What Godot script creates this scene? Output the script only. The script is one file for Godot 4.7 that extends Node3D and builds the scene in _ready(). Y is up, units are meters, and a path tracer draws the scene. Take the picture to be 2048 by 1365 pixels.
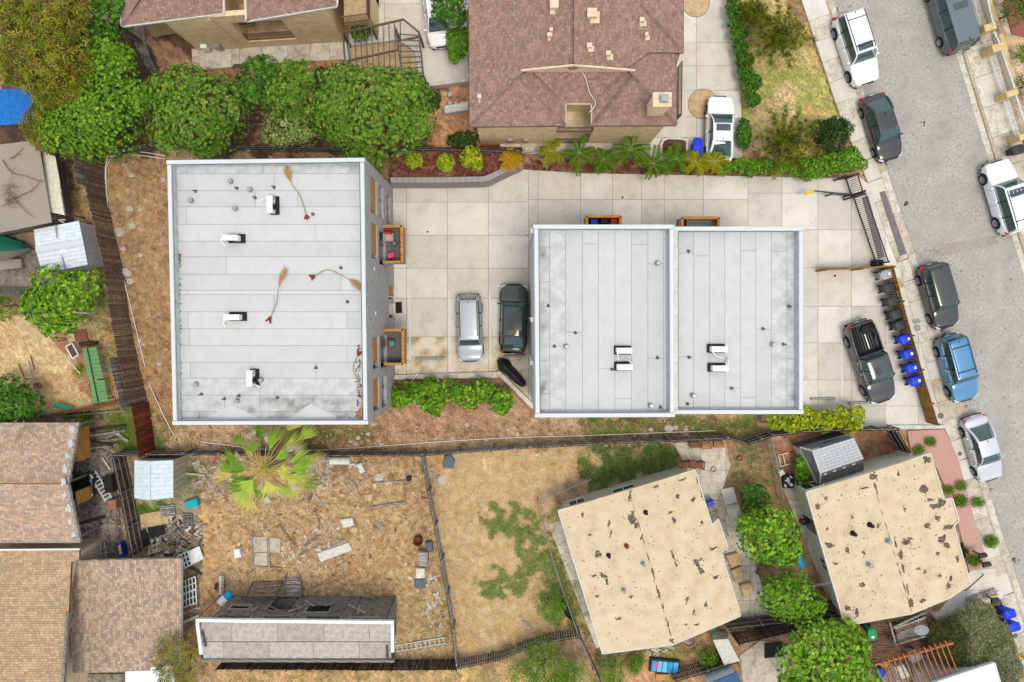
extends Node3D
# A block of houses, yards and a street seen from a camera hung 47 m above it.
# x runs east (to the right), z runs south (down), y is up, metres.
const CAM_H:=47.0
const FOCAL:=1365.0
const TILT:=0.04538
const SUNLIT:=1.14
var M:={}
var TX:={}
var names:={}
var rng:=RandomNumberGenerator.new()
var mesh_cache:={}
func _ready():
	rng.seed=20240611
	# ---- camera, sky, sun, exposure
	var cam:=Camera3D.new()
	cam.name="camera"
	cam.fov=53.13
	cam.near=0.5
	cam.far=900.0
	cam.position=Vector3(0,CAM_H,0)
	cam.rotation=Vector3(-PI/2-TILT,0,0)
	add_child(cam)
	cam.current=true
	var env:=Environment.new()
	var sky:=Sky.new()
	var sm:=ProceduralSkyMaterial.new()
	sm.sky_top_color=Color(0.90,0.93,0.97)
	sm.sky_horizon_color=Color(0.84,0.87,0.90)
	sm.sky_curve=0.25
	sm.ground_bottom_color=Color(0.35,0.34,0.32)
	sm.ground_horizon_color=Color(0.7,0.7,0.7)
	sm.sun_angle_max=1.0
	sky.sky_material=sm
	env.background_mode=Environment.BG_SKY
	env.sky=sky
	env.tonemap_mode=Environment.TONE_MAPPER_LINEAR
	env.tonemap_exposure=1.40
	env.sdfgi_enabled=true
	env.ssao_enabled=true
	env.ssil_enabled=true
	var we:=WorldEnvironment.new()
	we.name="environment"
	we.environment=env
	add_child(we)
	var sun:=DirectionalLight3D.new()
	sun.name="sun"
	sun.light_energy=0.5
	sun.light_color=Color(1.0,0.96,0.9)
	sun.light_angular_distance=20.0
	sun.shadow_enabled=true
	sun.rotation_degrees=Vector3(-74,35,0)
	add_child(sun)
	# ---- the place
	make_textures()
	make_materials()
	build_ground()
	build_street()
	build_lot()
	build_apartments()
	build_villas()
	build_cottages()
	build_outbuildings()
	build_fences()
	build_vehicles()
	build_bins()
	build_plants()
	build_yard_things()
# ------------------------------------------------------------------ survey
func ray(px:float,py:float)->Vector3:
	var dx:=(px-1024.0)/FOCAL
	var dy:=(py-682.5)/FOCAL
	return Vector3(dx,-cos(TILT)+dy*sin(TILT),sin(TILT)+dy*cos(TILT))
func P(px:float,py:float,h:=0.0)->Vector3:
	var r:=ray(px,py)
	return Vector3(0,CAM_H,0)+r*((CAM_H-h)/-r.y)
func PP(px:float,py:float,pl:Plane)->Vector3:
	var r:=ray(px,py)
	var o:=Vector3(0,CAM_H,0)
	var t:=(pl.d-pl.normal.dot(o))/pl.normal.dot(r)
	return o+r*t
func V2(p:Vector3)->Vector2:
	return Vector2(p.x,p.z)
func poly(a:Array,h:=0.0)->PackedVector2Array:
	var o:=PackedVector2Array()
	for i in range(0,a.size(),2):
		o.append(V2(P(a[i],a[i+1],h)))
	return o
func dir_angle(a:Vector3,b:Vector3)->float:
	return atan2(b.x-a.x,b.z-a.z)
# ------------------------------------------------------------------ colour
func lin(c:float)->float:
	return c/12.92 if c<=0.04045 else pow((c+0.055)/1.055,2.4)
func KL(r:float,g:float,b:float)->Color:
	return Color(lin(r/255.0)/SUNLIT,lin(g/255.0)/SUNLIT,lin(b/255.0)/SUNLIT)
func K(r:float,g:float,b:float)->Color:
	return KL(r,g,b).linear_to_srgb()
# ------------------------------------------------------------------ geometry
class Geo:
	var v:=PackedVector3Array()
	var n:=PackedVector3Array()
	var c:=PackedColorArray()
	var uv:=PackedVector2Array()
	var col:=Color(1,1,1)
	var tinted:=false
	var uvk:=0.0
	var uvo:=Vector2.ZERO
	func paint(x:Color):
		col=x
		tinted=true
	func tri(a:Vector3,b:Vector3,d:Vector3,na=null,nb=null,nd=null):
		if na==null:
			na=(b-a).cross(d-a).normalized()
			nb=na
			nd=na
		v.append(a); v.append(d); v.append(b)
		n.append(na); n.append(nd); n.append(nb)
		c.append(col); c.append(col); c.append(col)
		if uvk>0.0:
			uv.append((Vector2(a.x,a.z)-uvo)*uvk); uv.append((Vector2(d.x,d.z)-uvo)*uvk); uv.append((Vector2(b.x,b.z)-uvo)*uvk)
	func quad(a:Vector3,b:Vector3,d:Vector3,e:Vector3):
		tri(a,b,d)
		tri(a,d,e)
	func box(o:Vector3,s:Vector3,b:=Basis.IDENTITY,bev:=0.0):
		var x:=b.x*s.x/2
		var y:=b.y*s.y/2
		var z:=b.z*s.z/2
		if bev<=0.0:
			quad(o+x-y+z,o+x-y-z,o+x+y-z,o+x+y+z)
			quad(o-x-y-z,o-x-y+z,o-x+y+z,o-x+y-z)
			quad(o-x+y+z,o+x+y+z,o+x+y-z,o-x+y-z)
			quad(o-x-y-z,o+x-y-z,o+x-y+z,o-x-y+z)
			quad(o-x-y+z,o+x-y+z,o+x+y+z,o-x+y+z)
			quad(o+x-y-z,o-x-y-z,o-x+y-z,o+x+y-z)
			return
		var xi:=b.x*(s.x/2-bev)
		var yi:=b.y*(s.y/2-bev)
		var zi:=b.z*(s.z/2-bev)
		quad(o+x-yi+zi,o+x-yi-zi,o+x+yi-zi,o+x+yi+zi)
		quad(o-x-yi-zi,o-x-yi+zi,o-x+yi+zi,o-x+yi-zi)
		quad(o-xi+y+zi,o+xi+y+zi,o+xi+y-zi,o-xi+y-zi)
		quad(o-xi-y-zi,o+xi-y-zi,o+xi-y+zi,o-xi-y+zi)
		quad(o-xi-yi+z,o+xi-yi+z,o+xi+yi+z,o-xi+yi+z)
		quad(o+xi-yi-z,o-xi-yi-z,o-xi+yi-z,o+xi+yi-z)
		for sx in [-1.0,1.0]:
			for sy in [-1.0,1.0]:
				var e1:=[o+x*sx+yi*sy-zi,o+x*sx+yi*sy+zi,o+xi*sx+y*sy+zi,o+xi*sx+y*sy-zi]
				fq(e1,o)
				var e2:=[o+x*sx+zi*sy-yi,o+x*sx+zi*sy+yi,o+xi*sx+z*sy+yi,o+xi*sx+z*sy-yi]
				fq(e2,o)
				var e3:=[o+y*sx+zi*sy-xi,o+y*sx+zi*sy+xi,o+yi*sx+z*sy+xi,o+yi*sx+z*sy-xi]
				fq(e3,o)
				for sz in [-1.0,1.0]:
					ft(o+x*sx+yi*sy+zi*sz,o+xi*sx+y*sy+zi*sz,o+xi*sx+yi*sy+z*sz,o)
	func fq(q:Array,o:Vector3):
		var nn:Vector3=(q[1]-q[0]).cross(q[2]-q[0])
		if nn.dot(q[0]-o)<0:
			quad(q[3],q[2],q[1],q[0])
		else:
			quad(q[0],q[1],q[2],q[3])
	func ft(a:Vector3,b:Vector3,d:Vector3,o:Vector3):
		if (b-a).cross(d-a).dot(a-o)<0:
			tri(a,d,b)
		else:
			tri(a,b,d)
	func bar(a:Vector3,b:Vector3,w:float,t:float,up:=Vector3.UP,bev:=0.0):
		var z:=(b-a).normalized()
		var x:=up.cross(z)
		if x.length()<0.01:
			x=Vector3.RIGHT.cross(z)
		x=x.normalized()
		var y:=z.cross(x)
		box((a+b)/2,Vector3(w,t,(b-a).length()),Basis(x,y,z),bev)
	func prism(p:PackedVector2Array,y0:float,y1:float,bev:=0.0,bottom:=false):
		if Geometry2D.is_polygon_clockwise(p):
			p=p.duplicate()
			p.reverse()
		var top:=p
		if bev>0.0:
			var q:=Geometry2D.offset_polygon(p,-bev)
			if q.size()==1 and q[0].size()==p.size():
				top=q[0]
				var k:=0
				var best:=1e9
				for i in top.size():
					if top[i].distance_to(p[0])<best:
						best=top[i].distance_to(p[0])
						k=i
				var t2:=PackedVector2Array()
				for i in top.size():
					t2.append(top[(i+k)%top.size()])
				top=t2
			else:
				bev=0.0
		var yb:=y1-bev
		for i in p.size():
			var j:=(i+1)%p.size()
			var a:=Vector3(p[i].x,y0,p[i].y)
			var b:=Vector3(p[j].x,y0,p[j].y)
			var d:=Vector3(p[j].x,yb,p[j].y)
			var e:=Vector3(p[i].x,yb,p[i].y)
			quad(b,a,e,d)
			if bev>0.0:
				quad(d,e,Vector3(top[i].x,y1,top[i].y),Vector3(top[j].x,y1,top[j].y))
		var t:=Geometry2D.triangulate_polygon(top)
		for i in range(0,t.size(),3):
			up_tri(Vector3(top[t[i]].x,y1,top[t[i]].y),Vector3(top[t[i+1]].x,y1,top[t[i+1]].y),Vector3(top[t[i+2]].x,y1,top[t[i+2]].y))
			if bottom:
				var ya:=Vector3(0,y0-y1,0)
				dn_tri(Vector3(top[t[i]].x,y1,top[t[i]].y)+ya,Vector3(top[t[i+1]].x,y1,top[t[i+1]].y)+ya,Vector3(top[t[i+2]].x,y1,top[t[i+2]].y)+ya)
	func up_tri(a:Vector3,b:Vector3,d:Vector3):
		if (b-a).cross(d-a).y<0:
			tri(a,d,b)
		else:
			tri(a,b,d)
	func dn_tri(a:Vector3,b:Vector3,d:Vector3):
		if (b-a).cross(d-a).y>0:
			tri(a,d,b)
		else:
			tri(a,b,d)
	func loft(r:Array,close_ring:=false,flip:=false):
		var m:int=r.size()
		var k:int=r[0].size()
		var nn:=[]
		for i in m:
			var row:=PackedVector3Array()
			for j in k:
				var a:Vector3=r[min(i+1,m-1)][j]-r[max(i-1,0)][j]
				var j0:=(j-1+k)%k if close_ring else maxi(j-1,0)
				var j1:=(j+1)%k if close_ring else mini(j+1,k-1)
				var b:Vector3=r[i][j1]-r[i][j0]
				if b.length()<1e-5 or a.length()<1e-5:
					var i2:=1 if i==0 else (m-2 if i==m-1 else i)
					if b.length()<1e-5:
						b=r[i2][j1]-r[i2][j0]
					if a.length()<1e-5:
						a=Vector3(0,0,1)
				var x:=a.cross(b).normalized()
				row.append(-x if flip else x)
			nn.append(row)
		var kk:=k if close_ring else k-1
		for i in m-1:
			for j in kk:
				var j1:=(j+1)%k
				if flip:
					tri(r[i][j],r[i][j1],r[i+1][j1],nn[i][j],nn[i][j1],nn[i+1][j1])
					tri(r[i][j],r[i+1][j1],r[i+1][j],nn[i][j],nn[i+1][j1],nn[i+1][j])
				else:
					tri(r[i][j],r[i+1][j],r[i+1][j1],nn[i][j],nn[i+1][j],nn[i+1][j1])
					tri(r[i][j],r[i+1][j1],r[i][j1],nn[i][j],nn[i+1][j1],nn[i][j1])
	func tube(p:Array,r0:float,r1:=-1.0,sides:=6,caps:=true):
		if r1<0:
			r1=r0
		var rings:=[]
		for i in p.size():
			var d:Vector3=(p[min(i+1,p.size()-1)]-p[max(i-1,0)]).normalized()
			var x:=d.cross(Vector3(0.21,0.93,0.31)).normalized()
			var y:=d.cross(x)
			var rr:=lerpf(r0,r1,float(i)/maxf(1,p.size()-1))
			var ring:=[]
			for j in sides:
				var t:=TAU*j/sides
				ring.append(p[i]+(x*cos(t)+y*sin(t))*rr)
			rings.append(ring)
		loft(rings,true,true)
		if caps:
			for e in [0,p.size()-1]:
				var q:Array=rings[e]
				for j in range(1,sides-1):
					if e==0:
						tri(q[0],q[j+1],q[j])
					else:
						tri(q[0],q[j],q[j+1])
	func lathe(o:Vector3,prof:Array,sides:=16,b:=Basis.IDENTITY):
		var rings:=[]
		for q in prof:
			var ring:=[]
			for j in sides:
				var t:=TAU*j/sides
				ring.append(o+b*Vector3(cos(t)*q[0],q[1],sin(t)*q[0]))
			rings.append(ring)
		loft(rings,true,false)
	func mesh(shift:=Vector3.ZERO)->ArrayMesh:
		var a:=[]
		a.resize(Mesh.ARRAY_MAX)
		if shift!=Vector3.ZERO:
			for i in v.size():
				v[i]+=shift
		a[Mesh.ARRAY_VERTEX]=v
		a[Mesh.ARRAY_NORMAL]=n
		if tinted:
			a[Mesh.ARRAY_COLOR]=c
		if uvk>0.0:
			a[Mesh.ARRAY_TEX_UV]=uv
		var m:=ArrayMesh.new()
		m.add_surface_from_arrays(Mesh.PRIMITIVE_TRIANGLES,a)
		return m
# ------------------------------------------------------------------ nodes
func numbered(called:String)->String:
	if not names.has(called):
		names[called]=0
		return called
	names[called]+=1
	return "%s_%03d"%[called,names[called]]
func tag(o:Node3D,label:="",category:="",group:="",kind:=""):
	if label: o.set_meta("label",label)
	if category: o.set_meta("category",category)
	if group: o.set_meta("group",group)
	if kind: o.set_meta("kind",kind)
func thing(called:String,label:String,category:String,at:=Vector3.ZERO,turn:=0.0,group:="")->Node3D:
	var o:=Node3D.new()
	o.name=numbered(called)
	o.position=at
	o.rotation.y=turn
	tag(o,label,category,group)
	add_child(o,true)
	return o
func base_of(o:Node)->Vector3:
	var s:=Vector3.ZERO
	while o!=self and o!=null:
		s+=o.position
		o=o.get_parent()
	return s
func put(g:Geo,called:String,m:Material,parent:Node=self,kind:="")->MeshInstance3D:
	var o:=MeshInstance3D.new()
	o.name=numbered(called) if parent==self else called
	o.mesh=g.mesh()
	o.material_override=m
	if kind: o.set_meta("kind",kind)
	parent.add_child(o,true)
	return o
func putw(g:Geo,called:String,m:Material,parent:Node=self,kind:="")->MeshInstance3D:
	var o:=MeshInstance3D.new()
	o.name=numbered(called) if parent==self else called
	o.mesh=g.mesh(-base_of(parent))
	o.material_override=m
	if kind: o.set_meta("kind",kind)
	parent.add_child(o,true)
	return o
func single(g:Geo,called:String,m:Material,label:String,category:String,at:Vector3,group:="")->MeshInstance3D:
	var o:=MeshInstance3D.new()
	o.name=numbered(called)
	o.mesh=g.mesh(-at)
	o.position=at
	o.material_override=m
	tag(o,label,category,group)
	add_child(o,true)
	return o
func inst(me:Mesh,called:String,m:Material,parent:Node,xf:Transform3D)->MeshInstance3D:
	var o:=MeshInstance3D.new()
	o.name=called
	o.mesh=me
	o.material_override=m
	o.transform=xf
	parent.add_child(o,true)
	return o
func box_mesh(s:Vector3,bev:=0.0)->Mesh:
	var k:="%.3f_%.3f_%.3f_%.3f"%[s.x,s.y,s.z,bev]
	if not mesh_cache.has(k):
		var g:=Geo.new()
		g.box(Vector3.ZERO,s,Basis.IDENTITY,bev)
		mesh_cache[k]=g.mesh()
	return mesh_cache[k]
func bx(parent:Node,called:String,m:Material,at:Vector3,s:Vector3,turn:=0.0,bev:=0.0)->MeshInstance3D:
	return inst(box_mesh(s,bev),called,m,parent,Transform3D(Basis(Vector3.UP,turn),at))
func rnd(a:float,b:float)->float:
	return rng.randf_range(a,b)
func pick(a:Array):
	return a[rng.randi()%a.size()]
# ------------------------------------------------------------------ textures and materials
func layer(size:int,freq:float,oct:=4,sd:=1,kind:=FastNoiseLite.TYPE_SIMPLEX_SMOOTH,sx:=1.0)->PackedByteArray:
	var f:=FastNoiseLite.new()
	f.noise_type=kind
	f.seed=sd
	f.frequency=freq
	f.fractal_type=FastNoiseLite.FRACTAL_FBM
	f.fractal_octaves=oct
	if kind==FastNoiseLite.TYPE_CELLULAR:
		f.fractal_type=FastNoiseLite.FRACTAL_NONE
		f.cellular_return_type=FastNoiseLite.RETURN_DISTANCE2_SUB
		f.cellular_jitter=1.0
		f.domain_warp_enabled=true
		f.domain_warp_amplitude=14.0
		f.domain_warp_frequency=0.02
	if sx!=1.0:
		var im:=f.get_seamless_image(int(size/sx),size,false,false,0.15,true)
		im.resize(size,size,Image.INTERPOLATE_BILINEAR)
		im.convert(Image.FORMAT_L8)
		return im.get_data()
	var im2:=f.get_seamless_image(size,size,false,false,0.12,true)
	im2.convert(Image.FORMAT_L8)
	return im2.get_data()
func ramp(stops:Array)->PackedByteArray:
	var o:=PackedByteArray()
	for i in 256:
		var t:=i/255.0
		var k:=0
		while k<stops.size()-2 and t>stops[k+1][0]:
			k+=1
		var u:=clampf((t-stops[k][0])/maxf(0.001,stops[k+1][0]-stops[k][0]),0,1)
		var cc:Color=stops[k][1].lerp(stops[k+1][1],u)
		o.append(int(clampf(cc.r,0,1)*255)); o.append(int(clampf(cc.g,0,1)*255)); o.append(int(clampf(cc.b,0,1)*255))
	return o
func mixed(size:int,layers:Array)->PackedByteArray:
	var o:=PackedByteArray()
	o.resize(size*size)
	for i in size*size:
		var s:=127.5
		for l in layers:
			s+=(l[0][i]-127.5)*l[1]
		o[i]=int(clampf(s,0,255))
	return o
func colored(size:int,b:PackedByteArray,lut:PackedByteArray)->Image:
	var o:=PackedByteArray()
	o.resize(size*size*3)
	var k:=0
	for i in size*size:
		var t:=b[i]*3
		o[k]=lut[t]
		o[k+1]=lut[t+1]
		o[k+2]=lut[t+2]
		k+=3
	return Image.create_from_data(size,size,false,Image.FORMAT_RGB8,o)
func tex(called:String,im:Image):
	TX[called]=ImageTexture.create_from_image(im)
func grey(t0:float,v0:float,t1:float,v1:float)->PackedByteArray:
	return ramp([[0.0,Color(v0,v0,v0)],[t0,Color(v0,v0,v0)],[t1,Color(v1,v1,v1)],[1.0,Color(v1,v1,v1)]])
func bumps(called:String,size:int,b:PackedByteArray,k:float):
	var im:=Image.create_from_data(size,size,false,Image.FORMAT_L8,b)
	im.convert(Image.FORMAT_RGBA8)
	im.bump_map_to_normal_map(k)
	tex(called,im)
func make_textures():
	var s:=512
	var fine:=layer(s,0.09,3,3)
	var mid:=layer(s,0.025,4,5)
	var big:=layer(s,0.008,4,9)
	var speck:=layer(s,0.33,2,11)
	var streak:=layer(s,0.02,4,17,FastNoiseLite.TYPE_SIMPLEX_SMOOTH,10.0)
	tex("mottle",colored(s,mixed(s,[[big,0.7],[mid,0.5],[fine,0.25]]),grey(0.2,0.86,0.8,1.0)))
	tex("grain",colored(s,mixed(s,[[speck,0.8],[fine,0.5],[mid,0.3]]),grey(0.15,0.76,0.85,1.0)))
	tex("soft",colored(s,mixed(s,[[big,0.8],[mid,0.3]]),grey(0.2,0.9,0.8,1.0)))
	bumps("rough_n",s,mixed(s,[[speck,0.5],[fine,0.8]]),3.0)
	bumps("fine_n",s,mixed(s,[[speck,0.8],[fine,0.3]]),1.5)
	# soil and straw
	tex("soil",colored(s,mixed(s,[[speck,0.6],[fine,0.8],[mid,0.7]]),grey(0.1,0.62,0.9,1.0)))
	# wood grain: dark old boards and warm new boards
	tex("old_wood",colored(s,mixed(s,[[streak,1.1],[mid,0.5],[speck,0.3]]),grey(0.1,0.58,0.85,1.0)))
	tex("new_wood",colored(s,mixed(s,[[streak,0.9],[fine,0.2]]),grey(0.1,0.72,0.85,1.0)))
	# asphalt of the street: alligator cracks, patches and oil
	var s2:=1024
	var cell:=layer(s2,0.042,1,21,FastNoiseLite.TYPE_CELLULAR)
	var cell2:=layer(s2,0.010,1,23,FastNoiseLite.TYPE_CELLULAR)
	var b2:=layer(s2,0.006,4,25)
	var m2:=layer(s2,0.03,4,26)
	var f2:=layer(s2,0.22,2,27)
	var lut:=ramp([[0.0,K(84,80,76)],[0.3,K(144,140,134)],[0.5,K(168,163,156)],[0.75,K(181,176,169)],[1.0,K(196,191,184)]])
	var ob:=PackedByteArray()
	ob.resize(s2*s2)
	for i in s2*s2:
		var t:=127.5+(b2[i]-127.5)*0.3+(m2[i]-127.5)*0.12+(f2[i]-127.5)*0.5
		var worn:=clampf((b2[i]-105.0)/50.0,0.0,1.0)
		if cell[i]<28:
			t-=(28-cell[i])*2.8*(0.15+0.85*worn)*(0.5+m2[i]/255.0)
		if cell2[i]<3 and m2[i]>120:
			t-=(3-cell2[i])*14.0
		ob[i]=int(clampf(t,0,255))
	tex("asphalt",colored(s2,ob,lut))
	# concrete: faint clouds, stains and hair cracks
	for i in s2*s2:
		var t:=150.0+(b2[i]-127.5)*0.4+(m2[i]-127.5)*0.16+(f2[i]-127.5)*0.22
		if m2[i]<60 and b2[i]<130:
			t-=(60-m2[i])*1.4
		if cell2[i]<3 and b2[i]>150:
			t-=50
		ob[i]=int(clampf(t,0,255))
	tex("concrete",colored(s2,ob,ramp([[0.0,K(140,134,122)],[0.3,K(190,184,172)],[0.55,K(212,207,196)],[0.8,K(221,217,207)],[1.0,K(230,227,219)]])))
	for i in s2*s2:
		ob[i]=int(clampf(140.0+(b2[i]-127.5)*1.1+(m2[i]-127.5)*0.22+(f2[i]-127.5)*0.16,0,255))
	tex("concrete_brown",colored(s2,ob,ramp([[0.0,K(132,112,88)],[0.25,K(176,152,122)],[0.5,K(202,184,156)],[0.7,K(211,201,182)],[1.0,K(220,212,198)]])))
	tex("path",colored(s,mixed(s,[[big,0.6],[mid,0.6],[fine,0.3],[speck,0.2]]),ramp([[0.0,K(150,140,124)],[0.35,K(192,184,168)],[0.65,K(208,201,186)],[1.0,K(220,214,202)]])))
	tex("dark_path",colored(s,mixed(s,[[big,0.7],[mid,0.7],[fine,0.4],[speck,0.3]]),ramp([[0.0,K(70,64,58)],[0.4,K(120,112,102)],[0.7,K(150,142,130)],[1.0,K(175,168,155)]])))
	# flat roof felt: grey mineral with ponding dirt
	tex("felt",colored(s,mixed(s,[[big,0.55],[mid,0.3],[speck,0.4]]),ramp([[0.0,K(192,192,190)],[0.35,K(202,203,202)],[0.6,K(205,206,205)],[1.0,K(212,213,212)]])))
	# gravelled roof of the cottages
	for i in s2*s2:
		var t:=150.0+(f2[i]-127.5)*0.75+(b2[i]-127.5)*0.3+(m2[i]-127.5)*0.14
		if f2[i]<70 and m2[i]>150:
			t-=90
		ob[i]=int(clampf(t,0,255))
	tex("gravel",colored(s2,ob,ramp([[0.0,K(88,76,62)],[0.2,K(150,130,104)],[0.4,K(206,184,150)],[0.6,K(222,203,170)],[0.8,K(232,216,187)],[1.0,K(242,231,210)]])))
	tex("pink_gravel",colored(s,mixed(s,[[speck,1.0],[fine,0.5],[mid,0.2]]),ramp([[0.0,K(120,82,74)],[0.4,K(186,142,130)],[0.7,K(208,168,156)],[1.0,K(226,196,184)]])))
	tex("tar",colored(s,mixed(s,[[speck,0.9],[fine,0.7],[mid,0.5]]),ramp([[0.0,K(40,37,34)],[0.45,K(70,64,57)],[0.65,K(112,100,83)],[0.82,K(188,168,136)],[1.0,K(222,203,170)]])))
	# chipboard
	var chip:=layer(s,0.05,2,31,FastNoiseLite.TYPE_CELLULAR)
	tex("chipboard",colored(s,mixed(s,[[chip,0.7],[fine,0.6],[speck,0.5],[big,0.3]]),ramp([[0.0,K(122,115,110)],[0.2,K(168,161,155)],[0.5,K(188,182,175)],[1.0,K(214,209,202)]])))
	tex("chipboard_dark",colored(s,mixed(s,[[chip,0.7],[fine,0.6],[speck,0.5],[big,0.4]]),ramp([[0.0,K(74,71,68)],[0.2,K(114,109,103)],[0.5,K(146,140,132)],[1.0,K(180,172,162)]])))
	tex("stucco",colored(s,mixed(s,[[big,0.5],[mid,0.4],[speck,0.35]]),grey(0.15,0.82,0.85,1.0)))
	tex("rust",colored(s,mixed(s,[[mid,0.9],[fine,0.6],[speck,0.4]]),ramp([[0.0,K(58,34,24)],[0.4,K(112,62,40)],[0.7,K(146,88,60)],[1.0,K(166,122,96)]])))
	# bark of a palm: rings
	tex("bark",colored(s,mixed(s,[[streak,0.9],[fine,0.6],[mid,0.4]]),ramp([[0.0,K(66,58,52)],[0.5,K(138,128,118)],[1.0,K(186,178,168)]])))
func mat(called:String,c:Color,rough:=0.85,t:="",metres:=2.0,nrm:="",nk:=0.5)->StandardMaterial3D:
	var m:=StandardMaterial3D.new()
	m.albedo_color=c
	m.roughness=rough
	m.metallic_specular=0.35
	m.cull_mode=BaseMaterial3D.CULL_DISABLED
	if t:
		m.albedo_texture=TX[t]
		m.uv1_triplanar=true
		m.uv1_world_triplanar=true
		m.uv1_scale=Vector3.ONE/metres
	if nrm:
		m.normal_enabled=true
		m.normal_texture=TX[nrm]
		m.normal_scale=nk
		if not t:
			m.uv1_triplanar=true
			m.uv1_world_triplanar=true
			m.uv1_scale=Vector3.ONE/metres
	M[called]=m
	return m
func tinted(called:String,rough:=0.8,t:="",metres:=2.0,back:=0.0)->StandardMaterial3D:
	var m:=mat(called,Color.WHITE,rough,t,metres)
	m.vertex_color_use_as_albedo=true
	if back>0.0:
		m.backlight_enabled=true
		m.backlight=Color(back,back,back)
	return m
func paint_mat(called:String,c:Color,metal:=0.0)->StandardMaterial3D:
	var m:=mat(called,c,0.35)
	m.metallic=metal
	m.metallic_specular=0.5
	m.clearcoat_enabled=true
	m.clearcoat=1.0
	m.clearcoat_roughness=0.06
	return m
func make_materials():
	mat("asphalt",Color.WHITE,0.95,"asphalt",13.0,"rough_n",0.4)
	mat("asphalt_patch",Color(0.97,0.96,0.955),0.95,"asphalt",29.0,"rough_n",0.4)
	mat("trench_patch",K(184,179,173),0.95,"grain",1.5,"rough_n",0.4)
	mat("concrete",Color.WHITE,0.9,"concrete",11.0,"fine_n",0.3)
	mat("concrete_b",Color(0.96,0.95,0.935),0.9,"concrete",7.7,"fine_n",0.3)
	mat("concrete_c",Color(0.93,0.93,0.925),0.9,"concrete",13.3,"fine_n",0.3)
	mat("concrete_brown",Color.WHITE,0.9,"concrete_brown",8.5,"fine_n",0.3)
	mat("path",Color.WHITE,0.92,"path",3.1,"fine_n",0.3)
	mat("path_b",Color(0.93,0.92,0.9),0.92,"path",4.7,"fine_n",0.3)
	mat("dark_path",Color.WHITE,0.92,"dark_path",3.7,"rough_n",0.3)
	mat("kerb",Color(0.93,0.91,0.88),0.9,"path",2.3,"fine_n",0.3)
	mat("kerb_red",Color(0.9,0.83,0.78),0.9,"path",1.7,"fine_n",0.3)
	mat("tan_slab",Color(0.95,0.86,0.72),0.92,"path",2.9,"fine_n",0.3)
	mat("terracotta",K(178,120,105),0.9,"mottle",1.7)
	mat("brick_red",K(165,98,84),0.9,"grain",1.1)
	mat("white_line",K(246,246,242),0.8,"grain",0.9)
	mat("joint",K(84,78,70),0.95)
	tinted("soil",0.97,"soil",2.7)
	tinted("blades",0.85,"",1.0,0.25)
	tinted("leaves",0.55,"",1.0,0.35)
	tinted("shingle",0.93,"grain",0.7)
	tinted("stone",0.92,"mottle",0.8)
	tinted("any",0.8,"soft",1.3)
	tinted("felt_tint",0.88,"soft",3.1)
	mat("felt",Color(0.94,0.94,0.94),0.88,"felt",4.3,"fine_n",0.25)
	mat("felt_b",Color(0.925,0.925,0.93),0.88,"felt",6.1,"fine_n",0.25)
	mat("felt_c",Color(0.91,0.912,0.915),0.88,"felt",5.1,"fine_n",0.25)
	mat("felt_under",K(106,104,102),0.95)
	mat("coping",K(198,204,206),0.55)
	mat("coping_inner",K(196,202,203),0.7,"mottle",2.0)
	mat("grey_stucco",K(184,182,181),0.9,"stucco",2.6,"rough_n",0.3)
	mat("white_stucco",K(222,220,214),0.9,"stucco",2.6,"rough_n",0.3)
	mat("beige_stucco",K(244,216,170),0.9,"stucco",3.1,"rough_n",0.3)
	mat("beige_trim",K(236,214,184),0.85,"stucco",2.1)
	mat("pale_stucco",K(222,222,200),0.9,"stucco",2.3,"rough_n",0.3)
	mat("yellow_stucco",K(230,202,140),0.9,"stucco",1.9,"rough_n",0.3)
	mat("honey_wood",K(214,148,74),0.6,"new_wood",1.3)
	mat("honey_wood_b",K(200,134,62),0.6,"new_wood",1.1)
	mat("fence_new",K(176,128,66),0.7,"new_wood",1.2)
	mat("fence_new_b",K(160,112,56),0.7,"new_wood",1.5)
	mat("redwood",K(150,92,66),0.75,"new_wood",1.2)
	mat("deck_wood",K(138,102,84),0.8,"old_wood",1.3)
	mat("pergola_wood",K(192,118,76),0.7,"new_wood",1.2)
	for i in 5:
		mat("old_wood%d"%i,[K(156,132,114),K(140,117,101),K(170,146,126),K(130,110,96),K(178,150,126)][i],0.92,"old_wood",0.9+i*0.17)
		mat("grey_wood%d"%i,[K(168,162,155),K(152,146,139),K(184,178,169),K(138,132,125),K(196,188,178)][i],0.92,"old_wood",0.9+i*0.17)
		mat("black_wood%d"%i,[K(88,78,71),K(74,65,59),K(102,90,81),K(62,55,50),K(112,101,92)][i],0.92,"old_wood",0.9+i*0.17)
	mat("red_paint",K(160,66,54),0.75,"old_wood",1.0)
	mat("red_paint_b",K(120,44,38),0.75,"old_wood",1.2)
	mat("white_wood",K(224,222,214),0.7,"mottle",1.2)
	mat("white_paint",K(238,240,240),0.5,"soft",1.2)
	mat("white_metal",K(236,240,242),0.4)
	mat("unit_white",K(240,241,240),0.45,"soft",0.7)
	mat("vent_metal",K(168,174,174),0.4,"mottle",0.5)
	M.vent_metal.metallic=0.4
	mat("galvanised",K(196,206,212),0.45,"mottle",1.4)
	M.galvanised.metallic=0.3
	mat("shed_white",K(222,228,236),0.45,"soft",1.7)
	mat("shed_aqua",K(204,220,224),0.45,"soft",1.7)
	mat("shed_beige",K(190,178,160),0.6,"soft",1.7)
	mat("shed_grey",K(190,196,200),0.6,"soft",1.1)
	mat("shed_dark",K(112,114,117),0.6,"mottle",1.1)
	mat("shed_pale",K(206,204,192),0.7,"soft",1.1)
	mat("asbestos",K(178,168,150),0.92,"grain",1.3)
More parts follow.
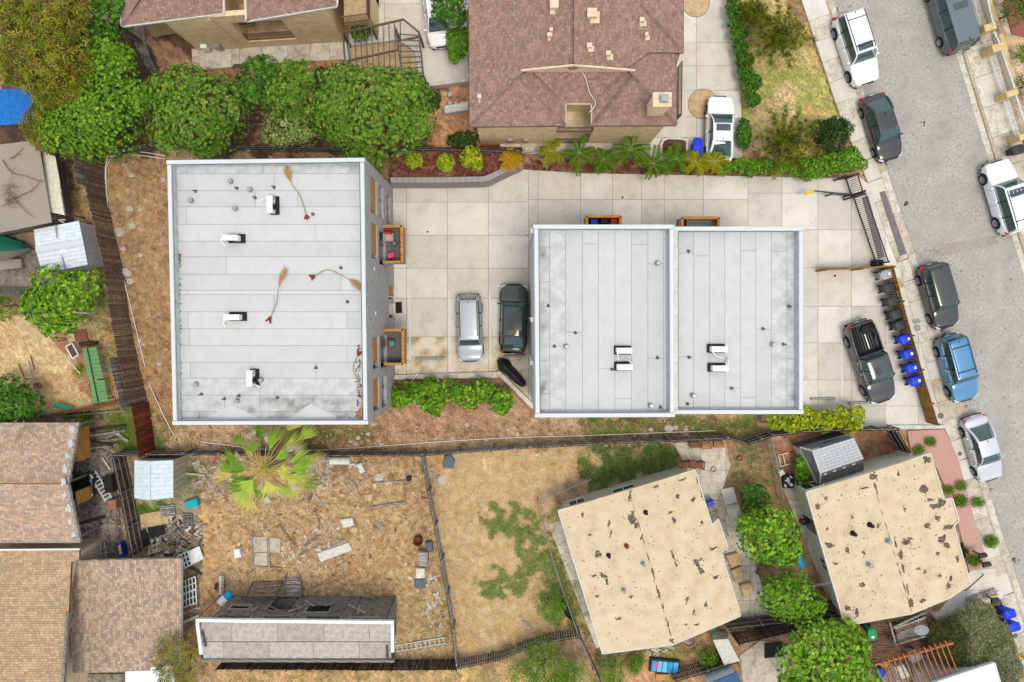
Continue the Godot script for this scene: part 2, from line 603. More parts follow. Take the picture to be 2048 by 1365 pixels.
	mat("cream_panel",K(224,224,200),0.7,"mottle",1.6)
	mat("green_panel",K(106,158,96),0.6,"mottle",1.0)
	mat("aqua_panel",K(58,176,146),0.55,"mottle",0.8)
	mat("black",K(34,34,36),0.55)
	mat("black_rubber",K(40,40,42),0.85,"grain",0.6)
	mat("black_iron",K(46,48,48),0.5)
	mat("oil",K(118,112,106),0.9,"grain",0.5)
	mat("brown_iron",K(104,90,78),0.6,"mottle",0.8)
	mat("rail_iron",K(112,84,66),0.6)
	mat("tarp_blue",K(22,118,204),0.6,"mottle",1.6)
	mat("bin_blue",K(14,56,208),0.42)
	mat("bin_black",K(56,58,60),0.5,"soft",0.6)
	mat("bin_grey",K(176,180,180),0.55,"mottle",0.6)
	mat("bin_green",K(20,142,88),0.45)
	mat("label_paper",K(226,232,238),0.7)
	mat("teal_plastic",K(20,160,170),0.5)
	mat("cyan_tarp",K(34,160,214),0.6)
	mat("red_plastic",K(200,40,44),0.5)
	mat("pink_cloth",K(214,90,128),0.9)
	mat("cream_cloth",K(218,200,176),0.95,"grain",0.5)
	mat("yellow_plastic",K(238,196,30),0.5)
	mat("orange_paint",K(236,170,40),0.6)
	mat("green_tarp",K(16,112,84),0.7,"mottle",1.0)
	mat("pool_blue",K(96,178,222),0.5)
	mat("steel_dark",K(112,108,110),0.55,"mottle",1.3)
	mat("steel_plate",K(120,112,114),0.6,"mottle",1.9)
	mat("grey_plastic",K(150,154,156),0.6,"soft",0.7)
	mat("slate_board",K(96,110,124),0.7,"mottle",0.7)
	mat("gravel_roof",Color(0.925,0.915,0.91),0.95,"gravel",8.3,"rough_n",0.5)
	mat("pink_gravel",Color.WHITE,0.95,"pink_gravel",1.6,"rough_n",0.7)
	mat("tar",Color.WHITE,0.95,"tar",2.3,"rough_n",0.6)
	mat("worn",K(128,112,92),0.95,"tar",1.9)
	M.worn.albedo_color=Color(1,0.98,0.95)
	mat("chipboard",Color.WHITE,0.92,"chipboard",1.7)
	mat("chipboard_b",Color(0.95,0.94,0.93),0.92,"chipboard",2.3)
	mat("chipboard_dark",Color.WHITE,0.92,"chipboard_dark",1.7)
	mat("rust",Color.WHITE,0.92,"rust",1.1)
	mat("bark",Color.WHITE,0.95,"bark",0.8,"rough_n",0.6)
	mat("twig",K(112,96,82),0.95)
	mat("twig_red",K(138,70,52),0.9)
	mat("dead_frond",K(196,176,140),0.95,"old_wood",0.4)
	mat("block_wall",K(150,148,146),0.92,"grain",0.9,"rough_n",0.5)
	mat("block_cap",K(182,180,176),0.92,"grain",0.9,"rough_n",0.5)
	mat("rubble",K(206,196,182),0.95,"mottle",0.7,"rough_n",0.5)
	mat("pvc",K(234,230,222),0.6)
	mat("mulch_pile",K(120,84,66),0.97,"soil",1.0)
	mat("window_glass",K(44,62,66),0.08)
	mat("car_glass",Color(0.16,0.36,0.34,0.42),0.03)
	M.car_glass.transparency=BaseMaterial3D.TRANSPARENCY_ALPHA
	mat("cabin",K(92,92,92),0.9,"grain",0.7)
	mat("seat_cloth",K(132,130,126),0.95,"grain",0.5)
	for k in ["window_glass","car_glass"]:
		M[k].metallic_specular=0.7
	mat("tyre",K(38,38,40),0.9)
	mat("hub",K(176,180,184),0.35)
	M.hub.metallic=0.6
	mat("lamp_clear",K(214,220,222),0.15)
	mat("lamp_red",K(206,24,34),0.2)
	mat("plate",K(226,226,224),0.5)
	mat("trim_black",K(38,40,42),0.6)
	mat("rail_silver",K(188,194,198),0.35)
	M.rail_silver.metallic=0.5
	var wr:=mat("wire_mesh",K(150,152,150),0.5)
	wr.metallic=0.3
# ------------------------------------------------------------------ ground
const KERB:=[1626,-80,1654,0,1717,189,1760,337,1798,452,1831,551,1867,659,1909,787,1943,905,1963,976,2000,1094,2033,1191,2068,1300,2110,1430]
const WALK:=[1574,-80,1602,0,1622,62,1680,236,1727,345,1760,440,1797,537,1840,690,1885,851,1909,905,1949,1046,1976,1141,2000,1200,2030,1290,2070,1430]
const FAR_KERB:=[1868,-80,1892,0,1921,94,1988,313,2060,548,2150,840]
const FAR_WALK:=[1930,-80,1954,0,1979,70,2014,191,2042,280,2110,500,2200,800]
const LOT:=[785,373,974,371,994,361,1042,339,1160,347,1330,350,1500,353,1690,357,1712,350,1736,368,1760,440,1797,537,1840,690,1885,851,1780,852,1700,845,1600,838,1500,828,1300,815,1064,815,992,748,785,756]
const DRIVE:=[1362,-80,1452,-80,1454,0,1462,60,1474,130,1482,210,1484,318,1300,316,1300,262,1330,200,1362,100]
var lot_poly:PackedVector2Array
var holes:=[]
var soil_noise:=FastNoiseLite.new()
var zones:=[]
func strip(a:Array,b:Array)->PackedVector2Array:
	var o:=poly(a)
	var q:=poly(b)
	q.reverse()
	o.append_array(q)
	return o
func zone(p:Array,c1:Color,c2:Color,edge:=0.5):
	zones.append([poly(p),c1,c2,edge])
func build_ground():
	soil_noise.seed=7
	soil_noise.frequency=0.35
	soil_noise.fractal_octaves=4
	lot_poly=poly(LOT)
	holes.append([lot_poly,-0.1])
	holes.append([strip(WALK,FAR_WALK),-0.3])
	holes.append([poly(DRIVE),-0.1])
	# beds and yards: outline on the plan, two soil colours that mix in patches
	var straw:=KL(216,178,118)
	var straw2:=KL(188,142,84)
	var brown:=KL(158,112,74)
	var brown2:=KL(124,88,60)
	var dirt:=KL(182,136,98)
	var grass:=KL(104,124,52)
	var grass2:=KL(140,146,70)
	zone([-400,-300,2500,-300,2500,1700,-400,1700],KL(176,140,102),KL(148,112,78))
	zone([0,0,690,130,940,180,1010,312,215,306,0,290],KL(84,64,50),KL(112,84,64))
	zone([300,62,385,120,388,146,330,150,298,100],KL(170,128,94),KL(142,106,78))
	zone([385,130,690,108,700,160,640,190,400,170],KL(176,124,88),KL(150,104,74))
	zone([840,178,945,178,950,255,990,290,850,280],KL(186,130,88),KL(206,158,110))
	zone([780,296,1046,296,1046,350,978,372,780,376],KL(120,70,56),KL(146,92,74),0.2)
	zone([1040,325,1500,330,1500,352,1040,345],KL(108,66,52),KL(134,84,66),0.2)
	zone([215,305,335,308,346,852,300,880,260,700,218,480],brown,straw2)
	zone([345,845,740,850,1060,830,1610,836,1890,858,1890,870,1480,880,845,915,300,918],KL(168,132,98),KL(188,154,118))
	zone([770,808,1060,822,1060,860,770,880],KL(186,142,106),KL(158,116,84))
	zone([1160,836,1540,836,1520,868,1180,872],grass,brown2)
	zone([560,862,770,850,770,880,560,900],KL(112,104,60),brown)
	zone([0,462,70,470,110,560,100,610,0,600],KL(152,140,122),KL(124,112,98))
	zone([0,612,120,640,190,750,180,830,0,840],KL(222,188,132),KL(198,160,104))
	zone([125,290,165,290,215,480,255,830,185,830,180,720,195,640,185,560,205,480,140,400],KL(176,138,78),KL(112,110,52))
	zone([200,815,300,815,340,905,215,905],KL(98,112,46),KL(140,118,70))
	zone([130,850,225,850,225,1120,130,1110],KL(142,132,118),KL(116,106,94),0.2)
	zone([225,912,430,912,440,1180,225,1120],KL(128,116,92),KL(160,140,112))
	zone([258,1000,330,1000,320,1035,262,1030],grass,KL(150,150,76))
	zone([405,912,850,915,912,1320,790,1330,400,1240],KL(178,136,92),KL(140,106,76))
	zone([398,1020,440,1010,470,1110,440,1180,400,1170],KL(220,168,92),KL(202,148,78))
	zone([600,1120,850,1040,880,1200,640,1190],KL(186,134,82),KL(160,112,72))
	zone([790,1180,880,1160,910,1310,795,1300],KL(132,130,62),KL(176,140,84))
	zone([852,912,1200,888,1110,990,1090,1050,1170,1262,920,1312],KL(222,176,112),KL(196,142,86))
	zone([960,1012,1062,1002,1112,1090,1108,1150,1060,1170,1000,1182,962,1196,952,1160,1030,1130,1010,1080,950,1060],KL(82,98,42),KL(120,122,62),1.2)
	zone([1160,905,1300,888,1345,892,1330,925,1180,985,1160,970],KL(76,96,38),KL(116,116,56),0.8)
	zone([1060,1150,1130,1100,1160,1260,1080,1240],KL(120,124,56),KL(160,140,84),1.0)
	zone([430,1340,1180,1335,1200,1480,430,1480],KL(206,158,96),KL(150,128,66))
	zone([1440,862,1560,868,1600,960,1600,1240,1480,1240,1430,1000],KL(164,122,82),KL(120,110,60))
	zone([1540,866,1815,858,1820,905,1640,960,1560,960],KL(170,120,84),KL(146,100,70))
	zone([1190,1290,1440,1230,1480,1300,1300,1480,1180,1480],KL(188,140,92),KL(110,112,52))
	zone([1480,-80,1600,-80,1605,0,1690,240,1700,320,1500,322,1484,200],KL(168,158,78),KL(206,168,106),1.2)
	zone([1500,150,1640,120,1640,250,1500,250],KL(176,168,82),KL(148,152,62),1.5)
	zone([1510,190,1580,180,1590,240,1510,245],KL(206,176,122),KL(190,156,104),0.7)
	zone([1860,1190,2030,1190,2060,1430,1860,1430],KL(120,116,60),KL(160,136,86))
	zone([1960,-80,2400,-80,2400,700,2110,500],KL(196,170,140),KL(176,150,122))
	var bb:=[]
	for z in zones:
		var r:=Rect2(z[0][0],Vector2.ZERO)
		for q in z[0]:
			r=r.expand(q)
		bb.append(r.grow(1.0))
	var hb:=[]
	for h in holes:
		var r:=Rect2(h[0][0],Vector2.ZERO)
		for q in h[0]:
			r=r.expand(q)
		hb.append(r)
	var bed:=poly([782,300,1046,300,1048,322,1030,332,990,352,970,358,782,360])
	var x0:=-39.0
	var z0:=-25.0
	var st:=0.24
	var nx:=326
	var nz:=222
	var vs:=PackedVector3Array()
	var cs:=PackedColorArray()
	vs.resize(nx*nz)
	cs.resize(nx*nz)
	for j in nz:
		for i in nx:
			var p:=Vector2(x0+i*st,z0+j*st)
			var nz1:=soil_noise.get_noise_2d(p.x,p.y)
			var nz2:=soil_noise.get_noise_2d(p.x*3.1+90,p.y*3.1)
			var w:=Vector2(nz1,soil_noise.get_noise_2d(p.x+300,p.y))
			var h:=0.10+nz1*0.06+nz2*0.035
			for k in holes.size():
				if hb[k].has_point(p) and Geometry2D.is_point_in_polygon(p,holes[k][0]):
					h=holes[k][1]
			if Geometry2D.is_point_in_polygon(p,bed):
				h+=0.75
			var cc:=Color.WHITE
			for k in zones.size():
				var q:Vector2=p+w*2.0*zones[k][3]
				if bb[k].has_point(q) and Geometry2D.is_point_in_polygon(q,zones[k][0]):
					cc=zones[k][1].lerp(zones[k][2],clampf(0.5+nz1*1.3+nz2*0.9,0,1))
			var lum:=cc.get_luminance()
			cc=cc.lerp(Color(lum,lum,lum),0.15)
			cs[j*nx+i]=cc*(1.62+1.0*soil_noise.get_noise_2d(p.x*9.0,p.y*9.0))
			vs[j*nx+i]=Vector3(p.x,h,p.y)
	var ns:=PackedVector3Array()
	ns.resize(nx*nz)
	for j in nz:
		for i in nx:
			var a:=vs[j*nx+mini(i+1,nx-1)]-vs[j*nx+maxi(i-1,0)]
			var b:=vs[mini(j+1,nz-1)*nx+i]-vs[maxi(j-1,0)*nx+i]
			ns[j*nx+i]=b.cross(a).normalized()
	var ix:=PackedInt32Array()
	for j in nz-1:
		for i in nx-1:
			var a:=j*nx+i
			ix.append_array(PackedInt32Array([a,a+1,a+nx+1,a,a+nx+1,a+nx]))
	var arr:=[]
	arr.resize(Mesh.ARRAY_MAX)
	arr[Mesh.ARRAY_VERTEX]=vs
	arr[Mesh.ARRAY_NORMAL]=ns
	arr[Mesh.ARRAY_COLOR]=cs
	arr[Mesh.ARRAY_INDEX]=ix
	var me:=ArrayMesh.new()
	me.add_surface_from_arrays(Mesh.PRIMITIVE_TRIANGLES,arr)
	var o:=MeshInstance3D.new()
	o.name="ground"
	o.mesh=me
	o.material_override=M.soil
	o.set_meta("kind","structure")
	o.set_meta("label","bare soil, straw and weeds of the yards")
	add_child(o)
	var g:=Geo.new()
	g.paint(KL(160,128,92))
	g.quad(Vector3(-420,-0.6,420),Vector3(420,-0.6,420),Vector3(420,-0.6,-420),Vector3(-420,-0.6,-420))
	var far:=put(g,"terrain",M.soil,self,"structure")
	far.set_meta("label","level land beyond the yards")
func soil_h(p:Vector2)->float:
	var h:=0.10+soil_noise.get_noise_2d(p.x,p.y)*0.06+soil_noise.get_noise_2d(p.x*3.1+90,p.y*3.1)*0.035
	return h
# resample a plan polyline every d metres
func along(a:Array,d:float,h:=0.0)->Array:
	var pts:=[]
	for i in range(0,a.size(),2):
		pts.append(P(a[i],a[i+1],h))
	var out:=[pts[0]]
	var left:=d
	for i in pts.size()-1:
		var p:Vector3=pts[i]
		var q:Vector3=pts[i+1]
		var l:=p.distance_to(q)
		var t:=left
		while t<l:
			out.append(p.lerp(q,t/l))
			t+=d
		left=t-l
	out.append(pts[-1])
	return out
func offset_line(pts:Array,d:float)->Array:
	var o:=[]
	for i in pts.size():
		var t:Vector3=(pts[min(i+1,pts.size()-1)]-pts[max(i-1,0)]).normalized()
		o.append(pts[i]+Vector3(t.z,0,-t.x)*d)
	return o
func ribbon(g:Geo,a:Array,b:Array,y0:float,y1:float,bev:=0.0):
	for i in a.size()-1:
		var q:=PackedVector2Array([V2(a[i]),V2(a[i+1]),V2(b[i+1]),V2(b[i])])
		g.prism(q,y0,y1,bev)
func struct_root(called:String,label:String)->Node3D:
	var o:=Node3D.new()
	o.name=numbered(called)
	o.set_meta("kind","structure")
	o.set_meta("label",label)
	add_child(o,true)
	return o
func nearest_on(pts:Array,p:Vector3)->Vector3:
	var best:=1e9
	var r:=p
	for i in pts.size()-1:
		var q:=Geometry3D.get_closest_point_to_segment(p,pts[i],pts[i+1])
		if q.distance_to(p)<best:
			best=q.distance_to(p)
			r=q
	return r
func build_street():
	var g:=Geo.new()
	g.prism(strip(KERB,FAR_KERB),-0.35,0.0)
	var st:=put(g,"street",M.asphalt,self,"structure")
	st.set_meta("label","grey asphalt street with alligator cracks")
	# the lighter resurfaced lane on the west and the trench patches
	for t in [[[1760,337,1776,333,1832,500,1990,470,2000,487,1880,515,1850,520,1835,560,1831,551,1798,452],"asphalt_patch"],
		[[1814,322,1850,312,1872,301,1890,286,1908,262,1913,267,1896,292,1878,308,1852,320,1816,330],"trench_patch"],
		[[1943,905,1958,900,1985,985,2015,1085,2060,1230,2070,1290,2033,1191,2000,1094,1963,976],"asphalt_patch"]]:
		var gp:=Geo.new()
		gp.prism(poly(t[0]),-0.05,0.005)
		put(gp,"patch",M[t[1]],st)
	rng.seed=51
	for q in [[1893,108,4],[1904,104,3],[1676,22,6],[1812,405,6],[1722,184,4],[1884,660,5],[1890,668,4],[1930,815,4],[1933,832,4],[2032,1122,6],[1768,326,5],[1946,182,3],[1950,190,4],[1984,980,3],[1846,248,4],[2022,560,2]]:
		var so:=Geo.new()
		for k in 5:
			var c:=P(q[0]+rnd(-1,1)*q[2],q[1]+rnd(-1,1)*q[2],0.0)
			var o:=PackedVector2Array()
			for j in 9: o.append(V2(c)+Vector2.from_angle(TAU*j/9)*q[2]*0.02*rnd(0.4,1.2))
			so.prism(o,-0.02,0.0055)
		put(so,"oil_stain",M.oil,st)
	var kerb:=along(KERB,3.0)
	var inner:=offset_line(kerb,-0.16)
	var gut:=offset_line(kerb,0.42)
	var gk:=struct_root("kerb","worn concrete kerb along the near pavement")
	for i in kerb.size()-1:
		var low:=false
		var mid:Vector3=(kerb[i]+kerb[i+1])/2
		if mid.z>P(1770,365).z and mid.z<P(1815,500).z:
			low=true
		var gg:=Geo.new()
		gg.prism(PackedVector2Array([V2(kerb[i].lerp(kerb[i+1],0.004)),V2(kerb[i].lerp(kerb[i+1],0.996)),V2(inner[i].lerp(inner[i+1],0.996)),V2(inner[i].lerp(inner[i+1],0.004))]),-0.1,0.05 if low else 0.138,0.025)
		put(gg,"kerbstone",M.kerb_red if mid.z<P(1740,300).z and i%3!=0 else M.kerb,gk)
		var g2:=Geo.new()
		g2.prism(PackedVector2Array([V2(gut[i].lerp(gut[i+1],0.003)),V2(gut[i].lerp(gut[i+1],0.997)),V2(kerb[i].lerp(kerb[i+1],0.997)),V2(kerb[i].lerp(kerb[i+1],0.003))]),-0.1,0.009)
		put(g2,"gutter",M.path if i%2 else M.kerb,gk)
	# pavement panels
	var sw:=struct_root("sidewalk","concrete pavement beside the parking lot")
	var wl:=along(WALK,1.45)
	var kin:=offset_line(along(KERB,0.8),-0.17)
	for i in wl.size()-1:
		var a:Vector3=wl[i].lerp(wl[i+1],0.006)
		var b:Vector3=wl[i].lerp(wl[i+1],0.994)
		var t:=(b-a).normalized()
		var side:=Vector3(t.z,0,-t.x)
		var hit:=[]
		for p in [a,b]:
			var r:Vector3=p+side*1.7
			for k in kin.size()-1:
				var x=Geometry2D.segment_intersects_segment(V2(p),V2(p+side*6.0),V2(kin[k]),V2(kin[k+1]))
				if x!=null:
					r=Vector3(x.x,0,x.y)
					break
			hit.append(r)
		var gg:=Geo.new()
		var y:=0.135+rnd(-0.006,0.006)
		gg.prism(PackedVector2Array([V2(a),V2(b),V2(hit[1]),V2(hit[0])]),-0.1,y,0.012)
		put(gg,"panel",pick([M.concrete,M.path,M.concrete_b,M.path_b,M.path]),sw)
	# dark steel plate and repaired mortar strip in the pavement by the gate
	var gp2:=Geo.new()
	gp2.prism(poly([1757,386,1768,382,1812,508,1798,513]),0.12,0.152,0.004)
	put(gp2,"steel_plate",M.steel_plate,sw)
	for q in [[1822,640,1836,637,1839,645,1825,648],[1825,653,1837,650,1840,661,1829,663],[1862,760,1878,757,1880,767,1865,770],[1786,560,1800,556,1806,574,1792,580]]:
		var gq:=Geo.new()
		gq.prism(poly(q),0.1,0.150)
		put(gq,"utility_cover",pick([M.tan_slab,M.grey_plastic,M.dark_path]),sw)
	for q in [[1882,832,6],[1920,908,4.5],[2031,1272,5]]:
		var gq:=Geo.new()
		gq.lathe(P(q[0],q[1],0.12),[[q[2]*0.034,0],[q[2]*0.034,0.025],[q[2]*0.03,0.03],[0.001,0.03]],16)
		put(gq,"manhole_cover",M.steel_dark,sw)
	# the house number painted on the far kerb
	var gn:=Geo.new()
	gn.prism(poly([1954,174,1959,172,1966,189,1961,191]),0.1,0.143)
	put(gn,"number_patch",M.white_line,sw)
	var tm:=TextMesh.new()
	tm.text="1172"
	tm.font_size=16
	tm.pixel_size=0.011
	tm.depth=0.003
	var tp:=P(1960,181.5,0.146)
	inst(tm,"kerb_number",M.black,sw,Transform3D(Basis(Vector3.UP,-1.2)*Basis(Vector3.RIGHT,-PI/2),tp))
	# the far side
	var fk:=along(FAR_KERB,3.0)
	var fin:=offset_line(fk,0.16)
	var fgut:=offset_line(fk,-0.40)
	var fs:=struct_root("far_kerb","pinkish concrete kerb along the far pavement")
	for i in fk.size()-1:
		var gg:=Geo.new()
		gg.prism(PackedVector2Array([V2(fk[i].lerp(fk[i+1],0.004)),V2(fk[i].lerp(fk[i+1],0.996)),V2(fin[i].lerp(fin[i+1],0.996)),V2(fin[i].lerp(fin[i+1],0.004))]),-0.1,0.138,0.025)
		put(gg,"kerbstone",M.kerb_red if i%2 else M.kerb,fs)
		var g2:=Geo.new()
		g2.prism(PackedVector2Array([V2(fgut[i].lerp(fgut[i+1],0.003)),V2(fgut[i].lerp(fgut[i+1],0.997)),V2(fk[i].lerp(fk[i+1],0.997)),V2(fk[i].lerp(fk[i+1],0.003))]),-0.1,0.009)
		put(g2,"gutter",M.path,fs)
	var fsw:=struct_root("far_sidewalk","concrete pavement on the far side of the street")
	var fw:=along(FAR_KERB,2.1)
	fw=offset_line(fw,0.17)
	var wall:=along(FAR_WALK,0.8)
	for i in fw.size()-1:
		var a:Vector3=fw[i].lerp(fw[i+1],0.005)
		var b:Vector3=fw[i].lerp(fw[i+1],0.995)
		var t:=(b-a).normalized()
		var side:=Vector3(-t.z,0,t.x)
		side=-side if side.x<0 else side
		var hit:=[]
		for p in [a,b]:
			var r:Vector3=p+side*1.6
			for k in wall.size()-1:
				var x=Geometry2D.segment_intersects_segment(V2(p),V2(p+side*6.0),V2(wall[k]),V2(wall[k+1]))
				if x!=null:
					r=Vector3(x.x,0,x.y)
					break
			hit.append(r)
		var gg:=Geo.new()
		gg.prism(PackedVector2Array([V2(a),V2(b),V2(hit[1]),V2(hit[0])]),-0.1,0.135+rnd(-0.005,0.005),0.012)
		put(gg,"panel",pick([M.path,M.path_b,M.concrete_b]),fsw)
	# brick and tan paving of the yard over there
	var gy:=Geo.new()
	gy.prism(poly([1984,74,2014,78,2060,84,2110,120,2100,160,2030,108,1990,90]),-0.1,0.17)
	put(gy,"yard_path",M.tan_slab,fsw)
	var gy2:=Geo.new()
	gy2.prism(poly([2004,4,2020,0,2120,-20,2130,60,2052,78,2022,70]),-0.1,0.165)
	put(gy2,"brick_yard",M.brick_red,fsw)
func slab_cells(root:Node,outline:PackedVector2Array,xs:Array,ys:Array,y1:float,choose:Callable):
	for i in xs.size()-1:
		for j in ys.size()-1:
			var c:=poly([xs[i],ys[j],xs[i+1],ys[j],xs[i+1],ys[j+1],xs[i],ys[j+1]])
			for q in Geometry2D.intersect_polygons(outline,c):
				for r in Geometry2D.offset_polygon(q,-0.008):
					if r.size()<3:
						continue
					var g:=Geo.new()
					g.prism(r,-0.08,y1+rnd(-0.003,0.003),0.012)
					put(g,"slab",choose.call(i,j),root)
func build_lot():
	var lot:=struct_root("parking_lot","pale concrete parking lot in jointed slabs")
	var g:=Geo.new()
	g.prism(lot_poly,-0.09,0.085)
	put(g,"joint_bed",M.joint,lot)
	var plain:=func(_i,_j): return pick([M.concrete,M.concrete_b,M.concrete_c])
	var left:=func(_i,j): return M.concrete_brown if j>=5 else pick([M.concrete,M.concrete_b,M.concrete_c])
	var part_a:=Geometry2D.intersect_polygons(lot_poly,poly([700,300,1057,300,1057,900,700,900]))
	for q in part_a:
		slab_cells(lot,q,[780,813,895,977,1058],[330,405,471,537,597,674,760,860],0.12,left)
	var part_b:=Geometry2D.intersect_polygons(lot_poly,poly([1057,300,1495,300,1495,900,1057,900]))
	for q in part_b:
		slab_cells(lot,q,[1056,1076,1161,1225,1283,1328,1406,1496],[330,400,470,600,720,840],0.12,plain)
	var part_c:=Geometry2D.intersect_polygons(lot_poly,poly([1495,300,1950,300,1950,900,1495,900]))
	for q in part_c:
		slab_cells(lot,q,[1494,1563,1635,1702,1769,1836,1900],[330,387,460,536,613,686,760,812,870],0.12,plain)
	var gt:=Geo.new()
	gt.prism(poly([1722,396,1735,392,1768,514,1755,519]),0.1,0.1285)
	put(gt,"gate_track",M.steel_plate,lot)
	# painted bay lines
	for l in [[818,584,820,722],[898,582,900,742],[979,582,981,724],[1683,665,1685,800]]:
		var gl:=Geo.new()
		var a:=P(l[0],l[1],0.12)
		var b:=P(l[2],l[3],0.12)
		gl.prism(PackedVector2Array([V2(a)-Vector2(0.05,0),V2(a)+Vector2(0.05,0),V2(b)+Vector2(0.05,0),V2(b)-Vector2(0.05,0)]),0.1,0.1285)
		put(gl,"bay_line",M.white_line,lot)
	for d in [[1245,395,2.2],[855,464,2],[1843,808,2.2],[1670,552,2.5],[1053,471,1.5]]:
		var gd:=Geo.new()
		gd.lathe(P(d[0],d[1],0.1),[[d[2]*0.034,0],[d[2]*0.034,0.027],[0.001,0.029]],10)
		put(gd,"drain_cap",M.black_iron,lot)
	# low kerb wall under the hedge and the slanting retaining wall
	var kw:=Geo.new()
	kw.prism(poly([782,750,992,743,1000,748,996,755,782,759]),-0.05,0.34,0.02)
	single(kw,"low_wall",M.path,"low concrete kerb wall between parking bays and leafy hedge","wall",P(890,752))
	var kw2:=Geo.new()
	kw2.prism(poly([992,744,1000,741,1068,808,1064,817]),-0.05,0.55,0.02)
	single(kw2,"low_wall",M.path,"short slanting concrete wall beside the covered motorbike","wall",P(1030,780))
	var kw3:=Geo.new()
	kw3.prism(poly([1600,836,1700,843,1780,850,1886,850,1886,856,1780,858,1700,850,1600,842]),-0.05,0.3,0.02)
	single(kw3,"low_wall",M.white_stucco,"low white wall along the end of the lot by the pickup","wall",P(1750,850))
	# neighbour's driveway with round pads
	var dr:=struct_root("driveway","concrete driveway beside the brown shingle building with round tan pads")
	var gd2:=Geo.new()
	gd2.prism(poly(DRIVE),-0.09,0.085)
	put(gd2,"joint_bed",M.joint,dr)
	slab_cells(dr,poly(DRIVE),[1290,1392,1490],[-80,0,87,133,182,235,276,320],0.12,plain)
	for c in [[1391,8,26],[1405,209,28.5]]:
		var gc:=Geo.new()
		var r:float=c[2]*0.0343
		gc.lathe(P(c[0],c[1],0.0),[[r+0.035,0.05],[r+0.035,0.126],[0.001,0.126]],36)
		put(gc,"joint_ring",M.joint,dr)
		var gc2:=Geo.new()
		gc2.lathe(P(c[0],c[1],0.0),[[r,0.05],[r,0.13],[0.001,0.131]],36)
		put(gc2,"round_pad",M.tan_slab,dr)
	# concrete court behind the pergola, paths of the beige apartment block, paths by the cottages
	for t in [
		["court","concrete court with the white hatchback",[735,-80,940,-80,940,20,930,30,935,170,850,178,690,190,700,40,738,40],[[690,770,845,945],[-80,10,98,190]],"concrete"],
		["path","concrete path under the beige balconies",[385,100,480,94,690,86,690,121,560,128,470,130,465,136,388,143],[[384,412,465,481,527,577,622,660,692],[80,150]],"path"],
		["walkway","concrete walk at the foot of the brown shingle building",[1000,256,1300,250,1300,318,1000,300],[[1000,1100,1180,1240,1300],[250,320]],"path"],
		["patio","concrete patio with paving stones beside the tan gravel-roof cottage",[1345,885,1450,880,1460,930,1440,990,1475,1010,1540,1230,1490,1250,1400,1020,1370,930],[[1340,1400,1450,1500,1560],[880,940,1000,1060,1130,1200,1260]],"path"],
		["side_path","concrete side path along the pale wall of the eastern cottage",[1560,968,1600,960,1640,1080,1690,1250,1655,1200,1600,1060],[[1550,1610,1660,1700],[950,1000,1065,1140,1200,1260]],"path"],
		["back_path","narrow concrete path on the west side of the gravel-roof cottage",[1096,1046,1120,1040,1205,1290,1192,1296],[[1090,1220],[1030,1090,1160,1230,1300]],"path"],
		["forecourt","grey cracked concrete yard with a parked car nose showing",[150,880,225,905,245,1060,250,1120,150,1110],[[148,200,255],[880,960,1045,1120]],"dark_path"],
		["entry_steps_pad","pale concrete landing by the front steps of the eastern cottage",[1938,1140,1985,1135,2004,1195,1990,1200,1930,1220,1890,1240,1870,1230],[[1860,1930,2010],[1130,1180,1250]],"concrete"]]:
		var r:=struct_root(t[0],t[1])
		var ms:=[M[t[4]],M[t[4]+"_b"] if M.has(t[4]+"_b") else M[t[4]]]
		slab_cells(r,poly(t[2]),t[3][0],t[3][1],0.2,func(_i,_j): return pick(ms))
	# curving asphalt footpath under the trees
	var gf:=Geo.new()
	gf.prism(poly([262,40,290,48,292,80,304,120,322,152,312,156,290,130,272,90]),-0.05,0.2,0.01)
	var fp:=put(gf,"footpath",M.dark_path,self,"structure")
	fp.set_meta("label","curved grey footpath beside the shingle roof")
	# pink gravel front yard
	var gg:=Geo.new()
	gg.prism(poly([1812,862,1886,858,1912,912,1949,1048,1976,1140,1940,1158,1905,1010,1860,912,1820,905]),-0.05,0.19)
	var fy:=put(gg,"gravel_yard",M.pink_gravel,self,"structure")
	fy.set_meta("label","pink gravel front yard of the eastern cottage")
	for q in [["terracotta_paving",[100,672,138,660,175,700,180,760,150,715,128,705]],["terracotta_paving",[158,768,178,762,180,778,163,784]]]:
		var gq:=Geo.new()
		gq.prism(poly(q[1]),-0.05,0.19,0.01)
		var tp:=put(gq,q[0],M.terracotta,self,"structure")
		tp.set_meta("label","worn terracotta paving in the western yard")
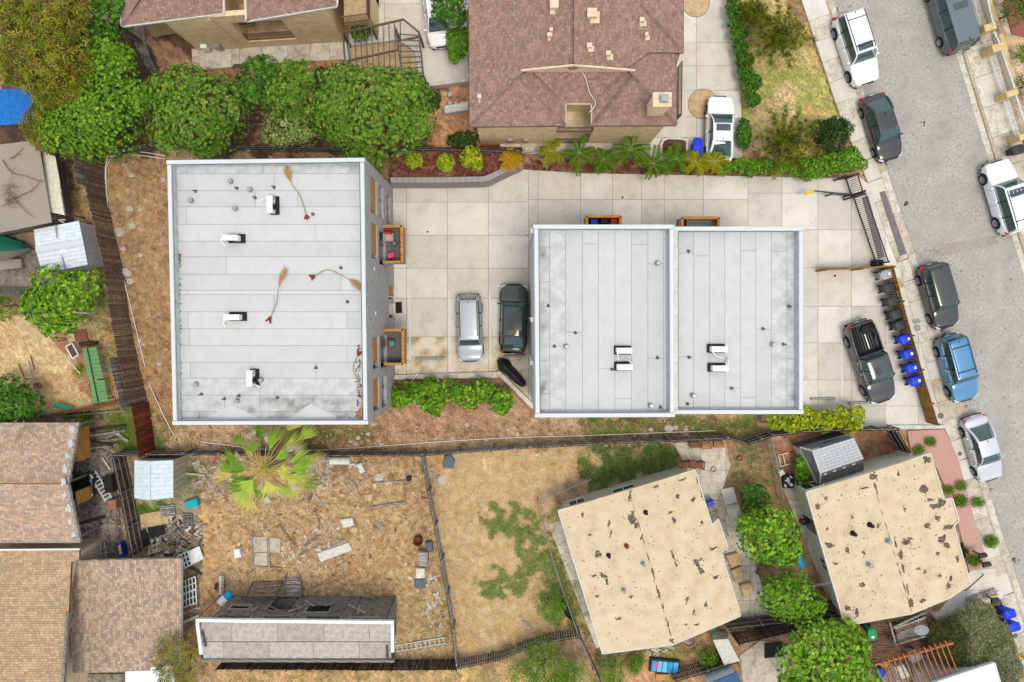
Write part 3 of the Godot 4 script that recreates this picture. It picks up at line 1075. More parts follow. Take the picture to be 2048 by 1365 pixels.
# ------------------------------------------------------------------ flat-roofed apartment blocks
# a wall from a to b (world, at the ground), inward is the horizontal way into the building; openings are [s0, s1, y0, y1]
func wall(g:Geo,a:Vector3,b:Vector3,y0:float,y1:float,th:float,inward:Vector3,openings:=[]):
	var l:=Vector2(b.x-a.x,b.z-a.z).length()
	var d:=Vector3(b.x-a.x,0,b.z-a.z)/l
	var ss:=[0.0,l]
	var ys:=[y0,y1]
	for o in openings:
		for k in 2:
			if o[k]>0 and o[k]<l: ss.append(o[k])
			if o[2+k]>y0 and o[2+k]<y1: ys.append(o[2+k])
	ss.sort()
	ys.sort()
	for i in ss.size()-1:
		if ss[i+1]-ss[i]<0.002: continue
		var start:=-1.0
		var end:=0.0
		for j in ys.size()-1:
			var ms:float=(ss[i]+ss[i+1])/2
			var my:float=(ys[j]+ys[j+1])/2
			var open:=false
			for o in openings:
				if ms>o[0] and ms<o[1] and my>o[2] and my<o[3]: open=true
			if not open:
				if start<0: start=ys[j]
				end=ys[j+1]
			if (open or j==ys.size()-2) and start>=0:
				var c:Vector3=Vector3(a.x,0,a.z)+d*((ss[i]+ss[i+1])/2)+inward*th/2
				c.y=(start+end)/2
				g.box(c,Vector3(ss[i+1]-ss[i],end-start,th),Basis(d,Vector3.UP,d.cross(Vector3.UP)))
				start=-1.0
func flat_block(called:String,label:String,cp:Array,top:float,wall_m:Material,open_side:=-1,openings:=[],bare:=-1)->Node3D:
	var c:=[]
	for i in 4:
		c.append(P(cp[i*2],cp[i*2+1],top))
	var mid:Vector3=(c[0]+c[2])/2
	mid.y=0.1
	var b:=thing(called,label,"building",mid)
	var g:=Geo.new()
	for i in 4:
		var p:Vector3=c[i]
		var q:Vector3=c[(i+1)%4]
		var d:=(q-p).normalized()
		var inw:=Vector3(-d.z,0,d.x)
		if inw.dot(mid-p)<0: inw=-inw
		var e:float=0.25
		wall(g,p+d*(e if i%2==1 else 0.0),q-d*(e if i%2==1 else 0.0),0.0,top-0.06,e,inw,openings if i==open_side else [])
	putw(g,"wall",wall_m,b)
	# coping
	for i in 4:
		if i==bare: continue
		var p:Vector3=c[i]
		var q:Vector3=c[(i+1)%4]
		var d:=(q-p).normalized()
		var inw:=Vector3(-d.z,0,d.x)
		if inw.dot(mid-p)<0: inw=-inw
		var o:=0.30 if i%2==1 else 0.0
		var gg:=Geo.new()
		var p1:=p+d*(o-(0.03 if o==0.0 else 0.03))+inw*0.12
		var q1:=q-d*(o-(0.03 if o==0.0 else 0.03))+inw*0.12
		p1.y=top-0.03
		q1.y=top-0.03
		gg.bar(p1,q1,0.21,0.07,Vector3.UP,0.012)
		putw(gg,"coping",M.coping,b)
	return b
func roof_deck(b:Node3D,cp:Array,top:float,drop:float,along_x:bool,lines:Array,dirty:Array,cross:=[],stains:=[]):
	var c:=[]
	for i in 4:
		c.append(P(cp[i*2],cp[i*2+1],top))
	var y:=top-drop
	var inn:=PackedVector2Array()
	for p in c: inn.append(V2(p))
	inn=Geometry2D.offset_polygon(inn,-0.26)[0]
	# the inner faces of the parapet and the cant strip
	var gi:=Geo.new()
	for i in 4:
		var p:=Vector3(inn[i].x,0,inn[i].y)
		var q:=Vector3(inn[(i+1)%4].x,0,inn[(i+1)%4].y)
		var m:=Vector3((inn[0].x+inn[2].x)/2,0,(inn[0].y+inn[2].y)/2)
		var d:=(q-p).normalized()
		var inw:=Vector3(-d.z,0,d.x)
		if inw.dot(m-p)<0: inw=-inw
		gi.fq([p+inw*0.02+Vector3(0,y-0.1,0),q+inw*0.02+Vector3(0,y-0.1,0),q+inw*0.02+Vector3(0,top-0.065,0),p+inw*0.02+Vector3(0,top-0.065,0)],p-inw*5+Vector3(0,y,0))
	putw(gi,"parapet_lining",M.coping_inner,b)
	var gu:=Geo.new()
	gu.prism(inn,y-0.35,y-0.012)
	putw(gu,"roof_deck",M.felt_under,b)
	for i in lines.size()-1:
		var cuts:=[-4000.0]
		for k in cross:
			if k[0]==i: cuts.append(k[1])
		cuts.append(4000.0)
		for j in cuts.size()-1:
			var q:=poly([cuts[j],lines[i],cuts[j+1],lines[i],cuts[j+1],lines[i+1],cuts[j],lines[i+1]],y) if along_x else poly([lines[i],cuts[j],lines[i+1],cuts[j],lines[i+1],cuts[j+1],lines[i],cuts[j+1]],y)
			for r in Geometry2D.intersect_polygons(inn,q):
				for s in Geometry2D.offset_polygon(r,-0.009):
					var g:=Geo.new()
					if i in dirty and s.size()==4:
						dirty_sheet(g,s,y,stains)
						putw(g,"felt_sheet",M.felt_tint,b)
						continue
					g.prism(s,y-0.02,y+rnd(-0.002,0.004))
					putw(g,"felt_sheet",pick([M.felt,M.felt_b,M.felt,M.felt_c]),b)
# a felt sheet on which ponded water has left dirt: stains are [plan x, y, reach x, reach y, strength]
func dirty_sheet(g:Geo,s:PackedVector2Array,y:float,stains:Array):
	var nu:=maxi(2,int(s[0].distance_to(s[1])/0.1))
	var nv:=maxi(2,int(s[1].distance_to(s[2])/0.1))
	var st:=[]
	for q in stains:
		st.append([V2(P(q[0],q[1],y)),Vector2(q[2],q[3])*(CAM_H-y)/FOCAL,q[4]])
	var pv:=[]
	var cv:=[]
	for i in nu+1:
		var rp:=[]
		var rc:=[]
		for j in nv+1:
			var p:=s[0].lerp(s[1],float(i)/nu).lerp(s[3].lerp(s[2],float(i)/nu),float(j)/nv)
			var m:=0.0
			for q in st:
				var d:Vector2=(p-q[0])/q[1]
				m+=q[2]*exp(-d.length_squared())
			var n:=0.5+soil_noise.get_noise_2d(p.x*2.0+60,p.y*3.0)*1.1+soil_noise.get_noise_2d(p.x*7.0,p.y*7.0+20)*0.45
			rc.append(KL(196,197,196).lerp(KL(120,116,110),clampf(m*n*0.8,0,0.85)))
			rp.append(Vector3(p.x,y,p.y))
		pv.append(rp)
		cv.append(rc)
	for i in nu:
		for j in nv:
			for q in [[i,j],[i+1,j],[i+1,j+1],[i,j],[i+1,j+1],[i,j+1]]:
				g.v.append(pv[q[0]][q[1]])
				g.n.append(Vector3.UP)
				g.c.append(cv[q[0]][q[1]])
	g.tinted=true
func cricket(b:Node3D,y:float,ap:Array,m:Material,hi:=0.16):
	var a:=P(ap[0],ap[1],y+0.012)
	var l:=P(ap[2],ap[3],y+0.012)
	var r:=P(ap[4],ap[5],y+0.012)
	var t:=(l+r)/2+Vector3(0,hi,0)
	var g:=Geo.new()
	g.up_tri(a,l,t)
	g.up_tri(a,t,r)
	putw(g,"cricket",m,b)
func vent(b:Node3D,px:float,py:float,y:float,hood:=false):
	var p:=P(px,py,y)
	var g:=Geo.new()
	if hood:
		g.lathe(p,[[0.15,0.0],[0.15,0.02],[0.09,0.04],[0.085,0.22]],12)
		g.box(p+Vector3(0.03,0.28,0),Vector3(0.24,0.14,0.2),Basis(Vector3.UP,rnd(-0.4,0.4)),0.03)
		putw(g,"vent_hood",M.vent_metal,b)
	else:
		g.lathe(p,[[0.1,0.0],[0.1,0.012],[0.045,0.04],[0.04,0.36],[0.001,0.36]],10)
		putw(g,"vent_pipe",M.shed_dark,b)
func condenser(label:String,a:Array,y:float,lengthwise_z:bool,pad_shift:Vector2,hose:Array):
	var h:=0.58
	var p:=P(a[0],a[1],y+h)
	var q:=P(a[2],a[3],y+h)
	var c:=(p+q)/2
	var L:=q.z-p.z if lengthwise_z else q.x-p.x
	var t:=thing("condenser_unit",label,"air conditioner",Vector3(c.x,y+0.004,c.z),PI/2 if lengthwise_z else 0.0,"white condenser units on the flat roofs")
	L=clampf(L,0.72,0.9)
	var g:=Geo.new()
	g.box(Vector3(0,0.05,0),Vector3(L+0.12,0.1,0.5),Basis.IDENTITY,0.015)
	put(g,"mounting_pad",M.black_rubber,t).position=Vector3(pad_shift.x,0,pad_shift.y)
	g=Geo.new()
	g.box(Vector3(0,0.36,0),Vector3(L,0.5,0.3),Basis.IDENTITY,0.025)
	g.box(Vector3(0,0.614,0),Vector3(L+0.016,0.012,0.316),Basis.IDENTITY,0.004)
	put(g,"casing",M.unit_white,t)
	for s in [-1.0,1.0]:
		g=Geo.new()
		g.box(Vector3(s*L*0.32,0.105,0),Vector3(0.05,0.02,0.36))
		put(g,"foot",M.vent_metal,t)
	g=Geo.new()
	var fb:=Basis(Vector3.RIGHT,PI/2)
	for k in 5:
		g.lathe(Vector3(-L*0.12,0.36,0.16),[[0.05+k*0.04,-0.006],[0.05+k*0.04,0.012],[0.038+k*0.04,0.012]],20,fb)
	for k in 6:
		g.bar(Vector3(-L*0.12,0.36,0.165),Vector3(-L*0.12+cos(k*PI/3)*0.2,0.36+sin(k*PI/3)*0.2,0.165),0.012,0.012)
	put(g,"fan_grille",M.black_iron,t)
	g=Geo.new()
	for k in 5:
		g.box(Vector3(L*0.36,0.26+k*0.05,0.152),Vector3(0.16,0.018,0.012))
	put(g,"louvre",M.grey_plastic,t)
	if hose.size()>0:
		g=Geo.new()
		var pts:=[]
		for k in range(0,hose.size(),3):
			pts.append(t.transform.affine_inverse()*P(hose[k],hose[k+1],y+hose[k+2]))
		g.tube(smooth(pts,5),0.045,0.045,8)
		put(g,"pipe_hose",M.pvc,t)
	return t
func smooth(p:Array,n:=4)->Array:
	if p.size()<3: return p
	var o:=[]
	for i in p.size()-1:
		var a:Vector3=p[max(i-1,0)]
		var d:Vector3=p[min(i+2,p.size()-1)]
		for k in n:
			o.append(p[i].cubic_interpolate(p[i+1],a,d,float(k)/n))
	o.append(p[-1])
	return o
func slat_railing(b:Node3D,pts:Array,y0:float,y1:float,m1:Material,m2:Material):
	for i in pts.size()-1:
		var p:Vector3=pts[i]
		var q:Vector3=pts[i+1]
		var n:=8
		for k in n:
			var h:=lerpf(y0,y1-0.04,(k+0.5)/n)
			var g:=Geo.new()
			g.bar(Vector3(p.x,h,p.z),Vector3(q.x,h,q.z),0.04,(y1-y0)/n-0.012,Vector3.UP)
			putw(g,"slat",m1 if k%2 else m2,b)
		var gc:=Geo.new()
		var d:=(q-p).normalized()*0.07
		gc.bar(Vector3(p.x,y1,p.z)-d*(1.0 if i==1 else 0.0),Vector3(q.x,y1,q.z)+d*(1.0 if i==1 else 0.0),0.17,0.04,Vector3.UP,0.006)
		gc.col=Color.WHITE
		putw(gc,"cap_rail",m1,b)
func build_apartments():
	# ---------------- the western block
	var cw:=[333,320,728,315,735,850,345,851]
	var top:=9.2
	var tr:=P(728,315,top)
	var br:=P(735,850,top)
	var face:=func(py:float,h:float)->float:return P(742,py,h).z-tr.z
	var ops:=[]
	var up:=[[349,421],[440,510],[666,729],[748,813]]
	for u in up:
		ops.append([face.call(u[0],6.6),face.call(u[1],6.6),5.8,7.55])
	var lowwin:=[[369,433,3.7,5.0],[388,445,1.1,2.5],[744,803,3.4,5.0]]
	for u in lowwin:
		ops.append([face.call(u[0],u[2]),face.call(u[1],u[2]),u[2],u[3]])
	var bal:=[[455,523],[663,727]]
	for u in bal:
		ops.append([face.call(u[0],4.0),face.call(u[1],4.0),3.05,5.2])
	var doors:=[[566,595],[600,629]]
	for u in doors:
		ops.append([face.call(u[0],1.0),face.call(u[1],1.0),0.12,2.15])
	var b:=flat_block("apartment_block","three-storey grey apartment block with white parapet and dead palm fronds on its roof",cw,top,M.grey_stucco,1,ops)
	var lines:=[318,347,381.6,414,449,482.7,514,549,581,590,624,658,691.6,725,757,791,824,860]
	var cross:=[[0,372],[0,525],[2,510],[1,548],[2,595],[3,372],[4,630],[6,452],[7,682],[8,374],[9,548],[10,376],[10,694],[11,378],[11,378],[12,694],[13,380],[13,632],[14,520],[15,449],[15,520],[16,398],[16,460],[16,620]]
	roof_deck(b,cw,top,0.55,true,lines,[0,14,15,16],cross,[[590,816,30,14,1.0],[555,826,24,14,0.9],[612,800,40,10,0.8],[670,812,36,16,0.9],[700,832,20,10,1.1],[430,808,16,7,0.9],[500,822,16,10,0.9],[400,832,14,8,0.8],[540,802,40,9,0.6],[380,326,22,5,1.0],[640,330,22,6,0.9],[700,334,22,8,1.0],[540,330,24,4,0.5],[455,795,20,8,0.4]])
	var y:=top-0.55
	cricket(b,y,[621,808,574,840,685,840],M.felt)
	cricket(b,y,[461,809,406,840,525,840],M.felt)
	for q in [[462,364,1],[474,377,0],[501,380,1],[391,383,0],[510,396,0],[383,402,1],[471,418,1],[548,375,0],[626,429,0],[682,536,0],[632,736,0],[523,760,1],[555,796,0],[695,604,0],[393,769,1],[403,789,0],[449,798,0],[478,792,0],[475,802,1]]:
		vent(b,q[0],q[1],y,q[2]==1)
	# dirt and leaf litter gathered along the parapet foot
	var gl:=Geo.new()
	rng.seed=77
	for k in 220:
		var along_l:=rng.randf()<0.6
		var px:=rnd(355,361) if along_l else rnd(712,722)
		var py:=rnd(500,830) if along_l else rnd(690,840)
		if rng.randf()<0.2:
			px=rnd(600,700)
			py=rnd(836,842)
		gl.paint(KL(rnd(90,150),rnd(70,110),rnd(50,80)))
		var p:=P(px,py,y+0.03)
		gl.box(p,Vector3(rnd(0.05,0.2),0.012,rnd(0.02,0.07)),Basis(Vector3.UP,rnd(0,TAU)))
	putw(gl,"leaf_litter",M.any,b,"stuff")
	# loggias, windows, doors of the east front
	var d:=(br-tr).normalized()
	d.y=0
	var inw:=Vector3(-d.z,0,d.x)
	if inw.x>0: inw=-inw
	var spot:=func(s:float,h:float,depth:float)->Vector3:
		var p:Vector3=Vector3(tr.x,0,tr.z)+d*s+inw*depth
		p.y=h
		return p
	var turn:=Basis(d,Vector3.UP,d.cross(Vector3.UP))
	for k in ops.size():
		var o:Array=ops[k]
		var s:float=(o[0]+o[1])/2
		var w:float=o[1]-o[0]
		if k<4:
			var g:=Geo.new()
			for t in [[spot.call(s,o[2]-0.05,0.9),Vector3(w+0.2,0.1,1.3)],[spot.call(s,o[3]+0.05,0.9),Vector3(w+0.2,0.1,1.3)],[spot.call(s,(o[2]+o[3])/2,1.55),Vector3(w+0.2,o[3]-o[2]+0.2,0.1)],[spot.call(o[0]-0.05,(o[2]+o[3])/2,0.9),Vector3(0.1,o[3]-o[2]+0.2,1.3)],[spot.call(o[1]+0.05,(o[2]+o[3])/2,0.9),Vector3(0.1,o[3]-o[2]+0.2,1.3)]]:
				g.box(t[0],t[1],turn)
			putw(g,"loggia",M.grey_stucco,b)
			for r in 8:
				var gr:=Geo.new()
				gr.box(spot.call(s,o[2]+0.07+r*0.135,0.10),Vector3(w-0.02,0.125,0.05),turn)
				putw(gr,"slat",M.honey_wood if r%2 else M.honey_wood_b,b)
			var gw:=Geo.new()
			gw.box(spot.call(s,(o[2]+o[3])/2,1.48),Vector3(w*0.8,1.5,0.03),turn)
			putw(gw,"glass_door",M.window_glass,b)
		elif k<9:
			var g:=Geo.new()
			g.box(spot.call(s,(o[2]+o[3])/2,0.2),Vector3(w,o[3]-o[2],0.03),turn)
			putw(g,"window",M.window_glass,b)
			for e in [-0.48,0.0,0.48]:
				var gf:=Geo.new()
				gf.box(spot.call(s+e*w,(o[2]+o[3])/2,0.17),Vector3(0.06,o[3]-o[2],0.05),turn)
				putw(gf,"window_frame",M.steel_dark,b)
		else:
			var g:=Geo.new()
			g.box(spot.call(s,1.13,0.12),Vector3(w-0.12,2.0,0.06),turn,0.01)
			var dn:=putw(g,"door",M.honey_wood_b if k==9 else M.white_paint,b)
			dn.set_meta("label","orange wooden door" if k==9 else "white door")
			var gh:=Geo.new()
			gh.box(spot.call(s-w*0.32,1.05,0.06),Vector3(0.05,0.16,0.06),turn,0.01)
			putw(gh,"handle",M.black_iron,dn)
			for e in [-0.47,0.47]:
				var gf:=Geo.new()
				gf.box(spot.call(s+e*w,1.13,0.08),Vector3(0.06,2.02,0.14),turn)
				putw(gf,"door_frame",M.white_paint,b)
	for q in [[740.5,538,6.9],[742,627,6.7]]:
		var gv:=Geo.new()
		var sz:float=P(q[0],q[1],q[2]).z-tr.z
		gv.box(spot.call(sz,q[2],-0.03),Vector3(0.24,0.24,0.06),turn,0.015)
		putw(gv,"wall_vent",M.coping,b)
	for u in bal:
		var s0:float=face.call(u[0]-4,4.1)
		var s1:float=face.call(u[1]+3.5,4.1)
		var g:=Geo.new()
		g.box(spot.call((s0+s1)/2,2.96,-0.62),Vector3(s1-s0,0.16,1.24),turn,0.01)
		putw(g,"balcony_floor",M.steel_dark,b)
		slat_railing(b,[spot.call(s0+0.06,0,0.0),spot.call(s0+0.06,0,-1.2),spot.call(s1-0.06,0,-1.2),spot.call(s1-0.06,0,0.0)],2.92,4.1,M.honey_wood,M.honey_wood_b)
	var gm:=Geo.new()
	gm.prism(poly([791,605,804,604,805,626,792,627]),0.12,0.15,0.005)
	single(gm,"door_mat",M.black_rubber,"black door mat outside the white ground-floor door","mat",P(798,615,0.12))
	# things on the balconies
	var fl:=3.045
	var seat:=thing("armchair","cream armchair with a red cushion on the upper timber balcony","chair",P(779,476,fl))
	bx(seat,"seat",M.cream_cloth,Vector3(0,0.22,0),Vector3(0.5,0.24,0.5),0,0.05)
	bx(seat,"backrest",M.red_plastic,Vector3(0,0.5,-0.26),Vector3(0.5,0.5,0.14),0,0.05)
	bx(seat,"armrest",M.cream_cloth,Vector3(-0.28,0.42,0),Vector3(0.08,0.12,0.5),0,0.02)
	bx(seat,"armrest",M.cream_cloth,Vector3(0.28,0.42,0),Vector3(0.08,0.12,0.5),0,0.02)
	for s in [-1,1]:
		for s2 in [-1,1]:
			bx(seat,"leg",M.black,Vector3(0.2*s,0.05,0.2*s2),Vector3(0.05,0.1,0.05))
	var gk:=Geo.new()
	gk.lathe(P(790,488,fl),[[0.001,0.0],[0.14,0.0],[0.17,0.3],[0.15,0.3],[0.13,0.05],[0.001,0.05]],14)
	single(gk,"bucket",M.grey_plastic,"small pale bucket on the upper timber balcony","bucket",P(790,488,fl))
	var gp:=Geo.new()
	gp.box(P(782,511,fl+0.18),Vector3(0.5,0.34,0.36),Basis(Vector3.UP,0.3),0.06)
	single(gp,"storage_bag",M.pink_cloth,"pink bag lying on the upper timber balcony","bag",P(782,511,fl))
	var ch:=thing("folding_chair","brown folding chair with a teal towel on the lower timber balcony","chair",P(783,687,fl))
	for k in 5:
		bx(ch,"slat",M.redwood,Vector3(-0.2+k*0.1,0.42,0),Vector3(0.07,0.03,0.5))
		bx(ch,"slat",M.redwood,Vector3(-0.34,0.48+k*0.09,0),Vector3(0.03,0.06,0.5))
	for s in [-1,1]:
		bx(ch,"leg",M.redwood,Vector3(-0.22,0.2,0.22*s),Vector3(0.04,0.4,0.04))
		bx(ch,"leg",M.redwood,Vector3(0.22,0.2,0.22*s),Vector3(0.04,0.4,0.04))
	bx(ch,"towel",M.teal_plastic,Vector3(0.1,0.46,0),Vector3(0.3,0.04,0.3),0.4,0.012)
	# ---------------- the eastern blocks
	var c1:=[1068,449,1348,449,1349,835,1071,836]
	var b1:=flat_block("apartment_block","grey flat-roofed block in the middle of the lot with two condensers side by side",c1,9.3,M.white_stucco)
	roof_deck(b1,c1,9.3,0.5,false,[1060,1099,1131,1165,1197,1230,1263,1296,1327,1360],[0,1],[[0,496],[0,564],[0,722],[0,788],[2,665],[3,488],[1,693],[4,738],[5,798],[6,489],[7,528],[7,717],[8,480]],[[1082,482,10,14,0.8],[1084,512,7,14,0.9],[1092,520,7,12,0.5],[1102,592,10,14,0.6],[1082,615,6,14,0.9],[1086,650,9,16,0.8],[1098,752,14,16,0.6],[1082,790,8,16,1.0],[1088,770,10,16,0.7]])
	var y1:=9.3-0.5
	for q in [[1097,612,0],[1151,666,0],[1109,693,0],[1132,693,1],[1224,739,0],[1314,527,1],[1315,716,0],[1300,811,1],[1321,815,0]]:
		vent(b1,q[0],q[1],y1,q[2]==1)
	var c2:=[1347.5,453,1607,453,1607,829,1348,829]
	var b2:=flat_block("apartment_block","grey flat-roofed block at the street end of the lot beside the pickup",c2,9.0,M.white_stucco,-1,[],3)
	roof_deck(b2,c2,9.0,0.45,false,[1340,1356,1387,1419,1450,1481,1512,1543,1574,1620],[7,8],[[1,507],[2,512],[1,714],[4,776],[5,502],[5,796],[6,659],[7,503],[8,560],[8,718],[8,792]],[[1586,480,8,14,0.8],[1572,596,10,8,0.9],[1580,618,6,14,0.8],[1582,650,6,20,0.7],[1580,760,7,16,0.7],[1586,790,7,12,1.0],[1594,530,5,20,0.5]])
	var y2:=9.0-0.45
	for q in [[1377,503,0],[1378,715,0],[1385,791,1],[1375,808,0],[1463,777,0],[1526,658,0],[1544,689,1],[1567,689,0],[1578,613,0]]:
		vent(b2,q[0],q[1],y2,q[2]==1)
	# downpipes and lights on the narrow west wall
	for q in [[1063,460,8.8],[1063,640,8.6],[1063,730,8.0]]:
		var gd:=Geo.new()
		var p:=P(1069,q[1],9.3)
		gd.tube([Vector3(p.x-0.08,0.15,p.z),Vector3(p.x-0.08,4.5,p.z),Vector3(p.x-0.08,q[2],p.z)],0.05,0.05,8)
		putw(gd,"downpipe",M.pvc,b1)
		var ge:=Geo.new()
		ge.box(Vector3(p.x-0.1,q[2]-0.1,p.z),Vector3(0.2,0.3,0.26),Basis.IDENTITY,0.02)
		putw(ge,"conductor_head",M.coping,b1)
	# timber balconies on the north front
	for u in [[1172,1243,431,b1,4.3,449.5,9.3],[1363,1440,434,b2,4.3,453,9.0]]:
		var a:=P(u[0],u[2],u[4])
		var e:=P(u[1],u[2],u[4])
		var wz:=P(u[0],u[5],u[6]).z
		var par:Node3D=u[3]
		var g:=Geo.new()
		g.prism(PackedVector2Array([Vector2(a.x,a.z),Vector2(e.x,a.z),Vector2(e.x,wz),Vector2(a.x,wz)]),3.0,3.16,0.01)
		putw(g,"balcony_floor",M.steel_dark,par)
		slat_railing(par,[Vector3(a.x+0.06,0,wz),Vector3(a.x+0.06,0,a.z+0.06),Vector3(e.x-0.06,0,a.z+0.06),Vector3(e.x-0.06,0,wz)],3.1,4.3,M.honey_wood,M.honey_wood_b)
	for q in [[1186,443,"bin_blue","blue folded box on the northern timber balcony"],[1206,441,"black","dark barbecue cover on the northern timber balcony"],[1226,443,"red_plastic","red toolbox on the northern timber balcony"]]:
		var g:=Geo.new()
		var p:=P(q[0],q[1],3.165)
		g.box(p+Vector3(0,0.3,0.1),Vector3(0.5,0.6,0.42),Basis(Vector3.UP,rnd(-0.2,0.2)),0.06)
		g.box(p+Vector3(0,0.62,0.1),Vector3(0.42,0.06,0.36),Basis.IDENTITY,0.02)
		single(g,"storage_box",M[q[2]],q[3],"box",p)
	var gs:=Geo.new()
	gs.box(P(1400,444,3.2)+Vector3(0,0.3,0.1),Vector3(1.9,0.05,0.5),Basis.IDENTITY,0.015)
	for s in [-0.85,0.85]:
		for s2 in [-0.1,0.3]:
			gs.box(P(1400,444,3.165)+Vector3(s,0.15,s2),Vector3(0.05,0.3,0.05))
	single(gs,"low_table",M.grey_plastic,"pale low table on the second northern timber balcony","table",P(1400,444,3.165))
	# condensers
	condenser("white condenser standing upright alone at the north of the western roof",[529,392,549,425],y,true,Vector2(0,0.1),[530,396,0.3,524,399,0.1,520,401,0.02])
	condenser("white condenser with a looping hose in the middle of the western roof",[445,468,475,483],y,false,Vector2(0.16,0.0),[446,477,0.4,441,481,0.2,447,487,0.05,451,492,0.02])
	condenser("white condenser lying level with the spread dead frond on the western roof",[447,628,478,642],y,false,Vector2(0.16,-0.04),[449,641,0.4,447,646,0.2,450,654,0.03])
	condenser("white condenser standing upright near the dirty south end of the western roof",[489,742,508,773],y,true,Vector2(0.0,0.1),[508,770,0.3,515,772,0.1,520,775,0.02])
	condenser("upper white condenser of the pair on the middle block",[1234,695,1264,709],y1,false,Vector2(-0.02,0.0),[1235,703,0.4,1236,712,0.2,1237,721,0.03])
	condenser("lower white condenser of the pair on the middle block",[1235,728,1265,742],y1,false,Vector2(-0.04,-0.02),[1262,728,0.4,1259,722,0.2,1250,719,0.03])
	condenser("upper white condenser of the pair on the street-end block",[1424,692,1455,706],y2,false,Vector2(-0.06,-0.02),[1426,704,0.4,1431,711,0.2,1440,715,0.05,1446,716,0.02])
	condenser("lower white condenser of the pair on the street-end block",[1426,730,1457,745],y2,false,Vector2(-0.08,-0.02),[1455,731,0.4,1457,722,0.25,1456,715,0.05])
	# dead palm fronds dropped on the roof: stalk, ragged tuft of leaf, red-brown boot
	dead_frond([575,342,583,368,600,392,612,430],y,"dead palm frond lying north on the western roof with its boot down")
	dead_frond([566,550,556,580,553,605,541,634],y,"dead palm frond lying in the middle of the western roof, tuft up")
	dead_frond([718,572,686,553,655,540,630,552],y,"dead curved palm frond lying against the eastern parapet")
	dead_frond([722,836,722,780,706,738,716,712],y,"dead palm frond fallen into the south-east corner of the western roof")
func dead_frond(a:Array,y:float,label:String):
	var pts:=[]
	for i in range(0,a.size(),2):
		pts.append(P(a[i],a[i+1],y+(0.12 if i==2 else 0.05)))
	var t:=thing("dead_palm_frond",label,"palm frond",Vector3(pts[1].x,y+0.01,pts[1].z))
	var g:=Geo.new()
	g.tube(smooth(pts,5),0.012,0.03,6)
	putw(g,"stalk",M.dead_frond,t)
	g=Geo.new()
	rng.seed=int(a[0]*7+a[1])
	var d:Vector3=(pts[0]-pts[1]).normalized()
	var s:=Vector3(-d.z,0,d.x)
	for k in 44:
		g.paint(KL(rnd(150,205),rnd(118,160),rnd(72,110)))
		var r:Vector3=pts[0]-d*rnd(0.0,0.7)
		var e:=r+d*rnd(0.3,0.75)+s*rnd(-0.28,0.28)+Vector3(0,rnd(-0.02,0.1),0)
		var m:=(r+e)/2+s*rnd(-0.06,0.06)+Vector3(0,0.05,0)
		var w:=s*0.018
		g.quad(r-w,r+w,m+w,m-w)
		g.tri(m-w,m+w,e)
	putw(g,"leaf_tuft",M.any,t)
	g=Geo.new()
	g.paint(KL(128,52,40))
	var dd:Vector3=(pts[-1]-pts[-2]).normalized()
	var ss:=Vector3(-dd.z,0,dd.x)
	var q:Vector3=pts[-1]
	for k in [-1,0,1]:
		var e:Vector3=q+dd*rnd(0.2,0.36)+ss*k*0.14+Vector3(0,0.05,0)
		g.quad(q-ss*0.07+Vector3(0,0.03,0),q+ss*0.07+Vector3(0,0.03,0),e+ss*0.05,e-ss*0.05)
	putw(g,"boot",M.any,t)
# ------------------------------------------------------------------ pitched roofs
func slope(ax:float,ay:float,bx_:float,by:float,he:float,ix:float,iy:float,pitch:float)->Dictionary:
	var a:=P(ax,ay,he)
	var b:=P(bx_,by,he)
	var d:=(b-a).normalized()
	var inw:=Vector3(-d.z,0,d.x)
	if inw.dot(P(ix,iy,he)-a)<0: inw=-inw
	var n:=(Vector3.UP-inw*pitch).normalized()
	return {"pl": Plane(n,n.dot(a)),"u": d,"w": (inw+Vector3.UP*pitch).normalized(),"n": n,"o": a}
func on_slope(s:Dictionary,a:Array)->Array:
	var o:=[]
	for i in range(0,a.size(),2):
		o.append(PP(a[i],a[i+1],s.pl))
	return o
func sheet(g:Geo,pts:Array,th:=0.12,lift:=0.0):
	var q:=PackedVector2Array()
	for p in pts: q.append(V2(p))
	var l:=Vector3(0,lift,0)
	var t:=Geometry2D.triangulate_polygon(q)
	for i in range(0,t.size(),3):
		g.up_tri(pts[t[i]]+l,pts[t[i+1]]+l,pts[t[i+2]]+l)
		if th>0: g.dn_tri(pts[t[i]]+l-Vector3(0,th,0),pts[t[i+1]]+l-Vector3(0,th,0),pts[t[i+2]]+l-Vector3(0,th,0))
	if th<=0: return
	var c:=Vector3.ZERO
	for p in pts: c+=p/pts.size()
	var cw:=Geometry2D.is_polygon_clockwise(q)
	for i in pts.size():
		var a:Vector3=pts[i]+l
		var b:Vector3=pts[(i+1)%pts.size()]+l
		var dn:=Vector3(0,-th,0)
		if cw: g.quad(a,b,b+dn,a+dn)
		else: g.quad(b,a,a+dn,b+dn)
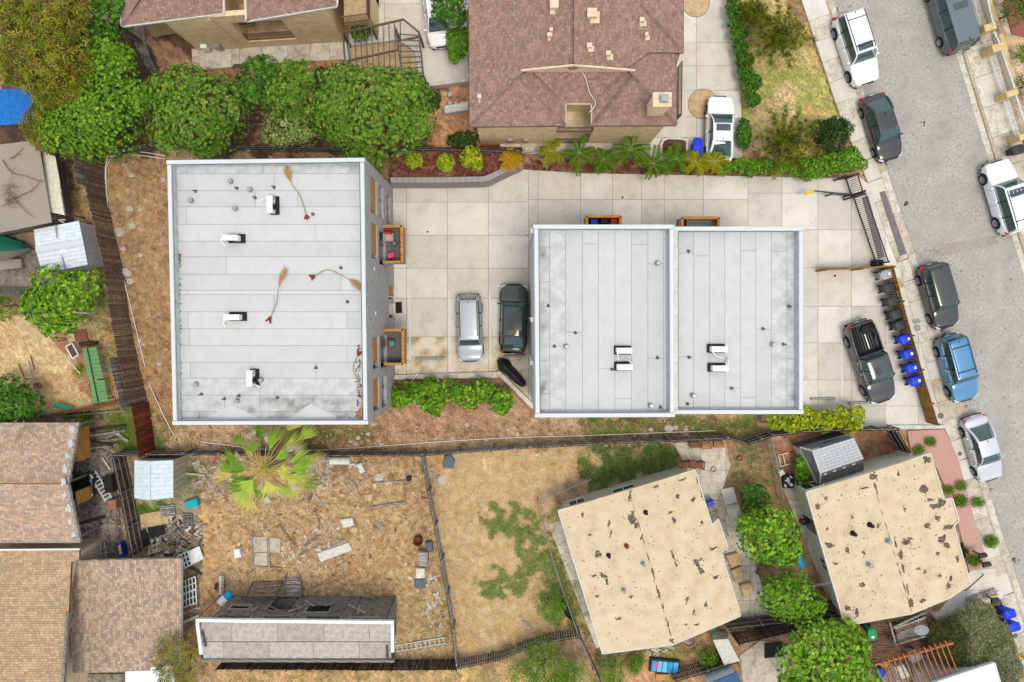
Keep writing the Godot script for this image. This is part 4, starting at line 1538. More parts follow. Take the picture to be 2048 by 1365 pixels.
func shingled(b:Node3D,s:Dictionary,outline:Array,cols:Array,under:Color,course:=0.14,tab:=0.27,sd:=1,blotch:=0.0):
	var pts:=on_slope(s,outline)
	var gu:=Geo.new()
	gu.paint(under)
	sheet(gu,pts,0.14,-0.012)
	putw(gu,"roof_panel",M.shingle,b)
	var q:=PackedVector2Array()
	for p in pts: q.append(Vector2((p-s.o).dot(s.u),(p-s.o).dot(s.w)))
	var r:=Rect2(q[0],Vector2.ZERO)
	for p in q: r=r.expand(p)
	var rg:=RandomNumberGenerator.new()
	rg.seed=sd
	var g:=Geo.new()
	var row:=0
	var y:=r.position.y
	while y<r.end.y:
		var x:=r.position.x-rg.randf()*tab
		while x<r.end.x:
			var w:=tab*rg.randf_range(0.8,1.2)
			var rect:=PackedVector2Array([Vector2(x+0.006,y),Vector2(x+w-0.006,y),Vector2(x+w-0.006,y+course*1.12),Vector2(x+0.006,y+course*1.12)])
			var inside:=0
			for c in rect:
				if Geometry2D.is_point_in_polygon(c,q): inside+=1
			var parts:=[]
			if inside==4: parts=[rect]
			elif inside>0: parts=Geometry2D.intersect_polygons(rect,q)
			if parts.size()>0:
				var cc:Color=cols[rg.randi()%cols.size()]
				cc=cc*rg.randf_range(1.08,1.26)
				if blotch>0.0:
					var bn:=soil_noise.get_noise_2d(x*0.6+sd*37,y*0.6)
					cc=cc.lerp(cols[-1],clampf(bn*1.2*blotch,0,0.6))
				g.paint(cc)
			for c in parts:
				var p3:=[]
				for k in c:
					var t:=clampf((k.y-y)/course,0,1.2)
					p3.append(s.o+s.u*k.x+s.w*k.y+s.n*lerpf(0.022,-0.004,t/1.12))
				for k in range(1,p3.size()-1):
					g.up_tri(p3[0],p3[k],p3[k+1])
				for k in p3.size():
					var k2:=(k+1)%p3.size()
					if absf(c[k].y-y)<0.001 and absf(c[k2].y-y)<0.001:
						g.fq([p3[k],p3[k2],p3[k2]-s.n*0.024,p3[k]-s.n*0.024],p3[k]+s.w)
			x+=w
		y+=course
		row+=1
	putw(g,"shingles",M.shingle,b,"stuff")
func caps(b:Node3D,a:Vector3,e:Vector3,c:Array,w:=0.3,step:=0.24):
	var n:=int(ceil(a.distance_to(e)/step))
	var d:=(e-a)/n
	for i in n:
		var g:=Geo.new()
		g.paint(c[rng.randi()%c.size()]*rnd(0.9,1.08))
		var p:=a+d*i
		var q:=a+d*(i+1.12)
		var s:=d.cross(Vector3.UP).normalized()*w/2
		var up:=Vector3(0,0.055,0)
		var dn:=Vector3(0,-0.03,0)
		g.up_tri(p+up,q+up*0.7,q+s+dn)
		g.up_tri(p+up,q+s+dn,p+s+dn)
		g.up_tri(p+up,q-s+dn,q+up*0.7)
		g.up_tri(p+up,p-s+dn,q-s+dn)
		putw(g,"ridge_cap",M.shingle,b)
func edge_bar(b:Node3D,called:String,m:Material,a:Vector3,e:Vector3,w:=0.12,t:=0.14,drop:=0.06):
	var g:=Geo.new()
	g.bar(a-Vector3(0,drop,0),e-Vector3(0,drop,0),w,t)
	putw(g,called,m,b)
func bar_railing(b:Node3D,p:Vector3,q:Vector3,y0:float,y1:float,m:Material,gap:=0.13,r:=0.018):
	var l:=Vector2(q.x-p.x,q.z-p.z).length()
	var n:=int(l/gap)
	for i in n+1:
		var c:=p.lerp(q,float(i)/n)
		bxw(b,"baluster",m,Vector3(c.x,(y0+y1)/2,c.z),Vector3(r*2,y1-y0,r*2))
	for h in [y0,y1]:
		var g:=Geo.new()
		g.bar(Vector3(p.x,h,p.z),Vector3(q.x,h,q.z),0.06,0.05)
		putw(g,"handrail",m,b)
func bxw(b:Node3D,called:String,m:Material,at:Vector3,s:Vector3,turn:=0.0,bev:=0.0)->MeshInstance3D:
	return bx(b,called,m,at-base_of(b),s,turn,bev)
func roof_vent_box(b:Node3D,px:float,py:float,pl:Plane,w:float,l:float,h:float):
	var p:=PP(px,py,pl)
	var g:=Geo.new()
	g.box(p+Vector3(0,h/2-0.02,0),Vector3(w,h,l),Basis.IDENTITY,0.02)
	g.box(p+Vector3(0.1,0.02,0.14),Vector3(w*1.3,0.03,l*1.3),Basis.IDENTITY,0.01)
	putw(g,"roof_vent",M.beige_trim,b)
func build_villas():
	var brown:=[KL(158,128,116),KL(150,120,108),KL(166,137,124),KL(153,124,112),KL(143,114,103),KL(161,131,118)]
	var under:=KL(96,72,68)
	# ---------------- brown shingle building in the north
	var he:=6.0
	var pit:=0.33
	var b:=thing("shingle_villa","beige stucco building under a large brown shingle hip roof","building",P(1150,150))
	var eave:=[938,-80,940,253,1131,251,1131,207,1184,207,1184,251,1353,250,1350,105,1366,105,1366,-80]
	var foot:=Geometry2D.offset_polygon(poly(eave,he),-0.35)[0]
	var g:=Geo.new()
	g.prism(foot,0.05,he-0.06)
	putw(g,"wall",M.beige_stucco,b)
	var W:=slope(938,-80,940,253,he,1100,100,pit)
	var S:=slope(940,253,1353,250,he,1150,100,pit)
	var EL:=slope(1131,251,1131,207,he,1040,200,pit)
	var WR:=slope(1184,207,1184,251,he,1270,200,pit)
	var C:=slope(1131,207,1184,207,he,1150,140,0.5)
	var E1:=slope(1353,250,1350,105,he,1200,150,pit)
	var E2:=slope(1366,105,1366,-80,he,1200,50,pit)
	shingled(b,W,[938,-80,940,253,1036,152,1060,138,1148,127,1148,-80],brown,under,0.13,0.23,11)
	shingled(b,S,[940,253,1131,251,1036,152],brown,under,0.13,0.23,12)
	shingled(b,EL,[1036,152,1131,251,1131,207,1062,139],brown,under,0.13,0.23,13)
	shingled(b,C,[1131,207,1184,207,1250,138,1060,138],brown,under,0.13,0.23,14)
	shingled(b,WR,[1184,251,1184,207,1250,139,1268,152],brown,under,0.13,0.23,15)
	shingled(b,S,[1184,251,1353,250,1268,153],brown,under,0.13,0.23,16)
	shingled(b,E1,[1353,250,1350,105,1366,105,1366,95,1240,95,1250,138,1268,153],brown,under,0.13,0.23,17)
	shingled(b,E2,[1366,105,1366,-80,1148,-80,1148,127,1250,138,1300,105],brown,under,0.13,0.23,18)
	var dark:=[KL(150,121,110),KL(140,112,102),KL(158,128,116)]
	caps(b,PP(940,253,S.pl),PP(1036,152,S.pl),dark)
	caps(b,PP(1131,251,S.pl),PP(1036,152,S.pl),dark)
	caps(b,PP(1184,251,S.pl),PP(1268,153,S.pl),dark)
	caps(b,PP(1353,250,S.pl),PP(1268,153,S.pl),dark)
	caps(b,PP(1148,-80,W.pl),PP(1148,126,W.pl),dark)
	caps(b,PP(1280,10,E2.pl)+Vector3(0,0.03,0),PP(1364,104,E2.pl)+Vector3(0,0.03,0),dark)
	# the shallow gable that closes the high roof
	var k:=PP(1148,127,W.pl)
	var gl:=PP(1060,137,W.pl)
	gl.z=k.z
	var gr:=PP(1252,138,E2.pl)
	gr.z=k.z
	g=Geo.new()
	g.tri(gl+Vector3(-0.5,-0.1,0.06),gr+Vector3(0.5,-0.1,0.06),k+Vector3(0,0.02,0.06))
	g.quad(gl+Vector3(-0.5,-0.5,0.06),gr+Vector3(0.5,-0.5,0.06),gr+Vector3(0.5,-0.1,0.06),gl+Vector3(-0.5,-0.1,0.06))
	putw(g,"gable",M.beige_trim,b)
	g=Geo.new()
	g.lathe(Vector3(k.x,k.y-0.45,k.z+0.03),[[0.001,0.0],[0.3,0.0],[0.3,0.06],[0.22,0.065],[0.001,0.065]],20,Basis(Vector3.RIGHT,PI/2))
	putw(g,"gable_vent",M.terracotta,b)
	edge_bar(b,"barge_board",M.beige_trim,gl+Vector3(-0.5,0,0.12),k+Vector3(0,0.05,0.12),0.1,0.16,0)
	edge_bar(b,"barge_board",M.beige_trim,k+Vector3(0,0.05,0.12),gr+Vector3(0.5,0,0.12),0.1,0.16,0)
	var ev:=poly(eave,he)
	for i in ev.size()-1:
		edge_bar(b,"gutter",M.beige_trim if i>1 and i<5 else M.brown_iron,Vector3(ev[i].x,he,ev[i].y),Vector3(ev[i+1].x,he,ev[i+1].y),0.11,0.12,0.05)
	# chimney
	var ct:=P(1325,199,8.5)
	g=Geo.new()
	g.box(Vector3(ct.x,7.4,ct.z),Vector3(0.92,2.0,0.66),Basis.IDENTITY,0.01)
	var ch:=putw(g,"chimney",M.beige_stucco,b)
	g=Geo.new()
	g.box(Vector3(ct.x,8.46,ct.z),Vector3(1.06,0.12,0.8),Basis.IDENTITY,0.02)
	putw(g,"chimney_cap",M.beige_trim,ch)
	g=Geo.new()
	g.box(Vector3(ct.x+0.06,8.66,ct.z),Vector3(0.42,0.28,0.4),Basis.IDENTITY,0.02)
	putw(g,"flue",M.vent_metal,ch)
	for q in [[1108,12,0.5,0.5,0.4,0],[1183,30,0.55,0.5,0.4,1],[1102,62,0.2,0.2,0.3,0],[1099,72,0.3,0.2,0.3,0],[1283,42,0.3,0.25,0.3,1],[1292,71,0.2,0.2,0.3,1],[1178,93,0.3,0.25,0.3,1],[1216,109,0.3,0.25,0.3,1],[959,195,0.25,0.25,0.3,0]]:
		roof_vent_box(b,q[0],q[1],W.pl if q[5]==0 else E2.pl,q[2],q[3],q[4])
	g=Geo.new()
	var cpts:=[]
	for q in [[1160,139,C],[1172,160,C],[1178,185,C],[1190,204,WR],[1188,215,WR],[1178,226,WR]]:
		cpts.append(PP(q[0],q[1],q[2].pl)+Vector3(0,0.1,0))
	g.tube(smooth(cpts,4),0.022,0.022,5)
	putw(g,"cable",M.pvc,b)
	# recessed balconies in the notch, railings, wall lights and meters
	for h in [3.0,0.2]:
		g=Geo.new()
		var zb:=P(1131,215,he).z
		var xa:=P(1131,230,he).x-0.34
		var xb:=P(1184,230,he).x+0.34
		var zf:=P(1150,251,he).z-0.36
		g.box(Vector3((xa+xb)/2,h,(zb+zf)/2-0.3),Vector3(xb-xa,0.2,zf-zb+0.6))
		putw(g,"balcony_floor",M.beige_trim,b)
		bar_railing(b,Vector3(xa,0,zf),Vector3(xb,0,zf),h+0.15,h+1.15,M.brown_iron)
	# side balcony to the east
	var pa:=P(1366,122,4.1)
	var pb:=P(1366,230,4.1)
	var xw:float=P(1352,150,he).x-0.36
	g=Geo.new()
	g.box(Vector3((xw+pa.x)/2,2.98,(pa.z+pb.z)/2),Vector3(pa.x-xw,0.18,pb.z-pa.z),Basis.IDENTITY,0.01)
	putw(g,"balcony_floor",M.beige_trim,b)
	bar_railing(b,Vector3(pa.x-0.05,0,pa.z),Vector3(pa.x-0.05,0,pb.z),3.15,4.1,M.brown_iron)
	bar_railing(b,Vector3(xw,0,pb.z-0.05),Vector3(pa.x-0.05,0,pb.z-0.05),3.15,4.1,M.brown_iron)
	for q in [[1020,278],[1052,276]]:
		var p:=P(q[0],q[1],1.2)
		bxw(b,"meter_box",M.vent_metal,Vector3(p.x,1.3,P(1100,252,he).z-0.3),Vector3(0.4,0.55,0.18),0,0.02)
	# ---------------- beige apartment block in the north-west
	var h2:=5.2
	var v:=thing("beige_apartments","beige stucco apartment block with brown shingle roofs and railed balconies","building",P(500,40))
	var S1:=slope(243,52,447,26,h2,350,-50,0.4)
	var W1:=slope(243,52,236,-40,h2,350,0,0.4)
	shingled(v,S1,[243,52,447,26,447,-80,312,-80,278,0],brown,under,0.13,0.23,21)
	shingled(v,W1,[243,52,278,0,312,-80,232,-80],brown,under,0.13,0.23,22)
	var S2:=slope(492,42,673,12,h2,580,-50,0.4)
	shingled(v,S2,[492,42,673,12,680,-80,486,-80],brown,under,0.13,0.23,23)
	caps(v,PP(243,52,S1.pl),PP(278,0,S1.pl),dark)
	caps(v,PP(492,42,S2.pl),PP(520,4,S2.pl),dark)
	caps(v,PP(673,12,S2.pl),PP(650,-18,S2.pl),dark)
	edge_bar(v,"gutter",M.white_wood,PP(243,52,S1.pl),PP(447,26,S1.pl))
	edge_bar(v,"gutter",M.white_wood,PP(243,52,W1.pl),PP(236,-40,W1.pl))
	edge_bar(v,"gutter",M.white_wood,PP(447,26,S1.pl),PP(444,-60,S1.pl))
	edge_bar(v,"gutter",M.white_wood,PP(492,42,S2.pl),PP(673,12,S2.pl))
	edge_bar(v,"gutter",M.white_wood,PP(492,42,S2.pl),PP(487,-60,S2.pl))
	edge_bar(v,"gutter",M.white_wood,PP(673,12,S2.pl),PP(678,-60,S2.pl))
	g=Geo.new()
	g.prism(poly([316,74,361,66,400,102,404,60,404,-120,300,-120]),0.05,h2-0.05)
	var wa:=P(400,104)
	var wb:=P(692,86)
	var dd:=(wb-wa).normalized()
	var inw:=Vector3(dd.z,0,-dd.x)
	if inw.z>0: inw=-inw
	var sx:=func(px:float,py:float,h:float)->float:return (P(px,py,h)-wa).dot(dd)
	var o1:=[sx.call(474,60,3.0),sx.call(574,50,3.0),1.15,4.1]
	wall(g,wa,wb,0.05,h2-0.1,0.3,inw,[o1])
	var back:=wa+inw*1.9
	var back2:=wb+inw*1.9
	g.prism(PackedVector2Array([V2(back),V2(back2),V2(back2+inw*8),V2(back+inw*8)]),0.05,h2-0.12)
	for s in [o1[0]-0.1,o1[1]+0.1,0.1,wa.distance_to(wb)-0.1]:
		g.box(wa+dd*s+inw*1.1+Vector3(0,2.5,0),Vector3(0.2,4.9,1.62),Basis(dd,Vector3.UP,dd.cross(Vector3.UP)))
	putw(g,"wall",M.beige_stucco,v)
	g=Geo.new()
	g.box(wa+dd*(o1[0]+o1[1])/2+inw*1.1+Vector3(0,1.05,0),Vector3(o1[1]-o1[0],0.2,1.6),Basis(dd,Vector3.UP,dd.cross(Vector3.UP)))
	putw(g,"balcony_floor",M.tan_slab,v)
	bar_railing(v,wa+dd*o1[0]+inw*0.1,wa+dd*o1[1]+inw*0.1,1.2,2.15,M.rail_iron,0.12)
	# the little balcony between the two roofs and the one at the east end
	for q in [[448,490,40,2.4],[680,733,34,3.2]]:
		var a:=P(q[0],q[2],q[3]+1.0)
		var e:=P(q[1],q[2]-(q[1]-q[0])*0.13,q[3]+1.0)
		g=Geo.new()
		var n:=Vector3(0,0,-3.0)
		g.prism(PackedVector2Array([V2(a),V2(e),V2(e+n),V2(a+n)]),q[3]-0.15,q[3])
		putw(g,"balcony_floor",M.tan_slab,v)
		bar_railing(v,a,e,q[3]+0.1,q[3]+1.0,M.rail_iron,0.12)
		bar_railing(v,e+n,e,q[3]+0.1,q[3]+1.0,M.rail_iron,0.12)
		g=Geo.new()
		g.prism(PackedVector2Array([V2(a+n*0.7),V2(e+n*0.7),V2(e+n*2),V2(a+n*2)]),0.1,h2-0.2)
		putw(g,"wall",M.beige_trim,v)
		if q[0]==680:
			g=Geo.new()
			g.prism(PackedVector2Array([V2(a+n*0.1),V2(e+n*0.1),V2(e+n),V2(a+n)]),0.1,q[3]-0.17)
			putw(g,"balcony_base",M.beige_stucco,v)
	for q in [[412,92],[437,88]]:
		var p:=P(q[0],q[1],0.8)
		bxw(v,"meter_box",M.white_metal if q[0]<420 else M.vent_metal,wa+dd*((p-wa).dot(dd))-inw*0.14+Vector3(0,1.0,0),Vector3(0.42,0.6,0.26),atan2(-dd.z,dd.x),0.03)
	g=Geo.new()
	g.tube([wa+dd*(o1[0]-0.8)-inw*0.08+Vector3(0,0.2,0),wa+dd*(o1[0]-0.9)-inw*0.08+Vector3(0,5.0,0)],0.05,0.05,8)
	putw(g,"downpipe",M.beige_trim,v)
	# ---------------- iron pergola over a planter
	var t:=thing("pergola","weathered brown open-grid pergola over a sandy planter beside the white hatchback","pergola",P(765,115))
	var ph:=2.7
	var frame:=[[685,66,807,39],[807,39,837,64],[837,64,847,153],[685,66,693,158],[693,122,795,100],[790,56,806,156],[806,158,848,152],[806,80,838,74]]
	for f in frame:
		g=Geo.new()
		g.bar(P(f[0],f[1],ph),P(f[2],f[3],ph),0.1,0.14)
		putw(g,"beam",M.brown_iron,t)
	for i in 10:
		var u:=(i+1)/10.5
		g=Geo.new()
		var a:=P(lerpf(685,806,u),lerpf(66,39,u),ph+0.09)
		var e:=P(lerpf(693,808,u),lerpf(158,158,u),ph+0.09)
		g.bar(a,e,0.06,0.06)
		putw(g,"rafter",M.brown_iron,t)
	for i in 8:
		var u:=(i+0.5)/8.0
		g=Geo.new()
		g.bar(P(lerpf(792,806,u),lerpf(62,156,u),ph+0.09),P(lerpf(836,848,u),lerpf(66,150,u),ph+0.09),0.06,0.06)
		putw(g,"rafter",M.brown_iron,t)
	for q in [[685,66],[837,64],[847,153],[693,158],[790,56],[806,156],[742,53]]:
		var p:=P(q[0],q[1],ph)
		bxw(t,"post",M.brown_iron,Vector3(p.x,ph/2+0.05,p.z),Vector3(0.12,ph-0.1,0.12))
	g=Geo.new()
	for w in [[694,92,704,160],[704,96,800,84],[800,84,835,108],[835,108,846,178],[846,178,938,166],[930,30,936,166]]:
		g.bar(P(w[0],w[1],0.0)+Vector3(0,0.35,0),P(w[2],w[3],0.0)+Vector3(0,0.35,0),0.22,0.7,Vector3.UP,0.02)
	single(g,"planter_wall",M.white_stucco,"low white planter wall under and beside the open-grid pergola","wall",P(800,120))
	g=Geo.new()
	g.prism(poly([702,98,800,88,832,110,844,176,708,170]),0.1,0.42)
	put(g,"planter_soil",M.tan_slab,self,"structure").set_meta("label","sandy soil of the planter under the pergola")
	# octagonal planter beside the blue bins, little white bench wall with ornaments
	t=thing("planter_box","eight-sided white-rimmed planter of bare soil beside the blue bins","planter",P(1348,298))
	var oc:=poly([1322,282,1332,277,1362,278,1374,283,1374,322,1318,322,1318,292])
	g=Geo.new()
	g.prism(oc,0.08,0.42,0.02)
	putw(g,"rim",M.white_stucco,t)
	g=Geo.new()
	g.prism(Geometry2D.offset_polygon(oc,-0.16)[0],0.3,0.435)
	putw(g,"soil",M.mulch_pile,t)
	g=Geo.new()
	g.prism(poly([890,218,937,210,938,226,892,233]),0.1,0.75,0.02)
	single(g,"garden_wall",M.white_stucco,"short white wall holding three small ornaments by the shingle roof","wall",P(914,222))
	for q in [901,913,926]:
		g=Geo.new()
		g.lathe(P(q,211,0.1),[[0.001,0.0],[0.1,0.02],[0.06,0.2],[0.16,0.45],[0.13,0.6],[0.05,0.64],[0.001,0.66]],10)
		single(g,"garden_ornament",M.rubble,"small pale garden ornament standing behind the short white wall","ornament",P(q,211,0.1),"pale ornaments by the short white wall")
	g=Geo.new()
	g.lathe(P(901,192,0.1),[[0.001,0.0],[0.16,0.0],[0.2,0.35],[0.14,0.45],[0.001,0.46]],12)
	single(g,"garden_urn",M.rubble,"pale round urn in the dirt above the short white wall","urn",P(901,192,0.1))
# ------------------------------------------------------------------ cottages
func blob(s:Dictionary,px:float,py:float,rx:float,ry:float,ang:float,sd:int)->Array:
	var o:=[]
	var rg:=RandomNumberGenerator.new()
	rg.seed=sd
	var n:=13
	for i in n:
		var t:=TAU*i/n
		var k:=rg.randf_range(0.45,1.15)
		var v:=Vector2(cos(t)*rx*k,sin(t)*ry*k).rotated(ang)
		o.append(PP(px+v.x,py+v.y,s.pl))
	return o
func worn(b:Node3D,sl:Array,list:Array,extra:int,box:Array,sd:int,split:Callable):
	rng.seed=sd
	for i in list.size():
		var q:Array=list[i]
		var s:Dictionary=sl[split.call(q[0],q[1])]
		var g:=Geo.new()
		var ang:float=q[4] if q.size()>4 else rnd(-0.4,0.4)
		sheet(g,blob(s,q[0],q[1],q[2],q[3],ang,sd+i),0.0,0.006)
		putw(g,"worn_patch",M.tar,b)
		for k in 3:
			var g2:=Geo.new()
			sheet(g2,blob(s,q[0]+rnd(-1.3,1.3)*q[2],q[1]+rnd(-1.3,1.3)*q[3],rnd(1.0,2.6),rnd(0.7,1.8),rnd(0,3),sd+900+i*5+k),0.0,0.005)
			putw(g2,"worn_patch",M.tar,b)
	var gs:=Geo.new()
	for i in extra*2:
		var px:=rnd(box[0],box[2])
		var py:=rnd(box[1],box[3])
		var s:Dictionary=sl[split.call(px,py)]
		var p:=PP(px,py,s.pl)
		if not Geometry2D.is_point_in_polygon(V2(p),Geometry2D.offset_polygon(s.out,-0.3)[0]): continue
		sheet(gs,blob(s,px,py,rnd(0.7,3.4),rnd(0.4,1.3),rnd(0,3),sd+300+i),0.0,0.0055)
	putw(gs,"worn_specks",M.worn,b,"stuff")
func gravel_cottage(label:String,he:float,wp:Array,ep:Array,we:Array,ee:Array,outline:Array,pitch:float)->Array:
	var c:=P((we[0]+ee[2])/2,(we[1]+ee[3])/2)
	c.y=0.1
	var b:=thing("gravel_roof_cottage",label,"house",c)
	var W:=slope(we[0],we[1],we[2],we[3],he,ee[0],ee[1],pitch)
	var E:=slope(ee[0],ee[1],ee[2],ee[3],he,we[0],we[1],pitch)
	var g:=Geo.new()
	var po:=on_slope(W,wp)
	sheet(g,po,0.14)
	putw(g,"roof",M.gravel_roof,b)
	var q:=PackedVector2Array()
	for p in po: q.append(V2(p))
	W["out"]=q
	g=Geo.new()
	po=on_slope(E,ep)
	sheet(g,po,0.14)
	putw(g,"roof",M.gravel_roof,b)
	q=PackedVector2Array()
	for p in po: q.append(V2(p))
	E["out"]=q
	var foot:=Geometry2D.offset_polygon(poly(outline,he),-0.4)[0]
	g=Geo.new()
	g.prism(foot,0.05,he-0.1)
	putw(g,"wall",M.pale_stucco,b)
	var ev:=poly(outline,he)
	for i in ev.size():
		var a:=Vector3(ev[i].x,he,ev[i].y)
		var e:=Vector3(ev[(i+1)%ev.size()].x,he,ev[(i+1)%ev.size()].y)
		edge_bar(b,"fascia",M.white_wood,a,e,0.06,0.2,0.05)
	return [b,W,E,foot]
func ridge_crack(b:Node3D,s:Dictionary,x0:float,y0:float,x1:float,y1:float):
	var t:=0.0
	while t<0.98:
		var u:=minf(t+rnd(0.03,0.1),1.0)
		var g:=Geo.new()
		var w:=rnd(0.4,1.6)
		var m:=(t+u)/2
		var pts:=[]
		for q in [[t,0.0],[m,w],[u,0.0],[m,-w]]: pts.append(PP(lerpf(x0,x1,q[0])+q[1]+0.8,lerpf(y0,y1,q[0]),s.pl))
		sheet(g,pts,0.0,0.012)
		putw(g,"worn_patch",M.tar,b)
		t=u+rnd(0.0,0.03)
func cottage_window(b:Node3D,a:Vector3,d:Vector3,out:Vector3,w:float,y0:float,y1:float,panes:=2):
	var t:=Basis(d,Vector3.UP,out)
	var c:=a+out*0.02
	c.y=(y0+y1)/2
	var g:=Geo.new()
	g.box(c,Vector3(w,y1-y0,0.05),t)
	var win:=putw(g,"window",M.window_glass,b)
	for k in panes+1:
		g=Geo.new()
		g.box(c+d*(w*(float(k)/panes-0.5))+out*0.02,Vector3(0.06,y1-y0+0.06,0.06),t)
		putw(g,"frame",M.white_paint,win)
	for h in [y0,y1]:
		g=Geo.new()
		g.box(Vector3(c.x,h,c.z)+out*0.03,Vector3(w+0.06,0.06,0.07),t)
		putw(g,"sill",M.white_paint,win)
func build_cottages():
	# ---------------- the gravel-roof cottage behind the straw yard
	var h:=3.3
	var r:=gravel_cottage("cottage with tan gravel roof and dark ridge cracks behind the chain-link fence",h,
		[1116,1022,1257,980,1346,1290,1205,1308],[1257,980,1390,940,1424,1050,1437,1038,1456,1096,1442,1104,1482,1232,1346,1290],
		[1116,1022,1205,1308],[1390,940,1482,1232],[1116,1022,1390,940,1424,1050,1437,1038,1456,1096,1442,1104,1482,1232,1346,1290,1205,1308],0.06)
	var side1:=func(px:float,py:float)->int:return 0 if px<1257+(py-980)*0.287 else 1
	worn(r[0],[r[1],r[2]],[[1260,992,3,12,0.2],[1264,1036,9,14,0.2],[1272,1050,6,8],[1283,1077,2.5,6],[1306,1146,2.5,14,-0.25],[1317,1186,2.5,13,-0.25],[1326,1215,2,8,-0.25],[1336,1250,2.5,12,-0.2],[1344,1282,5,6],[1196,1110,7,8],[1208,1152,11,5,0.5],[1188,1152,7,3],[1214,1163,4,9,-0.3],[1194,1194,4,3],[1238,1238,6,4],[1262,1194,4,3],[1218,1048,3,8],[1222,1066,2,8],[1180,1070,4,3],[1165,1030,3,7],[1312,974,8,2.5,-0.3],[1340,1026,8,2.5,-0.5],[1348,1040,4,7,-0.5],[1356,994,4,7],[1386,1000,4,9,0.6],[1404,1046,4,6],[1292,1025,3,2],[1346,1112,3,12,-0.3],[1352,1130,2.5,8],[1393,1126,5,12,-0.4],[1402,1142,6,10,-0.5],[1432,1156,9,5,-0.6],[1426,1098,10,3.5,-0.5],[1400,1120,8,3,-0.5],[1374,1200,4,8],[1412,1210,4,7],[1388,1224,3,6],[1372,1250,6,3],[1392,1250,5,2.5],[1365,960,9,3,-0.3],[1396,962,3,9,-0.3],[1404,990,2.5,8,-0.3],[1455,1068,2.5,12,-0.3]],150,[1120,945,1480,1300],5,side1)
	ridge_crack(r[0],r[2],1257,980,1346,1289)
	for q in [[1253,1092,0,"rust"],[1286,1127,0,"vent_metal"],[1217,1111,0,"black_rubber"],[1247,1180,0,"vent_metal"],[1291,1025,1,"black_rubber"]]:
		var p:=PP(q[0],q[1],r[1+q[2]].pl)
		var g:=Geo.new()
		g.lathe(p-Vector3(0,0.02,0),[[0.17,0.0],[0.16,0.03],[0.08,0.06],[0.07,0.3],[0.11,0.32],[0.1,0.42],[0.001,0.44]],12)
		putw(g,"roof_vent",M[q[3]],r[0])
	var f:PackedVector2Array=r[3]
	var n0:=P(1116,1022,h)
	var n1:=P(1390,940,h)
	var d:=(n1-n0).normalized()
	var out:=Vector3(d.z,0,-d.x)
	if out.z>0: out=-out
	var wl:=n0-out*0.4
	cottage_window(r[0],wl+d*1.35,d,out,1.1,0.9,2.1)
	cottage_window(r[0],wl+d*4.6,d,out,1.5,1.2,2.3)
	# ---------------- the eastern cottage
	var r2:=gravel_cottage("cottage with tan gravel roof and large black worn patches beside the pink gravel yard",h,
		[1612,985,1740,946,1824,1228,1690,1252],[1740,946,1861,907,1889,1000,1905,997,1918,1042,1908,1052,1941,1168,1900,1196,1824,1228],
		[1612,985,1690,1252],[1861,907,1941,1168],[1612,985,1861,907,1889,1000,1905,997,1918,1042,1908,1052,1941,1168,1900,1196,1824,1228,1690,1252],0.06)
	var side2:=func(px:float,py:float)->int:return 0 if px<1740+(py-946)*0.298 else 1
	worn(r2[0],[r2[1],r2[2]],[[1748,954,9,8,0.0],[1752,976,2.5,16,-0.25],[1854,920,8,9],[1848,980,9,13],[1859,1000,9,5],[1874,1012,15,8,-0.2],[1884,1006,8,9],[1876,1036,8,6],[1897,1054,15,6,-0.2],[1885,1078,12,9],[1894,1092,8,7],[1876,1108,4,6],[1855,1052,7,6],[1812,1084,10,7],[1820,1078,6,3],[1636,1013,5.5,7],[1660,1091,11,7],[1802,1112,6,13,-0.15],[1806,1136,3,14,-0.25],[1816,1180,2.5,12,-0.2],[1823,1208,5,13,-0.1],[1792,1090,2.5,12,-0.25],[1725,1171,8,8],[1696,1218,9,6],[1714,1226,5,10],[1845,1203,9,4,-0.3],[1898,1172,7,6,0.5],[1741,1050,5.5,6],[1757,1053,4.5,7],[1655,1058,3,5],[1704,1034,3,5],[1652,998,4,5],[1730,976,9,3,-0.2],[1797,948,3,7],[1810,1018,4,5],[1694,1100,4,9],[1728,1106,3.5,8],[1838,1138,6,3,-0.4],[1850,1145,3,6],[1902,1158,4,10],[1672,1128,6,3],[1916,1120,3,9],[1880,1152,5,4]],190,[1615,915,1935,1245],8,side2)
	ridge_crack(r2[0],r2[2],1740,946,1824,1227)
	for q in [[1706,1067,0,"black_rubber"],[1775,1082,0,"vent_metal"],[1740,1050,0,"black_rubber"],[1737,1129,0,"vent_metal"]]:
		var p:=PP(q[0],q[1],r2[1+q[2]].pl)
		var g:=Geo.new()
		g.lathe(p-Vector3(0,0.02,0),[[0.2,0.0],[0.18,0.03],[0.1,0.06],[0.09,0.3],[0.14,0.32],[0.12,0.42],[0.001,0.44]],12)
		putw(g,"roof_vent",M[q[3]],r2[0])
	# west wall door and window
	var w0:=P(1612,985,h)
	var w1:=P(1690,1252,h)
	d=(w1-w0).normalized()
	out=Vector3(-d.z,0,d.x)
	if out.x>0: out=-out
	wl=w0-out*0.4
	cottage_window(r2[0],wl+d*3.0,d,out,1.2,0.25,2.2,1)
	cottage_window(r2[0],wl+d*5.7,d,out,0.9,1.2,2.1)
	n0=w0
	n1=P(1861,907,h)
	d=(n1-n0).normalized()
	out=Vector3(d.z,0,-d.x)
	if out.z>0: out=-out
	cottage_window(r2[0],n0-out*0.4+d*1.1,d,out,1.3,1.0,2.1)
	# ---------------- tan shingle houses in the south-west
	var tan_:=[KL(194,166,142),KL(184,156,135),KL(202,175,150),KL(172,148,130),KL(189,161,138),KL(162,146,136)]
